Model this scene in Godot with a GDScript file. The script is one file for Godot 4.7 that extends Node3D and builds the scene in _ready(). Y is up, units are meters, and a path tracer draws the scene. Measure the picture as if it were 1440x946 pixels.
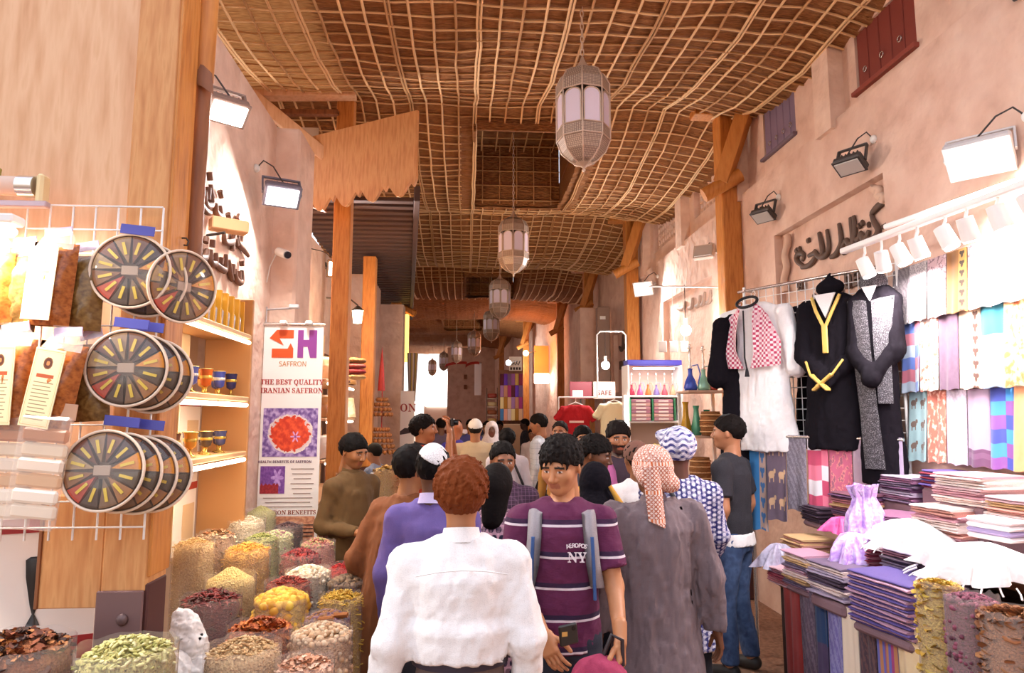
extends Node3D
# x right, y up, the lane runs along -z. V(x, y, d): d = metres down the lane from the camera.

var mats := {}
var taken := {}
var rng := RandomNumberGenerator.new()
var noise := FastNoiseLite.new()

func V(x: float, y: float, d: float) -> Vector3:
	return Vector3(x, y, -d)

func C(hex: String) -> Color:
	return Color.html(hex)

# ---------- materials ----------
func mat(key: String, col = null, rough := 0.8, metal := 0.0, tex: Texture2D = null, uv := Vector3.ZERO, nrm: Texture2D = null, nscale := 1.0) -> StandardMaterial3D:
	if mats.has(key):
		return mats[key]
	var m := StandardMaterial3D.new()
	m.resource_name = key
	if col != null:
		m.albedo_color = col
	m.roughness = rough
	m.metallic = metal
	if tex:
		m.albedo_texture = tex
	if nrm:
		m.normal_enabled = true
		m.normal_texture = nrm
		m.normal_scale = nscale
	if uv != Vector3.ZERO:
		m.uv1_triplanar = true
		m.uv1_scale = uv
	mats[key] = m
	return m

func plain(hex: String, rough := 0.8, metal := 0.0) -> StandardMaterial3D:
	return mat("p_%s_%.2f_%.2f" % [hex, rough, metal], C(hex), rough, metal)

func glow(key: String, hex: String, e: float) -> StandardMaterial3D:
	var m := mat(key, C(hex), 0.5)
	m.emission_enabled = true
	m.emission = C(hex)
	m.emission_energy_multiplier = e
	return m

func clear_film(key: String, hex: String, a: float, rough := 0.12) -> StandardMaterial3D:
	var m := mat(key, Color(C(hex), a), rough)
	m.transparency = BaseMaterial3D.TRANSPARENCY_ALPHA
	return m

func ntex(seed_: int, freq: float, cols: Array, size := 256, oct := 4, kind := FastNoiseLite.TYPE_SIMPLEX_SMOOTH) -> NoiseTexture2D:
	var n := FastNoiseLite.new()
	n.seed = seed_
	n.frequency = freq
	n.noise_type = kind
	n.fractal_octaves = oct
	var t := NoiseTexture2D.new()
	t.width = size
	t.height = size
	t.seamless = true
	t.noise = n
	var g := Gradient.new()
	var offs := PackedFloat32Array()
	var cs := PackedColorArray()
	for i in cols.size():
		offs.append(float(i) / (cols.size() - 1))
		cs.append(C(cols[i]))
	g.offsets = offs
	g.colors = cs
	t.color_ramp = g
	return t

func nnorm(seed_: int, freq: float, strength := 4.0, size := 256, oct := 4) -> NoiseTexture2D:
	var n := FastNoiseLite.new()
	n.seed = seed_
	n.frequency = freq
	n.fractal_octaves = oct
	var t := NoiseTexture2D.new()
	t.width = size
	t.height = size
	t.seamless = true
	t.noise = n
	t.as_normal_map = true
	t.bump_strength = strength
	return t

# ---------- mesh builder ----------
class MB:
	var v := PackedVector3Array()
	var n := PackedVector3Array()
	var uv := PackedVector2Array()
	var col := PackedColorArray()
	var ix := PackedInt32Array()
	var paint := Color.WHITE
	func vert(p: Vector3, nn: Vector3, t := Vector2.ZERO) -> int:
		v.append(p); n.append(nn); uv.append(t); col.append(paint)
		return v.size() - 1
	func tri(a: int, b: int, c: int) -> void:
		# clockwise front: turned so that it faces along the normals
		var f := (v[b] - v[a]).cross(v[c] - v[a])
		if f.dot(n[a] + n[b] + n[c]) > 0.0:
			ix.append(a); ix.append(c); ix.append(b)
		else:
			ix.append(a); ix.append(b); ix.append(c)
	func face(pts: Array, nn = null, uvs = null) -> void:
		var nrm: Vector3
		if nn == null:
			nrm = (pts[2] - pts[0]).cross(pts[1] - pts[0]).normalized()
		else:
			nrm = nn
		var b := v.size()
		for i in pts.size():
			vert(pts[i], nrm, uvs[i] if uvs != null else Vector2([0, 1, 1, 0][i % 4], [1, 1, 0, 0][i % 4]))
		for i in range(1, pts.size() - 1):
			tri(b, b + i, b + i + 1)
	func box(c: Vector3, s: Vector3, bev := 0.0, bs := Basis.IDENTITY) -> MB:
		var h := s * 0.5
		bev = minf(bev, minf(h.x, minf(h.y, h.z)) * 0.9)
		var ax := [Vector3.RIGHT, Vector3.UP, Vector3.BACK]
		for a in 3:
			var b1 := (a + 1) % 3
			var b2 := (a + 2) % 3
			for sg in [-1.0, 1.0]:
				var pts := []
				for q in [[-1, -1], [1, -1], [1, 1], [-1, 1]]:
					var p: Vector3 = ax[a] * h[a] * sg + ax[b1] * (h[b1] - bev) * q[0] + ax[b2] * (h[b2] - bev) * q[1]
					pts.append(c + bs * p)
				face(pts, (bs * (ax[a] * sg)).normalized())
		if bev > 0.0:
			for a in 3:
				var b1 := (a + 1) % 3
				var b2 := (a + 2) % 3
				for q in [[-1, -1], [1, -1], [1, 1], [-1, 1]]:
					var pts := []
					for e in [[-1, 0], [1, 0], [1, 1], [-1, 1]]:
						var p: Vector3 = ax[a] * (h[a] - bev) * e[0]
						p += ax[b1] * q[0] * (h[b1] - (bev if e[1] == 0 else 0.0)) + ax[b2] * q[1] * (h[b2] - (bev if e[1] == 1 else 0.0))
						pts.append(c + bs * p)
					face(pts, (bs * (ax[b1] * q[0] + ax[b2] * q[1])).normalized())
			for x in [-1, 1]:
				for y in [-1, 1]:
					for z in [-1, 1]:
						var k := Vector3(x, y, z)
						face([c + bs * Vector3(h.x * x, (h.y - bev) * y, (h.z - bev) * z), c + bs * Vector3((h.x - bev) * x, h.y * y, (h.z - bev) * z), c + bs * Vector3((h.x - bev) * x, (h.y - bev) * y, h.z * z)], (bs * k).normalized())
		return self
	func grid(rows: Array, closed := false, out = null, uvs := true) -> MB:
		# rows of points -> smooth sheet; closed joins each row's end to its start; out = a point inside, to turn normals outwards
		var nr: int = rows.size()
		var nc: int = rows[0].size()
		var b := v.size()
		for r in nr:
			for c in nc:
				var p: Vector3 = rows[r][c]
				var pu: Vector3 = rows[mini(r + 1, nr - 1)][c] - rows[maxi(r - 1, 0)][c]
				var c1: int = (c + 1) % nc if closed else mini(c + 1, nc - 1)
				var c0: int = (c + nc - 1) % nc if closed else maxi(c - 1, 0)
				var pv: Vector3 = rows[r][c1] - rows[r][c0]
				var nn := pu.cross(pv)
				if nn.length_squared() < 1e-16:
					var rr: int = r + 1 if r == 0 else r - 1
					if nr > 1:
						nn = (rows[mini(rr + 1, nr - 1)][c] - rows[maxi(rr - 1, 0)][c]).cross(rows[rr][c1] - rows[rr][c0])
				nn = nn.normalized()
				if out != null and nn.dot(p - out) < 0.0:
					nn = -nn
				vert(p, nn, Vector2(float(c) / (nc if closed else maxi(1, nc - 1)), float(r) / maxi(1, nr - 1)))
		for r in nr - 1:
			for c in (nc if closed else nc - 1):
				var c1: int = (c + 1) % nc
				var i0 := b + r * nc + c
				var i1 := b + r * nc + c1
				var i2 := b + (r + 1) * nc + c1
				var i3 := b + (r + 1) * nc + c
				tri(i0, i1, i2); tri(i0, i2, i3)
		return self
	func tube(path: Array, r, sides := 8, caps := true) -> MB:
		var rows := []
		var np: int = path.size()
		var up := Vector3.UP
		var prev := Vector3.ZERO
		for i in np:
			var t: Vector3 = (path[mini(i + 1, np - 1)] - path[maxi(i - 1, 0)]).normalized()
			var a := t.cross(up) if absf(t.dot(up)) < 0.95 else t.cross(Vector3.RIGHT)
			if prev != Vector3.ZERO:
				a = prev - t * prev.dot(t)
			a = a.normalized()
			prev = a
			var bb := t.cross(a)
			var row := []
			var rad: float = r[i] if r is Array else r
			for s in sides:
				var an := TAU * s / sides
				row.append(path[i] + (a * cos(an) + bb * sin(an)) * rad)
			rows.append(row)
		var b := v.size()
		var bi := ix.size()
		grid(rows, true)
		# tube normals point away from the path
		for i in np:
			for s in sides:
				var k := b + i * sides + s
				n[k] = (v[k] - path[i]).normalized() if (v[k] - path[i]).length_squared() > 1e-14 else n[k]
		if caps:
			for e in [0, np - 1]:
				var d: Vector3 = (path[0] - path[1] if e == 0 else path[np - 1] - path[np - 2]).normalized()
				face(rows[e], d)
		_fix(bi)
		return self
	func _fix(from: int) -> void:
		for i in range(from, ix.size(), 3):
			var a := ix[i]
			var b := ix[i + 1]
			var c := ix[i + 2]
			if (v[b] - v[a]).cross(v[c] - v[a]).dot(n[a] + n[b] + n[c]) > 0.0:
				ix[i + 1] = c
				ix[i + 2] = b
	func lathe(prof: Array, seg := 16, c := Vector3.ZERO, bs := Basis.IDENTITY, phase := 0.0) -> MB:
		# prof: Vector2(radius, y) from bottom to top
		var rows := []
		for p in prof:
			var row := []
			for s in seg:
				var an: float = TAU * s / seg + phase
				row.append(c + bs * Vector3(cos(an) * p.x, p.y, sin(an) * p.x))
			rows.append(row)
		var b := v.size()
		var bi := ix.size()
		grid(rows, true)
		# normals from the profile
		for r in prof.size():
			var t: Vector2 = prof[mini(r + 1, prof.size() - 1)] - prof[maxi(r - 1, 0)]
			var nn2 := Vector2(t.y, -t.x).normalized()
			for s in seg:
				var an: float = TAU * s / seg + phase
				n[b + r * seg + s] = (bs * Vector3(cos(an) * nn2.x, nn2.y, sin(an) * nn2.x)).normalized()
		_fix(bi)
		return self
	func ball(c: Vector3, r: Vector3, seg := 10, rings := 6, bs := Basis.IDENTITY) -> MB:
		var rows := []
		for i in rings + 1:
			var ph := PI * i / rings - PI / 2
			var row := []
			for s in seg:
				var an := TAU * s / seg
				row.append(c + bs * (Vector3(cos(an) * cos(ph), sin(ph), sin(an) * cos(ph)) * r))
			rows.append(row)
		grid(rows, true, c)
		return self
	func extrude(poly: Array, depth: float, xf := Transform3D.IDENTITY) -> MB:
		# poly: Vector2 outline in xy, front at z = +depth/2
		var pk := PackedVector2Array(poly)
		var t := Geometry2D.triangulate_polygon(pk)
		for sg in [1.0, -1.0]:
			var b := v.size()
			for p in poly:
				vert(xf * Vector3(p.x, p.y, sg * depth / 2), xf.basis * Vector3(0, 0, sg), p)
			for i in range(0, t.size(), 3):
				tri(b + t[i], b + t[i + 1], b + t[i + 2])
		var area := 0.0
		for i in poly.size():
			var p: Vector2 = poly[i]
			var q: Vector2 = poly[(i + 1) % poly.size()]
			area += p.x * q.y - q.x * p.y
		for i in poly.size():
			var p: Vector2 = poly[i]
			var q: Vector2 = poly[(i + 1) % poly.size()]
			var nn := Vector3(q.y - p.y, p.x - q.x, 0).normalized() * signf(area)
			face([xf * Vector3(p.x, p.y, -depth / 2), xf * Vector3(q.x, q.y, -depth / 2), xf * Vector3(q.x, q.y, depth / 2), xf * Vector3(p.x, p.y, depth / 2)], xf.basis * nn)
		return self
	func face_box(c: Vector3, w: float, h: float) -> MB:
		# a thin printed sheet facing +z
		face([c + Vector3(-w / 2, -h / 2, 0), c + Vector3(w / 2, -h / 2, 0), c + Vector3(w / 2, h / 2, 0), c + Vector3(-w / 2, h / 2, 0)], Vector3.BACK)
		return self
	func mesh(m: Material) -> ArrayMesh:
		var a := []
		a.resize(Mesh.ARRAY_MAX)
		a[Mesh.ARRAY_VERTEX] = v
		a[Mesh.ARRAY_NORMAL] = n
		a[Mesh.ARRAY_TEX_UV] = uv
		a[Mesh.ARRAY_COLOR] = col
		a[Mesh.ARRAY_INDEX] = ix
		var am := ArrayMesh.new()
		am.add_surface_from_arrays(Mesh.PRIMITIVE_TRIANGLES, a)
		am.surface_set_material(0, m)
		return am

func mb() -> MB:
	return MB.new()

func look(dir: Vector3, up := Vector3.UP) -> Basis:
	# basis whose +z points along dir
	dir = dir.normalized()
	if absf(dir.dot(up)) > 0.98:
		up = Vector3.RIGHT
	var x := up.cross(dir).normalized()
	return Basis(x, dir.cross(x), dir)

func beam(b: MB, p: Vector3, q: Vector3, w: float, h: float, bev := 0.006) -> MB:
	return b.box((p + q) * 0.5, Vector3(w, h, p.distance_to(q)), bev, look(q - p))

# ---------- objects ----------
func numbered(called: String) -> String:
	var k: int = taken.get(called, -1) + 1
	taken[called] = k
	return called if k == 0 else "%s_%03d" % [called, k]

func tag(o: Node, label: String, category: String, group := "") -> Node:
	o.set_meta("label", label)
	o.set_meta("category", category)
	if group:
		o.set_meta("group", group)
	return o

func thing(called: String, label: String, category: String, at := Vector3.ZERO, turn := 0.0, group := "") -> Node3D:
	var o := Node3D.new()
	o.name = numbered(called)
	add_child(o)
	o.position = at
	o.rotation.y = turn
	tag(o, label, category, group)
	return o

func part(called: String, b, m: Material, parent: Node) -> MeshInstance3D:
	var o := MeshInstance3D.new()
	o.name = called
	o.mesh = b.mesh(m) if b is MB else b
	if not b is MB and m:
		o.material_override = m
	parent.add_child(o, true)
	return o

func solo(called: String, b, m: Material, label: String, category: String, group := "", at := Vector3.ZERO) -> MeshInstance3D:
	var o := MeshInstance3D.new()
	o.name = numbered(called)
	o.mesh = b.mesh(m) if b is MB else b
	if not b is MB and m:
		o.material_override = m
	add_child(o)
	o.position = at
	tag(o, label, category, group)
	return o

func struct(called: String, b: MB, m: Material) -> MeshInstance3D:
	var o := MeshInstance3D.new()
	o.name = called
	o.mesh = b.mesh(m)
	add_child(o)
	o.set_meta("kind", "structure")
	return o

func copy(o: Node3D, at: Vector3, turn: float, label: String, group := "") -> Node3D:
	var c: Node3D = o.duplicate()
	var base := String(o.name)
	var k := base.rfind("_")
	if k > 0 and base.substr(k + 1).is_valid_int():
		base = base.substr(0, k)
	c.name = numbered(base)
	add_child(c)
	c.position = at
	c.rotation.y = turn
	c.set_meta("label", label)
	if group:
		c.set_meta("group", group)
	return c

func lamp_area(at: Vector3, dir: Vector3, w: float, h: float, e: float, hex := "ffffff") -> AreaLight3D:
	var l := AreaLight3D.new()
	l.name = "area_light"
	l.area_size = Vector2(w, h)
	l.light_energy = e
	l.light_color = C(hex)
	l.area_range = 60.0
	l.shadow_enabled = true
	add_child(l, true)
	l.position = at
	l.basis = look(-dir)
	return l

func lamp_omni(at: Vector3, e: float, size := 0.05, hex := "ffffff") -> OmniLight3D:
	var l := OmniLight3D.new()
	l.name = "bulb_light"
	l.light_energy = e
	l.light_size = size
	l.light_color = C(hex)
	l.omni_range = 60.0
	l.omni_attenuation = 2.0
	l.shadow_enabled = true
	add_child(l, true)
	l.position = at
	return l

func text_mesh(s: String, height: float, depth: float, m: Material, bold := true, font := "Droid Sans") -> TextMesh:
	var f := SystemFont.new()
	f.font_names = PackedStringArray([font])
	f.font_weight = 700 if bold else 400
	var t := TextMesh.new()
	t.font = f
	t.text = s
	t.font_size = 32
	t.pixel_size = height / 23.0
	t.depth = depth
	t.curve_step = 2.0
	t.material = m
	return t

func txt(s: String, parent: Node, at: Vector3, height: float, m: Material, bs := Basis.IDENTITY, bold := true, font := "Droid Sans", depth := 0.002) -> MeshInstance3D:
	var o := MeshInstance3D.new()
	o.name = "lettering"
	o.mesh = text_mesh(s, height, depth, m, bold, font)
	parent.add_child(o, true)
	o.position = at
	o.basis = bs
	return o

func _ready() -> void:
	rng.seed = 7
	noise.seed = 3
	noise.frequency = 1.0
	# camera
	var cam := Camera3D.new()
	cam.name = "camera"
	cam.fov = rad_to_deg(2.0 * atan(473.0 / 960.0))
	cam.near = 0.05
	cam.far = 300.0
	add_child(cam)
	cam.position = Vector3(0, 1.75, 0)
	cam.rotation = Vector3(deg_to_rad(6.7), deg_to_rad(-3.9), 0)
	cam.current = true
	# sky and exposure
	var env := Environment.new()
	env.background_mode = Environment.BG_SKY
	var sky := Sky.new()
	var sm := ProceduralSkyMaterial.new()
	sm.sky_top_color = C("dfe9ff")
	sm.sky_horizon_color = C("fff6ea")
	sm.ground_bottom_color = C("b59a84")
	sm.ground_horizon_color = C("d8c4b2")
	sm.sky_energy_multiplier = 1.0
	sky.sky_material = sm
	env.sky = sky
	env.tonemap_mode = Environment.TONE_MAPPER_LINEAR
	env.tonemap_exposure = 2.0
	env.sdfgi_enabled = true
	env.ssao_enabled = true
	env.ssil_enabled = true
	var we := WorldEnvironment.new()
	we.name = "world"
	we.environment = env
	add_child(we)
	setup_materials()
	build_structure()
	build_stage2()

func setup_materials() -> void:
	mat("plaster", C("ffffff"), 0.95, 0.0, ntex(5, 0.012, ["c7a08c", "d5b09c", "dcbaa6", "e2c3b0"], 512, 6), Vector3(0.45, 0.45, 0.45), nnorm(9, 0.05, 3.0), 0.5)
	mat("plaster_pale", C("ffffff"), 0.95, 0.0, ntex(6, 0.015, ["d3b09a", "dfbea9", "e8cbb8"], 512, 6), Vector3(0.5, 0.5, 0.5), nnorm(10, 0.05, 3.0), 0.5)
	mat("straw", C("ddd2c8"), 0.95, 0.0, ntex(11, 0.05, ["6f4523", "a06a3c", "c08a55", "8b5a30", "b07a48"], 256, 5), Vector3(0.35, 3.0, 6.0), nnorm(12, 0.06, 8.0), 1.2)
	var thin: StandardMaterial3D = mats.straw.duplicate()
	thin.resource_name = "straw_sunlit"
	thin.albedo_color = C("ffffff")  # lighter, translucent straw copy: the sunlit corner is put into its colour
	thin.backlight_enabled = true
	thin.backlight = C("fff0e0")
	mats["straw_sunlit"] = thin
	mat("cane", C("e0b683"), 0.7)
	mat("cane_dark", C("b98955"), 0.75)
	mat("wood_post", C("ffffff"), 0.55, 0.0, ntex(21, 0.03, ["a35f22", "bf7731", "cc873f", "b36a28"], 256, 5), Vector3(3.0, 0.35, 3.0), nnorm(22, 0.05, 2.0), 0.4)
	mat("wood_dark", C("ffffff"), 0.55, 0.0, ntex(23, 0.03, ["6e3c1b", "87502a", "955a30"], 256, 5), Vector3(3.0, 0.35, 3.0))
	mat("ply", C("ffffff"), 0.7, 0.0, ntex(24, 0.02, ["cf9a70", "dcab82", "e6ba92", "d6a277"], 512, 6), Vector3(1.6, 0.22, 1.6))
	mat("ply_orange", C("ffffff"), 0.6, 0.0, ntex(25, 0.02, ["b97843", "cb8b52", "d79c62", "c0824a"], 512, 6), Vector3(2.4, 0.3, 2.4))
	mat("maroon", C("4c2420"), 0.6)
	mat("slat_dark", C("4a3430"), 0.6)
	mat("ground", C("ffffff"), 0.9, 0.0, ntex(31, 0.05, ["7c5c48", "967058", "a98268"], 256, 4), Vector3(1.5, 1.5, 1.5))
	mat("metal_grey", C("8d8580"), 0.4, 0.6)
	mat("metal_dark", C("3b3634"), 0.5, 0.3)
	mat("chrome", C("d8d4d0"), 0.25, 0.9)
	mat("white_paint", C("eeeae6"), 0.45)
	mat("white_plastic", C("e8e2da"), 0.4)

func off(d: float) -> float:
	return 0.0 if d < 18.0 else -(d - 18.0) * 0.13

const BAY := 3.9
func roof_y(x: float, d: float) -> float:
	var t := fposmod(d - 2.9, BAY) / BAY
	var y := 5.0 - 0.3 * 4.0 * t * (1.0 - t)
	var e := x - off(d)
	y -= 0.14 * pow(clampf((e - 1.8) / 1.1, 0.0, 1.3), 2.0)
	return y + 0.05 * noise.get_noise_2d(x * 0.9, d * 0.9)

func roof_left(d: float) -> float:
	return -2.6 + off(d) * 0.6

const HOLES := [[0.1, 1.36, 7.1, 9.7], [0.0, 1.2, 14.9, 17.2], [-0.75, 0.6, 21.2, 23.8]]
func in_hole(x: float, d: float) -> bool:
	for h in HOLES:
		if x > h[0] and x < h[1] and d > h[2] and d < h[3]:
			return true
	return false

func build_structure() -> void:
	# ground
	struct("floor", mb().box(V(0.5, -0.05, 20), Vector3(14, 0.1, 60)), mats.ground)
	build_roof()
	build_walls()
	build_posts()

func build_roof() -> void:
	var ceiling := Node3D.new()
	ceiling.name = "ceiling"
	ceiling.set_meta("kind", "structure")
	add_child(ceiling)
	# palm mat: rolls of straw side by side across the lane
	var period := 0.157
	var d0 := 2.9
	var k := 0
	while d0 < 33.0:
		var d1 := d0 + BAY
		var b := mb()
		var rows := []
		var steps := int(BAY / period) * (5 if d0 < 14.0 else 3)
		var nx := 40
		for i in steps + 1:
			var d := d0 + BAY * i / steps
			var roll := absf(sin(PI * d / period))
			var xl := roof_left(d + 0.001)
			var xr := 3.0 + off(d)
			var row := []
			for j in nx + 1:
				var x := lerpf(xl, xr, float(j) / nx)
				row.append(V(x, roof_y(x, d) - 0.03 * roll + 0.012 * noise.get_noise_2d(x * 9.0, d * 25.0) + 0.05, d))
			rows.append(row)
		# grid with holes: build vertices once, then the wanted quads
		b.grid(rows, false, V(0.5, 60, (d0 + d1) * 0.5))
		var keep := PackedInt32Array()
		var sunlit_ix := PackedInt32Array()
		for t in range(0, b.ix.size(), 3):
			var p := (b.v[b.ix[t]] + b.v[b.ix[t + 1]] + b.v[b.ix[t + 2]]) / 3.0
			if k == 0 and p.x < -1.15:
				sunlit_ix.append(b.ix[t]); sunlit_ix.append(b.ix[t + 1]); sunlit_ix.append(b.ix[t + 2])
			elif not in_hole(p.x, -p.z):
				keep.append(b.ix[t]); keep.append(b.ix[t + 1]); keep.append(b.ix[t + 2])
		if sunlit_ix.size():
			b.ix = sunlit_ix
			part("sunlit_straw_mat", b, mats.straw_sunlit, ceiling)  # sunlit corner of the mat, in the lightened straw
		b.ix = keep
		# the lid added above stops the sky shining through
		part("straw_mat", b, mats.straw, ceiling)
		d0 = d1
		k += 1
	# canes along the lane, one length per bay
	var cb := 0
	for bay in range(0, 4):
		var s: float = 2.9 + bay * BAY
		var x := -2.45
		var i := 0
		while x < 2.85:
			i += 1
			var e0 := s
			var e1 := s + BAY
			if bay == 0:
				e0 = 3.6
			var runs := [[e0, e1]]
			for h in HOLES:
				if x > h[0] - 0.02 and x < h[1] + 0.02:
					var nr := []
					for r in runs:
						if h[2] > r[0] and h[2] < r[1]: nr.append([r[0], h[2]])
						if h[3] > r[0] and h[3] < r[1]: nr.append([h[3], r[1]])
						if h[2] >= r[1] or h[3] <= r[0]: nr.append(r)
					runs = nr
			for r in runs:
				var path := []
				var twin := []
				var n: int = maxi(4, int((r[1] - r[0]) / 0.3))
				for q in n + 1:
					var d: float = lerpf(r[0], r[1], float(q) / n)
					var xx: float = x + 0.016 * noise.get_noise_2d(x * 5.0, d * 1.3)
					if xx < roof_left(d) + 0.02:
						continue
					path.append(V(xx, roof_y(xx, d) + 0.002, d))
					twin.append(V(xx + 0.026, roof_y(xx, d) + 0.002, d))
				if path.size() > 2:
					var b := mb().tube(path, 0.0115, 5)
					if i % 4 == 0:
						b.tube(twin, 0.011, 5)
					part("cane", b, mats.cane if i % 3 else mats.cane_dark, ceiling)
			x += 0.168
	# canes across the lane
	var d := 3.7
	while d < 15.5:
		var path := []
		var segs := []
		for q in 25:
			var x := lerpf(roof_left(d) + 0.02, 2.9, q / 24.0)
			if in_hole(x, d):
				if path.size() > 2:
					segs.append(path)
				path = []
				continue
			path.append(V(x, roof_y(x, d) + 0.008, d + 0.02 * noise.get_noise_2d(x * 1.5, d * 7.0)))
		if path.size() > 2:
			segs.append(path)
		var b := mb()
		for p in segs:
			b.tube(p, 0.0095, 5)
		part("cross_cane", b, mats.cane if int(d * 10.0) % 3 else mats.cane_dark, ceiling)
		d += 0.157
	# boxed openings: dark shafts with a grille above
	for h in HOLES:
		var b := mb()
		var yt := 5.75
		var cx: float = (h[0] + h[1]) * 0.5
		var cd: float = (h[2] + h[3]) * 0.5
		b.box(V(h[0] - 0.02, 5.3, cd), Vector3(0.03, 0.95, h[3] - h[2]))
		b.box(V(h[1] + 0.02, 5.3, cd), Vector3(0.03, 0.95, h[3] - h[2]))
		b.box(V(cx, 5.3, h[2] - 0.02), Vector3(h[1] - h[0], 0.95, 0.03))
		b.box(V(cx, 5.3, h[3] + 0.02), Vector3(h[1] - h[0], 0.95, 0.03))
		b.box(V(cx, yt + 0.03, cd), Vector3(h[1] - h[0] + 0.1, 0.03, h[3] - h[2] + 0.1))
		part("shaft", b, mats.straw, ceiling)
		for i in 6:
			var x: float = lerpf(h[0], h[1], (i + 0.5) / 6.0)
			part("shaft_cane", mb().tube([V(x, yt - 0.1, h[2]), V(x, yt - 0.1, h[3])], 0.012, 5), mats.cane_dark, ceiling)
		for i in 9:
			var dd: float = lerpf(h[2], h[3], (i + 0.5) / 9.0)
			part("shaft_cane", mb().tube([V(h[0], yt - 0.08, dd), V(h[1], yt - 0.08, dd)], 0.012, 5), mats.cane_dark, ceiling)
		for i in 5:
			var x: float = lerpf(h[0], h[1], (i + 0.5) / 5.0)
			part("shaft_cane", mb().tube([V(x, 4.85, h[3] - 0.01), V(x, yt, h[3] - 0.01)], 0.01, 5), mats.cane_dark, ceiling)
		for i in 4:
			var yy: float = 4.9 + i * 0.22
			part("shaft_cane", mb().tube([V(h[0], yy, h[3] - 0.015), V(h[1], yy, h[3] - 0.015)], 0.01, 5), mats.cane_dark, ceiling)
	# unseen boards added over the mats to keep the sky out
	var lid := mb()
	var dd := 2.9
	while dd < 33.0:
		var xl := roof_left(dd + 2.0)
		if dd < 3.0:
			xl = -1.15
		var xr := 3.1 + off(dd + 2.0)
		var y := 5.16
		var hole := false
		for h in HOLES:
			if h[2] < dd + BAY and h[3] > dd:
				hole = true
		if not hole:
			lid.box(V((xl + xr) * 0.5, y, dd + BAY * 0.5), Vector3(xr - xl, 0.04, BAY))
		for h in HOLES:
			if h[2] < dd + BAY and h[3] > dd:
				var a0: float = maxf(h[2], dd)
				var a1: float = minf(h[3], dd + BAY)
				lid.box(V((xl + h[0]) * 0.5, y, dd + BAY * 0.5), Vector3(h[0] - xl, 0.04, BAY))
				lid.box(V((xr + h[1]) * 0.5, y, dd + BAY * 0.5), Vector3(xr - h[1], 0.04, BAY))
				if a0 > dd:
					lid.box(V((h[0] + h[1]) * 0.5, y, (dd + a0) * 0.5), Vector3(h[1] - h[0], 0.04, a0 - dd))
				if a1 < dd + BAY:
					lid.box(V((h[0] + h[1]) * 0.5, y, (a1 + dd + BAY) * 0.5), Vector3(h[1] - h[0], 0.04, dd + BAY - a1))
		dd += BAY
	part("added_sky_lid", lid, mats.wood_dark, ceiling)
	# beams across, one at each bay line
	for i in range(1, 7):
		var bd := 2.9 + BAY * i
		part("cross_beam", mb().tube([V(roof_left(bd + 0.1) - 0.3, 5.1, bd), V(2.95 + off(bd), 5.1, bd)], 0.055, 8), mats.wood_post, ceiling)

func wall_box(b: MB, x0: float, x1: float, y0: float, y1: float, d0: float, d1: float) -> void:
	b.box(V((x0 + x1) * 0.5, (y0 + y1) * 0.5, (d0 + d1) * 0.5), Vector3(x1 - x0, y1 - y0, d1 - d0))

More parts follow.
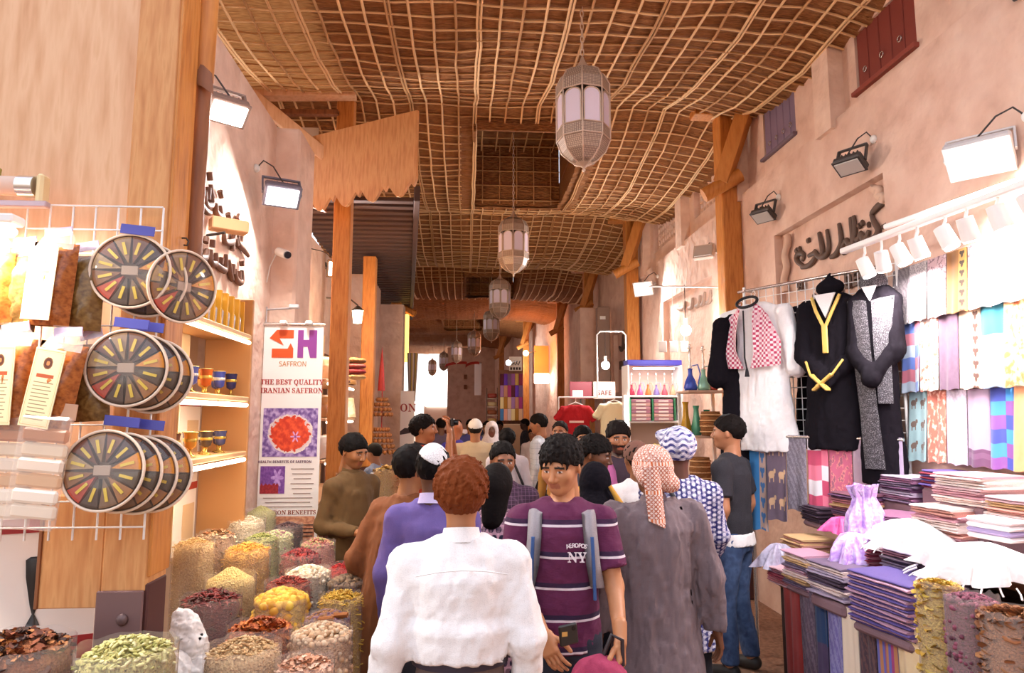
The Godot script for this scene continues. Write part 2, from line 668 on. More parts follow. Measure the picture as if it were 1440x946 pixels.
func build_walls() -> void:
	# right wall, built round its sign recesses, shutters and lattice windows
	var b := mb()
	var X0 := 2.9
	var X1 := 3.2
	# [d0, d1, list of openings [y0, y1, depth or 0 = through]]
	var bays := [
		[-4.0, 3.98, []],
		[3.98, 4.66, [[4.12, 4.60, 0.10]]],
		[4.66, 4.95, []],
		[4.95, 5.6, []],
		[5.6, 6.24, [[4.22, 4.75, 0.10]]],
		[6.24, 7.2, []],
		[7.2, 8.3, [[4.25, 4.95, 0.0]]],
		[8.3, 8.9, []],
		[8.9, 10.2, [[4.25, 4.95, 0.0]]],
		[10.2, 13.0, []],
		[13.0, 18.0, []],
	]
	for w in bays:
		var cuts: Array = w[2].duplicate()
		var y := 0.0
		var lo := -1.0
		# sign recess 1 between d 4.3 and 5.95 is split over several bays below
		for c in cuts:
			wall_box(b, X0, X1, y, c[0], w[0], w[1])
			if c[2] > 0.0:
				wall_box(b, X0 + c[2], X1, c[0], c[1], w[0], w[1])
			y = c[1]
		wall_box(b, X0, X1, y, 5.15 if w[0] < 7.0 else 4.95, w[0], w[1])
	struct("wall_right", b, mats.plaster)
	# proud plaster field with the sign recesses cut into it (an 8 cm coat over the wall)
	var coat := mb()
	var c0 := 2.82
	wall_box(coat, c0, X0, 0.0, 4.02, -4.0, 4.3)
	wall_box(coat, c0, X0, 3.40, 4.02, 4.3, 5.95)
	wall_box(coat, c0, X0, 0.0, 2.3, 4.3, 5.95)
	wall_box(coat, c0, X0, 0.0, 4.02, 5.95, 7.55)
	wall_box(coat, c0, X0, 3.38, 4.02, 7.55, 9.5)
	wall_box(coat, c0, X0, 0.0, 2.2, 7.55, 9.5)
	wall_box(coat, c0, X0, 0.0, 4.02, 9.5, 11.2)
	wall_box(coat, c0, X0, 3.3, 4.02, 11.2, 12.8)
	wall_box(coat, c0, X0, 0.0, 2.2, 11.2, 12.8)
	wall_box(coat, c0, X0, 0.0, 4.02, 12.8, 18.0)
	struct("wall_right_coat", coat, mats.plaster)
	# pilasters between the high windows
	var pil := mb()
	for d in [4.95, 6.75, 8.6, 10.5]:
		wall_box(pil, 2.78, X0, 3.95, 5.05, d - 0.12, d + 0.12)
	struct("trim_pilasters", pil, mats.plaster_pale)
	# far right wall, turning left with the lane
	var far := mb()
	var d := 18.0
	while d < 40.0:
		var p := V(2.9 + off(d), 2.4, d)
		var q := V(2.9 + off(d + 4.0), 2.4, d + 4.0)
		beam(far, p + Vector3(0.15, 0, 0), q + Vector3(0.15, 0, 0), 0.3, 4.9, 0.0)
		d += 4.0
	struct("wall_right_far", far, mats.plaster)
	# shutters
	var sh := Node3D.new(); sh.name = "window_1"; sh.set_meta("kind", "structure"); add_child(sh)
	for i in 5:
		part("board", mb().box(V(2.93, 4.36, 4.05 + i * 0.135), Vector3(0.03, 0.48, 0.128), 0.005), plain("7c2f22", 0.6), sh)
	part("frame", mb().box(V(2.885, 4.135, 4.32), Vector3(0.05, 0.035, 0.72), 0.005), plain("8a3a2a", 0.6), sh)
	for i in 3:
		part("ring", mb().tube(ring(V(2.90, 4.28, 4.15 + i * 0.2), 0.02, Vector3.RIGHT), 0.004, 5, false), mats.chrome, sh)
	var sh2 := Node3D.new(); sh2.name = "window_2"; sh2.set_meta("kind", "structure"); add_child(sh2)
	for i in 5:
		part("board", mb().box(V(2.93, 4.47, 5.66 + i * 0.13), Vector3(0.03, 0.5, 0.122), 0.005), plain("7d6a80", 0.5), sh2)
	part("frame", mb().box(V(2.885, 4.235, 5.92), Vector3(0.05, 0.03, 0.68), 0.005), plain("6a5866", 0.6), sh2)
	for i in 4:
		part("ring", mb().tube(ring(V(2.90, 4.36, 5.7 + i * 0.14), 0.02, Vector3.RIGHT), 0.004, 5, false), mats.chrome, sh2)
	# pierced lattice windows open to the sky
	var li := 3
	for w in [[7.2, 8.3], [8.9, 10.2]]:
		var lw := Node3D.new(); lw.name = "window_%d" % li; lw.set_meta("kind", "structure"); add_child(lw)
		li += 1
		var n: int = int((w[1] - w[0]) / 0.105)
		for i in n + 1:
			var dd: float = lerpf(w[0], w[1], float(i) / n)
			part("lattice_bar", mb().box(V(3.0, 4.6, dd), Vector3(0.05, 0.7, 0.034), 0.008), mats.plaster_pale, lw)
		for j in 8:
			part("lattice_bar", mb().box(V(3.0, 4.27 + j * 0.095, (w[0] + w[1]) * 0.5), Vector3(0.045, 0.03, w[1] - w[0]), 0.008), mats.plaster_pale, lw)
	# left wall over the spice shop, its pier, and the shop's inside
	var l := mb()
	wall_box(l, -1.75, -1.45, 2.47, 3.95, 2.52, 5.1)
	wall_box(l, -1.75, -1.45, 0.0, 2.47, 4.58, 5.1)
	struct("wall_left", l, mats.plaster_pale)
	var pier := mb()
	pier.box(V(-1.51, 1.97, 5.35), Vector3(0.48, 3.95, 0.5), 0.02)
	struct("wall_left_pier", pier, mats.plaster_pale)
	var ins := mb()
	wall_box(ins, -3.4, -3.3, 0.0, 2.6, 2.53, 4.8)
	wall_box(ins, -3.4, -1.75, 0.0, 2.6, 4.7, 4.8)
	wall_box(ins, -3.4, -1.75, 2.5, 2.6, 2.53, 4.8)
	struct("wall_left_shop", ins, plain("dcb896", 0.9))
	# setback upper storey far behind the left wall: lets the sky in above it
	var up := mb()
	wall_box(up, -4.6, -4.4, 0.0, 4.4, 2.0, 7.2)
	struct("wall_left_setback", up, mats.plaster_pale)
	# left shop fronts down the lane
	var lf := mb()
	wall_box(lf, -2.6, -2.4, 0.0, 3.95, 5.6, 9.8)
	wall_box(lf, -2.4, -1.9, 2.6, 3.95, 5.6, 9.8)
	wall_box(lf, -2.1, -1.5, 0.0, 4.2, 10.6, 12.0)
	wall_box(lf, -2.8, -2.4, 0.0, 3.95, 9.8, 18.0)
	struct("wall_left_shops", lf, mats.plaster)
	var lw2 := mb()
	wall_box(lw2, -1.62, -1.12, 0.0, 3.75, 12.2, 12.6)
	struct("wall_left_column", lw2, mats.plaster_pale)
	var fl := mb()
	d = 18.0
	while d < 40.0:
		var p := V(-2.5 + off(d), 2.2, d)
		var q := V(-2.5 + off(d + 4.0), 2.2, d + 4.0)
		beam(fl, p, q, 0.3, 4.4, 0.0)
		d += 4.0
	struct("wall_left_far", fl, mats.plaster)

func ring(c: Vector3, r: float, axis: Vector3, n := 10) -> Array:
	var bs := look(axis)
	var p := []
	for i in n + 1:
		var a := TAU * i / n
		p.append(c + bs * Vector3(cos(a) * r, sin(a) * r, 0))
	return p

func post(x: float, d: float, w: float, h: float, label: String, cat := "post") -> Node3D:
	var t := thing("timber_post", label, cat, V(x, 0, d), 0.0, "timber posts along the lane")
	part("shaft", mb().box(Vector3(0, h * 0.5 + 0.55, 0), Vector3(w, h - 1.1, w), 0.01), mats.wood_post, t)
	part("painted_base", mb().box(Vector3(0, 0.55, 0), Vector3(w + 0.006, 1.1, w + 0.006), 0.01), mats.maroon, t)
	return t

func build_posts() -> void:
	# right side: post, short head beam, diagonal brace and the log that ends under it
	var R := [[2.72, 6.75, 0.2, "orange timber post with a diagonal brace beside the pierced lattice windows"], [2.66, 10.7, 0.2, "timber post with brace behind the shisha shop's blue-topped shelf"], [2.66, 14.6, 0.2, "timber post with brace past the grey air-conditioner housing"], [2.6, 18.6, 0.19, "timber post between the lit shop board and the hanging red T-shirt"], [2.0, 22.5, 0.19, "timber post with a warm bulb fixed near its top"], [1.4, 26.5, 0.19, "distant timber post in front of the stacked colourful scarves"]]
	for r in R:
		var t := post(r[0], r[1], r[2], 4.9, r[3])
		part("head_beam", mb().box(Vector3(-0.1, 4.93, 0), Vector3(0.5, 0.08, 0.18), 0.008), mats.wood_post, t)
		part("brace", beam(mb(), Vector3(0.11, 4.9, 0.34), Vector3(-0.12, 4.12, 0.16), 0.13, 0.15), mats.wood_post, t)
		part("log", mb().tube([Vector3(-0.30, 4.0, 0.12), Vector3(0.06, 4.2, 0.2)], 0.075, 10), mats.wood_post, t)
	var L := [[-1.24, 6.8, 0.17, 5.0, "timber post behind the scalloped wooden fascia"], [-1.3, 9.2, 0.17, 3.9, "timber post beside the hanging bundles of dried limes"], [-1.32, 13.0, 0.2, 3.9, "timber post with maroon base before the white saffron banner"], [-1.7, 17.5, 0.18, 3.9, "slim timber post before the bright white daylight panel"], [-2.2, 22.0, 0.18, 3.9, "far timber post among the distant shoppers"]]
	for r in L:
		post(r[0], r[1], r[2], r[3], r[4])

# pen strokes of the raised wall lettering: [metres down the lane, height]
const right_letters := [[[5.53, 3.02], [5.63, 3.07], [5.68, 3.13], [5.62, 3.16], [5.55, 3.13], [5.57, 3.08]], [[5.68, 3.19], [5.65, 3.2]], [[5.62, 3.19], [5.6, 3.2]], [[5.6, 3.03], [5.48, 3.02], [5.39, 3.04], [5.34, 3.08], [5.37, 3.12]], [[5.47, 3.23], [5.44, 3.23]], [[5.47, 3.1], [5.37, 3.1], [5.31, 3.06], [5.24, 3.04], [5.17, 3.05], [5.14, 3.11], [5.16, 3.24]], [[5.28, 3.25], [5.24, 3.1], [5.27, 3.03]], [[5.13, 3.01], [5.06, 3.01], [5.0, 3.04], [4.96, 3.1], [4.98, 3.24]], [[4.98, 3.05], [4.93, 3.06], [4.89, 3.08], [4.85, 3.04], [4.8, 3.05], [4.77, 3.14], [4.78, 3.24]], [[4.82, 3.24], [4.8, 3.05], [4.84, 3.03]], [[4.78, 3.06], [4.73, 3.05], [4.7, 3.08], [4.67, 3.03], [4.63, 3.04], [4.6, 3.08]], [[4.72, 3.14], [4.7, 3.15]], [[4.68, 3.15], [4.66, 3.16]], [[4.62, 3.03], [4.57, 3.01], [4.51, 3.02], [4.49, 3.06], [4.53, 3.12], [4.56, 3.19]], [[4.56, 3.19], [4.47, 3.22], [4.38, 3.23]], [[4.5, 3.0], [4.4, 2.99], [4.34, 3.04], [4.35, 3.1]], [[4.44, 3.06], [4.38, 3.06], [4.33, 3.09], [4.29, 3.1], [4.26, 3.12], [4.28, 3.08]], [[4.33, 3.18], [4.32, 3.18]], [[4.3, 3.18], [4.29, 3.18]], [[4.6, 3.12], [4.59, 3.12]], [[4.94, 3.0], [4.92, 3.0]]]
const left_letters := [[[3.66, 3.08], [3.67, 2.97], [3.67, 2.89], [3.75, 2.87], [3.82, 2.88]], [[3.77, 3.1], [3.79, 3.06]], [[3.72, 2.98], [3.74, 2.91], [3.8, 2.92], [3.83, 2.95], [3.8, 3.04]], [[3.77, 3.01], [3.77, 2.94]], [[3.94, 3.05], [3.97, 3.02]], [[3.89, 2.96], [3.9, 2.91], [3.97, 2.91], [3.96, 2.97]], [[4.09, 2.96], [4.13, 2.93]], [[4.04, 2.83], [4.06, 2.78], [4.16, 2.8], [4.21, 2.84], [4.22, 2.93]], [[4.19, 2.76], [4.2, 2.85]], [[4.29, 3.01], [4.26, 2.97]], [[4.28, 2.95], [4.28, 2.84], [4.39, 2.82], [4.5, 2.8]], [[4.36, 2.99], [4.35, 2.86]], [[4.24, 2.85], [4.27, 2.81]], [[3.68, 2.65], [3.71, 2.6], [3.78, 2.62], [3.8, 2.67]], [[3.78, 2.73], [3.77, 2.7]], [[3.87, 2.74], [3.87, 2.7]], [[3.85, 2.68], [3.86, 2.61], [3.93, 2.62], [3.93, 2.68]], [[3.91, 2.62], [4.03, 2.61], [4.09, 2.62], [4.09, 2.71]], [[4.02, 2.67], [4.01, 2.63]], [[4.14, 2.69], [4.18, 2.61], [4.22, 2.58]], [[4.22, 2.68], [4.22, 2.62]], [[4.37, 2.74], [4.39, 2.71]], [[4.26, 2.66], [4.29, 2.6], [4.39, 2.6], [4.39, 2.68]], [[4.34, 2.66], [4.34, 2.6]]]
const right_letters_far := [[[9.06, 3.22], [8.9, 3.19], [8.75, 3.19], [8.71, 3.26]], [[8.61, 3.15], [8.46, 3.15], [8.42, 3.26]], [[8.33, 3.13], [8.19, 3.13], [8.15, 3.24]], [[8.13, 3.11], [8.03, 3.13], [7.97, 3.25]], [[7.94, 3.11], [7.81, 3.12], [7.77, 3.24]], [[7.72, 3.13], [7.61, 3.14], [7.57, 3.26]], [[7.62, 3.31], [7.57, 3.36]]]

# ---------- rounded bodies: distances to tapered bones joined by a smooth minimum, meshed as surface nets ----------
class Sdf:
	var pr := []
	var h := 0.014
	var disp: Callable
	var disp_on := false
	var paint: Callable
	var paint_on := false
	func cap(a: Vector3, b: Vector3, ra: float, rb: float, k := 0.02, flat := false, sub := false) -> void:
		pr.append([0, a, b, ra, rb, k, flat, sub])
	func ell(c: Vector3, r: Vector3, k := 0.02, bs := Basis.IDENTITY, sub := false) -> void:
		pr.append([1, c, r, bs, 0.0, k, false, sub])
	func loft(secs: Array, k := 0.02, sub := false) -> void:
		# secs: [y, cx, cz, rx, rz] rising
		pr.append([2, secs, 0, 0, 0, k, false, sub])
	func cut(n: Vector3, d: float) -> void:
		pr.append([3, n.normalized(), d / n.length(), 0, 0, 0.0, false, false])
	func chain(pts: Array, rs: Array, k := 0.012) -> void:
		for i in pts.size() - 1:
			cap(pts[i], pts[i + 1], rs[i], rs[i + 1], k)
	func bounds(p: Array) -> AABB:
		if p[0] == 0:
			var r := maxf(p[3], p[4])
			var bb := AABB(p[1], Vector3.ZERO).expand(p[2])
			return bb.grow(r)
		if p[0] == 1:
			var r: Vector3 = p[2]
			var bs: Basis = p[3]
			var e := Vector3(absf(bs.x.x) * r.x + absf(bs.y.x) * r.y + absf(bs.z.x) * r.z, absf(bs.x.y) * r.x + absf(bs.y.y) * r.y + absf(bs.z.y) * r.z, absf(bs.x.z) * r.x + absf(bs.y.z) * r.y + absf(bs.z.z) * r.z)
			return AABB(p[1] - e, e * 2.0)
		var out := AABB()
		for i in p[1].size():
			var s: Array = p[1][i]
			var q := AABB(Vector3(s[1] - s[3], s[0], s[2] - s[4]), Vector3(s[3] * 2, 0.0001, s[4] * 2))
			out = q if i == 0 else out.merge(q)
		return out
	func build(mbx: MB) -> void:
		var box := AABB()
		var first := true
		for p in pr:
			if p[0] == 3 or p[7]:
				continue
			var q := bounds(p)
			box = q if first else box.merge(q)
			first = false
		var pad := 3.0 * h + (0.03 if disp_on else 0.0)
		box = box.grow(pad)
		var o := box.position
		var nx := int(box.size.x / h) + 2
		var ny := int(box.size.y / h) + 2
		var nz := int(box.size.z / h) + 2
		var g := PackedFloat32Array()
		g.resize(nx * ny * nz)
		g.fill(0.12)
		var sy := nx
		var sz := nx * ny
		for p in pr:
			var type: int = p[0]
			if type == 3:
				var n: Vector3 = p[1]
				var dd: float = p[2]
				for kz in nz:
					for jy in ny:
						var base := kz * sz + jy * sy
						var v0 := n.dot(o + Vector3(0, jy * h, kz * h)) - dd
						var st := n.x * h
						for i in nx:
							var w := v0 + st * i
							if w > g[base + i]:
								g[base + i] = w
				continue
			var k: float = p[5]
			var sub: bool = p[7]
			var bb := bounds(p).grow(k + 2.5 * h + (0.035 if disp_on else 0.0))
			var x0 := clampi(int((bb.position.x - o.x) / h), 0, nx - 1)
			var y0 := clampi(int((bb.position.y - o.y) / h), 0, ny - 1)
			var z0 := clampi(int((bb.position.z - o.z) / h), 0, nz - 1)
			var x1 := clampi(int((bb.end.x - o.x) / h) + 1, 0, nx - 1)
			var y1 := clampi(int((bb.end.y - o.y) / h) + 1, 0, ny - 1)
			var z1 := clampi(int((bb.end.z - o.z) / h) + 1, 0, nz - 1)
			var a := Vector3.ZERO
			var ab := Vector3.ZERO
			var il := 0.0
			var ra := 0.0
			var rd := 0.0
			var flat := false
			var ln := 0.0
			var bi := Basis.IDENTITY
			var rr := Vector3.ONE
			var secs := []
			if type == 0:
				a = p[1]
				ab = p[2] - a
				ln = maxf(ab.length(), 1e-5)
				il = 1.0 / (ln * ln)
				ra = p[3]
				rd = p[4] - ra
				flat = p[6]
			elif type == 1:
				a = p[1]
				rr = p[2]
				bi = p[3].transposed()
			else:
				secs = p[1]
			for kz in range(z0, z1 + 1):
				for jy in range(y0, y1 + 1):
					var base := kz * sz + jy * sy
					var py := o.y + jy * h
					var pz := o.z + kz * h
					var scx := 0.0
					var scz := 0.0
					var srx := 1.0
					var srz := 1.0
					var ends := -1.0
					if type == 2:
						var m: int = secs.size()
						var yy := clampf(py, secs[0][0], secs[m - 1][0])
						ends = maxf(secs[0][0] - py, py - secs[m - 1][0])
						var q := 0
						while q < m - 2 and yy > secs[q + 1][0]:
							q += 1
						var t: float = (yy - secs[q][0]) / (secs[q + 1][0] - secs[q][0])
						t = t * t * (3.0 - 2.0 * t) * 0.5 + t * 0.5
						scx = lerpf(secs[q][1], secs[q + 1][1], t)
						scz = lerpf(secs[q][2], secs[q + 1][2], t)
						srx = lerpf(secs[q][3], secs[q + 1][3], t)
						srz = lerpf(secs[q][4], secs[q + 1][4], t)
					for i in range(x0, x1 + 1):
						var d: float
						if type == 0:
							var w := Vector3(o.x + i * h, py, pz) - a
							var t0 := w.dot(ab) * il
							var t := clampf(t0, 0.0, 1.0)
							d = (w - ab * t).length() - ra - rd * t
							if flat and t0 > 1.0:
								d = maxf((w - ab * t0).length() - ra - rd, (t0 - 1.0) * ln)
						elif type == 1:
							var w := bi * (Vector3(o.x + i * h, py, pz) - a)
							var w1 := w / rr
							var k0 := w1.length()
							var k1 := (w1 / rr).length()
							d = k0 * (k0 - 1.0) / k1 if k1 > 1e-6 else -0.05
						else:
							var ex := (o.x + i * h - scx) / srx
							var ez := (pz - scz) / srz
							var e0 := sqrt(ex * ex + ez * ez)
							var ge := sqrt(ex * ex / (srx * srx) + ez * ez / (srz * srz))
							d = e0 * (e0 - 1.0) / ge if ge > 1e-6 else -0.05
							d = maxf(d, ends)
						var c := g[base + i]
						if sub:
							d = -d
							if k > 0.0:
								var hh := clampf(0.5 - 0.5 * (c - d) / k, 0.0, 1.0)
								d = lerpf(c, d, hh) + k * hh * (1.0 - hh)
								g[base + i] = d
							elif d > c:
								g[base + i] = d
						else:
							if d - c < k:
								var hh := clampf(0.5 + 0.5 * (c - d) / k, 0.0, 1.0) if k > 0.0 else (1.0 if d < c else 0.0)
								g[base + i] = lerpf(c, d, hh) - k * hh * (1.0 - hh)
		if disp_on:
			for kz in nz:
				for jy in ny:
					var base := kz * sz + jy * sy
					for i in nx:
						if absf(g[base + i]) < 0.034:
							g[base + i] += disp.call(o + Vector3(i, jy, kz) * h)
		# surface nets
		var idx := PackedInt32Array()
		idx.resize(nx * ny * nz)
		idx.fill(-1)
		var lim := 2.6 * h
		var f := PackedFloat32Array()
		f.resize(8)
		for kz in nz - 1:
			for jy in ny - 1:
				var base := kz * sz + jy * sy
				for i in nx - 1:
					var q := base + i
					var v0 := g[q]
					if v0 > lim or v0 < -lim:
						continue
					var v1 := g[q + 1]
					var v2 := g[q + sy]
					var v3 := g[q + sy + 1]
					var v4 := g[q + sz]
					var v5 := g[q + sz + 1]
					var v6 := g[q + sz + sy]
					var v7 := g[q + sz + sy + 1]
					var neg := int(v0 < 0.0) + int(v1 < 0.0) + int(v2 < 0.0) + int(v3 < 0.0) + int(v4 < 0.0) + int(v5 < 0.0) + int(v6 < 0.0) + int(v7 < 0.0)
					if neg == 0 or neg == 8:
						continue
					var s := Vector3.ZERO
					var cnt := 0
					if (v0 < 0.0) != (v1 < 0.0): s += Vector3(v0 / (v0 - v1), 0, 0); cnt += 1
					if (v2 < 0.0) != (v3 < 0.0): s += Vector3(v2 / (v2 - v3), 1, 0); cnt += 1
					if (v4 < 0.0) != (v5 < 0.0): s += Vector3(v4 / (v4 - v5), 0, 1); cnt += 1
					if (v6 < 0.0) != (v7 < 0.0): s += Vector3(v6 / (v6 - v7), 1, 1); cnt += 1
					if (v0 < 0.0) != (v2 < 0.0): s += Vector3(0, v0 / (v0 - v2), 0); cnt += 1
					if (v1 < 0.0) != (v3 < 0.0): s += Vector3(1, v1 / (v1 - v3), 0); cnt += 1
					if (v4 < 0.0) != (v6 < 0.0): s += Vector3(0, v4 / (v4 - v6), 1); cnt += 1
					if (v5 < 0.0) != (v7 < 0.0): s += Vector3(1, v5 / (v5 - v7), 1); cnt += 1
					if (v0 < 0.0) != (v4 < 0.0): s += Vector3(0, 0, v0 / (v0 - v4)); cnt += 1
					if (v1 < 0.0) != (v5 < 0.0): s += Vector3(1, 0, v1 / (v1 - v5)); cnt += 1
					if (v2 < 0.0) != (v6 < 0.0): s += Vector3(0, 1, v2 / (v2 - v6)); cnt += 1
					if (v3 < 0.0) != (v7 < 0.0): s += Vector3(1, 1, v3 / (v3 - v7)); cnt += 1
					var pos := o + (Vector3(i, jy, kz) + s / cnt) * h
					var nn := Vector3(v1 + v3 + v5 + v7 - v0 - v2 - v4 - v6, v2 + v3 + v6 + v7 - v0 - v1 - v4 - v5, v4 + v5 + v6 + v7 - v0 - v1 - v2 - v3).normalized()
					if paint_on:
						mbx.paint = paint.call(pos)
					idx[q] = mbx.vert(pos, nn)
		for kz in range(1, nz - 1):
			for jy in range(1, ny - 1):
				var base := kz * sz + jy * sy
				for i in range(1, nx - 1):
					var q := base + i
					if idx[q] < 0:
						continue
					var s0 := g[q] < 0.0
					if s0 != (g[q + 1] < 0.0):
						_quad(mbx, idx[q], idx[q - sy], idx[q - sy - sz], idx[q - sz])
					if s0 != (g[q + sy] < 0.0):
						_quad(mbx, idx[q], idx[q - 1], idx[q - 1 - sz], idx[q - sz])
					if s0 != (g[q + sz] < 0.0):
						_quad(mbx, idx[q], idx[q - 1], idx[q - 1 - sy], idx[q - sy])
	func _quad(m: MB, a: int, b: int, c: int, d: int) -> void:
		if a < 0 or b < 0 or c < 0 or d < 0:
			return
		m.tri(a, b, c)
		m.tri(a, c, d)

func sdf(h: float) -> Sdf:
	var s := Sdf.new()
	s.h = h
	return s

func sdf_mesh(s: Sdf) -> MB:
	var b := mb()
	s.build(b)
	return b

func lin(hex: String) -> Color:
	return C(hex).srgb_to_linear()

func skin_mat() -> StandardMaterial3D:
	var m := mat("skin", Color.WHITE, 0.5)
	m.vertex_color_use_as_albedo = true
	m.subsurf_scatter_enabled = true
	m.subsurf_scatter_strength = 0.05
	return m

func cloth(key: String, hex: String, rough := 0.9) -> StandardMaterial3D:
	if mats.has(key):
		return mats[key]
	var m := mat(key, C(hex), rough, 0.0, weave_tex(), Vector3(14, 14, 14), weave_norm(), 0.35)
	return m

var _weave: Texture2D
var _weave_n: Texture2D
func weave_tex() -> Texture2D:
	if _weave == null:
		_weave = ntex(71, 0.09, ["e4e4e4", "f4f4f4", "ffffff", "ececec"], 128, 3)
	return _weave
func weave_norm() -> Texture2D:
	if _weave_n == null:
		_weave_n = nnorm(72, 0.12, 4.0, 128, 3)
	return _weave_n

func fold(p: Vector3, amp: float, f: float, ys: float) -> float:
	return amp * (noise.get_noise_3d(p.x * f, p.y * f * ys, p.z * f) + 0.5 * noise.get_noise_3d(p.x * f * 2.3 + 9.0, p.y * f * 2.3 * (ys + 0.3), p.z * f * 2.3))

func paint_skin(p: Vector3, s: Dictionary) -> Color:
	var q: Vector3 = s.HB.transposed() * (p - s.HC)
	var base: Color = s.skinc
	var c := base
	if q.y > -0.15 and q.length() < 0.2:
		var ax := absf(q.x)
		if s.get("stubble", 0.0) > 0.0 and q.z < 0.03 and q.y < -0.035 - maxf(0.0, q.z + 0.06) * 0.1 and q.y > -0.14:
			if not (ax < 0.026 and q.y > -0.072 and q.z < -0.08):
				c = base.lerp(s.hairc, s.stubble)
		if q.z < -0.075:
			if ax < 0.025 and q.y < -0.050 and q.y > -0.0745:
				c = base.lerp(lin("8c3f38"), 0.55)
			if s.get("moustache", false) and ax < 0.033 and q.y < -0.036 - ax * 0.25 and q.y > -0.054 - ax * 0.35 and q.z < -0.078:
				c = s.hairc
			if ax > 0.011 and ax < 0.052 and absf(q.y - 0.0225 + maxf(0.0, ax - 0.034) * 0.35) < 0.0052:
				c = s.hairc
			if q.z < -0.068:
				var ex := ax - 0.0315
				var open: float = s.get("eyes_open", 1.0)
				var ey := (q.y - 0.001) / maxf(open, 0.2)
				if ex * ex / (0.0145 * 0.0145) + ey * ey / (0.0068 * 0.0068) < 1.0:
					c = lin("e9e0da")
					if Vector2(ex, q.y - 0.0005).length() < 0.0062:
						c = lin("2a1710")
					elif ey > 0.0045:
						c = lin("1d120d")
	return c

func head_prims(F: Sdf, s: Dictionary, detail: bool) -> void:
	var HC: Vector3 = s.HC
	var HB: Basis = s.HB
	var P := func(x: float, y: float, z: float) -> Vector3: return HC + HB * Vector3(x, y, z)
	F.ell(P.call(0, 0.025, 0.014), Vector3(0.077, 0.093, 0.099), 0.03, HB)
	F.ell(P.call(0, -0.035, -0.026), Vector3(0.062, 0.084, 0.066), 0.04, HB)
	F.ell(P.call(0, -0.088, -0.058), Vector3(0.032, 0.026, 0.028), 0.03, HB)
	F.cap(P.call(0, -0.15, 0.03), P.call(0, -0.05, 0.03), 0.054, 0.05, 0.03)
	for sx in [-1.0, 1.0]:
		F.ell(P.call(0.079 * sx, -0.010, 0.010), Vector3(0.009, 0.030, 0.018), 0.008, HB * Basis(Vector3.UP, -0.4 * sx))
		if detail:
			F.ell(P.call(0.040 * sx, -0.024, -0.066), Vector3(0.022, 0.022, 0.02), 0.03, HB)
	if detail:
		F.cap(P.call(-0.036, 0.020, -0.080), P.call(0.036, 0.020, -0.080), 0.012, 0.012, 0.02)
		for sx in [-1.0, 1.0]:
			F.ell(P.call(0.032 * sx, 0.001, -0.100), Vector3(0.018, 0.011, 0.014), 0.012, HB, true)
			F.ell(P.call(0.0315 * sx, 0.000, -0.0755), Vector3(0.0135, 0.0115, 0.0125), 0.003, HB)
	F.cap(P.call(0, 0.010, -0.090), P.call(0, -0.030, -0.112), 0.008, 0.0125, 0.012)
	if detail:
		F.cap(P.call(-0.013, -0.036, -0.100), P.call(0.013, -0.036, -0.100), 0.009, 0.009, 0.008)
		F.cap(P.call(-0.019, -0.0585, -0.0855), P.call(0.019, -0.0585, -0.0855), 0.0068, 0.0068, 0.006)
		F.cap(P.call(-0.015, -0.0685, -0.0845), P.call(0.015, -0.0685, -0.0845), 0.0072, 0.0072, 0.005)

func hand_prims(F: Sdf, W: Vector3, dir: Vector3, palm: Vector3, thumb: Vector3, curl: float, spread := 0.0) -> void:
	dir = dir.normalized()
	palm = (palm - dir * palm.dot(dir)).normalized()
	var tx := (thumb - dir * thumb.dot(dir) - palm * thumb.dot(palm)).normalized()
	F.cap(W - dir * 0.06, W + dir * 0.012, 0.027, 0.025, 0.02)
	for u in [-0.027, -0.009, 0.009, 0.027]:
		F.cap(W + dir * 0.012 + tx * u * 0.7, W + dir * 0.082 + tx * u, 0.0145, 0.0125, 0.012)
	F.cap(W + dir * 0.02 + tx * 0.022 + palm * 0.006, W + dir * 0.05 + tx * 0.03 + palm * 0.006, 0.015, 0.013, 0.012)
	var L := [0.066, 0.083, 0.09, 0.082]
	for i in 4:
		var u := -0.0285 + 0.019 * i
		var p := W + dir * (0.088 - absf(u) * 0.15) + tx * u
		var fd := (dir + tx * (u * 9.0 * spread)).normalized()
		var a := 0.0
		var r := 0.0092
		for j in 3:
			a += curl * [0.75, 0.95, 0.6][j]
			var dd := (fd * cos(a) + palm * sin(a)).normalized()
			var q: Vector3 = p + dd * L[i] * [0.45, 0.31, 0.24][j]
			F.cap(p, q, r, r - 0.0009, 0.003)
			p = q
			r -= 0.0009
	var t0 := W + dir * 0.03 + tx * 0.026 + palm * 0.006
	var t1 := t0 + (tx * 0.75 + dir * 0.7 + palm * 0.3).normalized() * 0.036
	var t2 := t1 + (tx * 0.35 + dir * 0.95 + palm * 0.35 * (0.5 + curl)).normalized() * 0.032
	var t3 := t2 + (dir * 1.0 + tx * 0.1 + palm * 0.6 * (0.4 + curl)).normalized() * 0.026
	F.chain([t0, t1, t2, t3], [0.0125, 0.0112, 0.0098, 0.0085], 0.004)

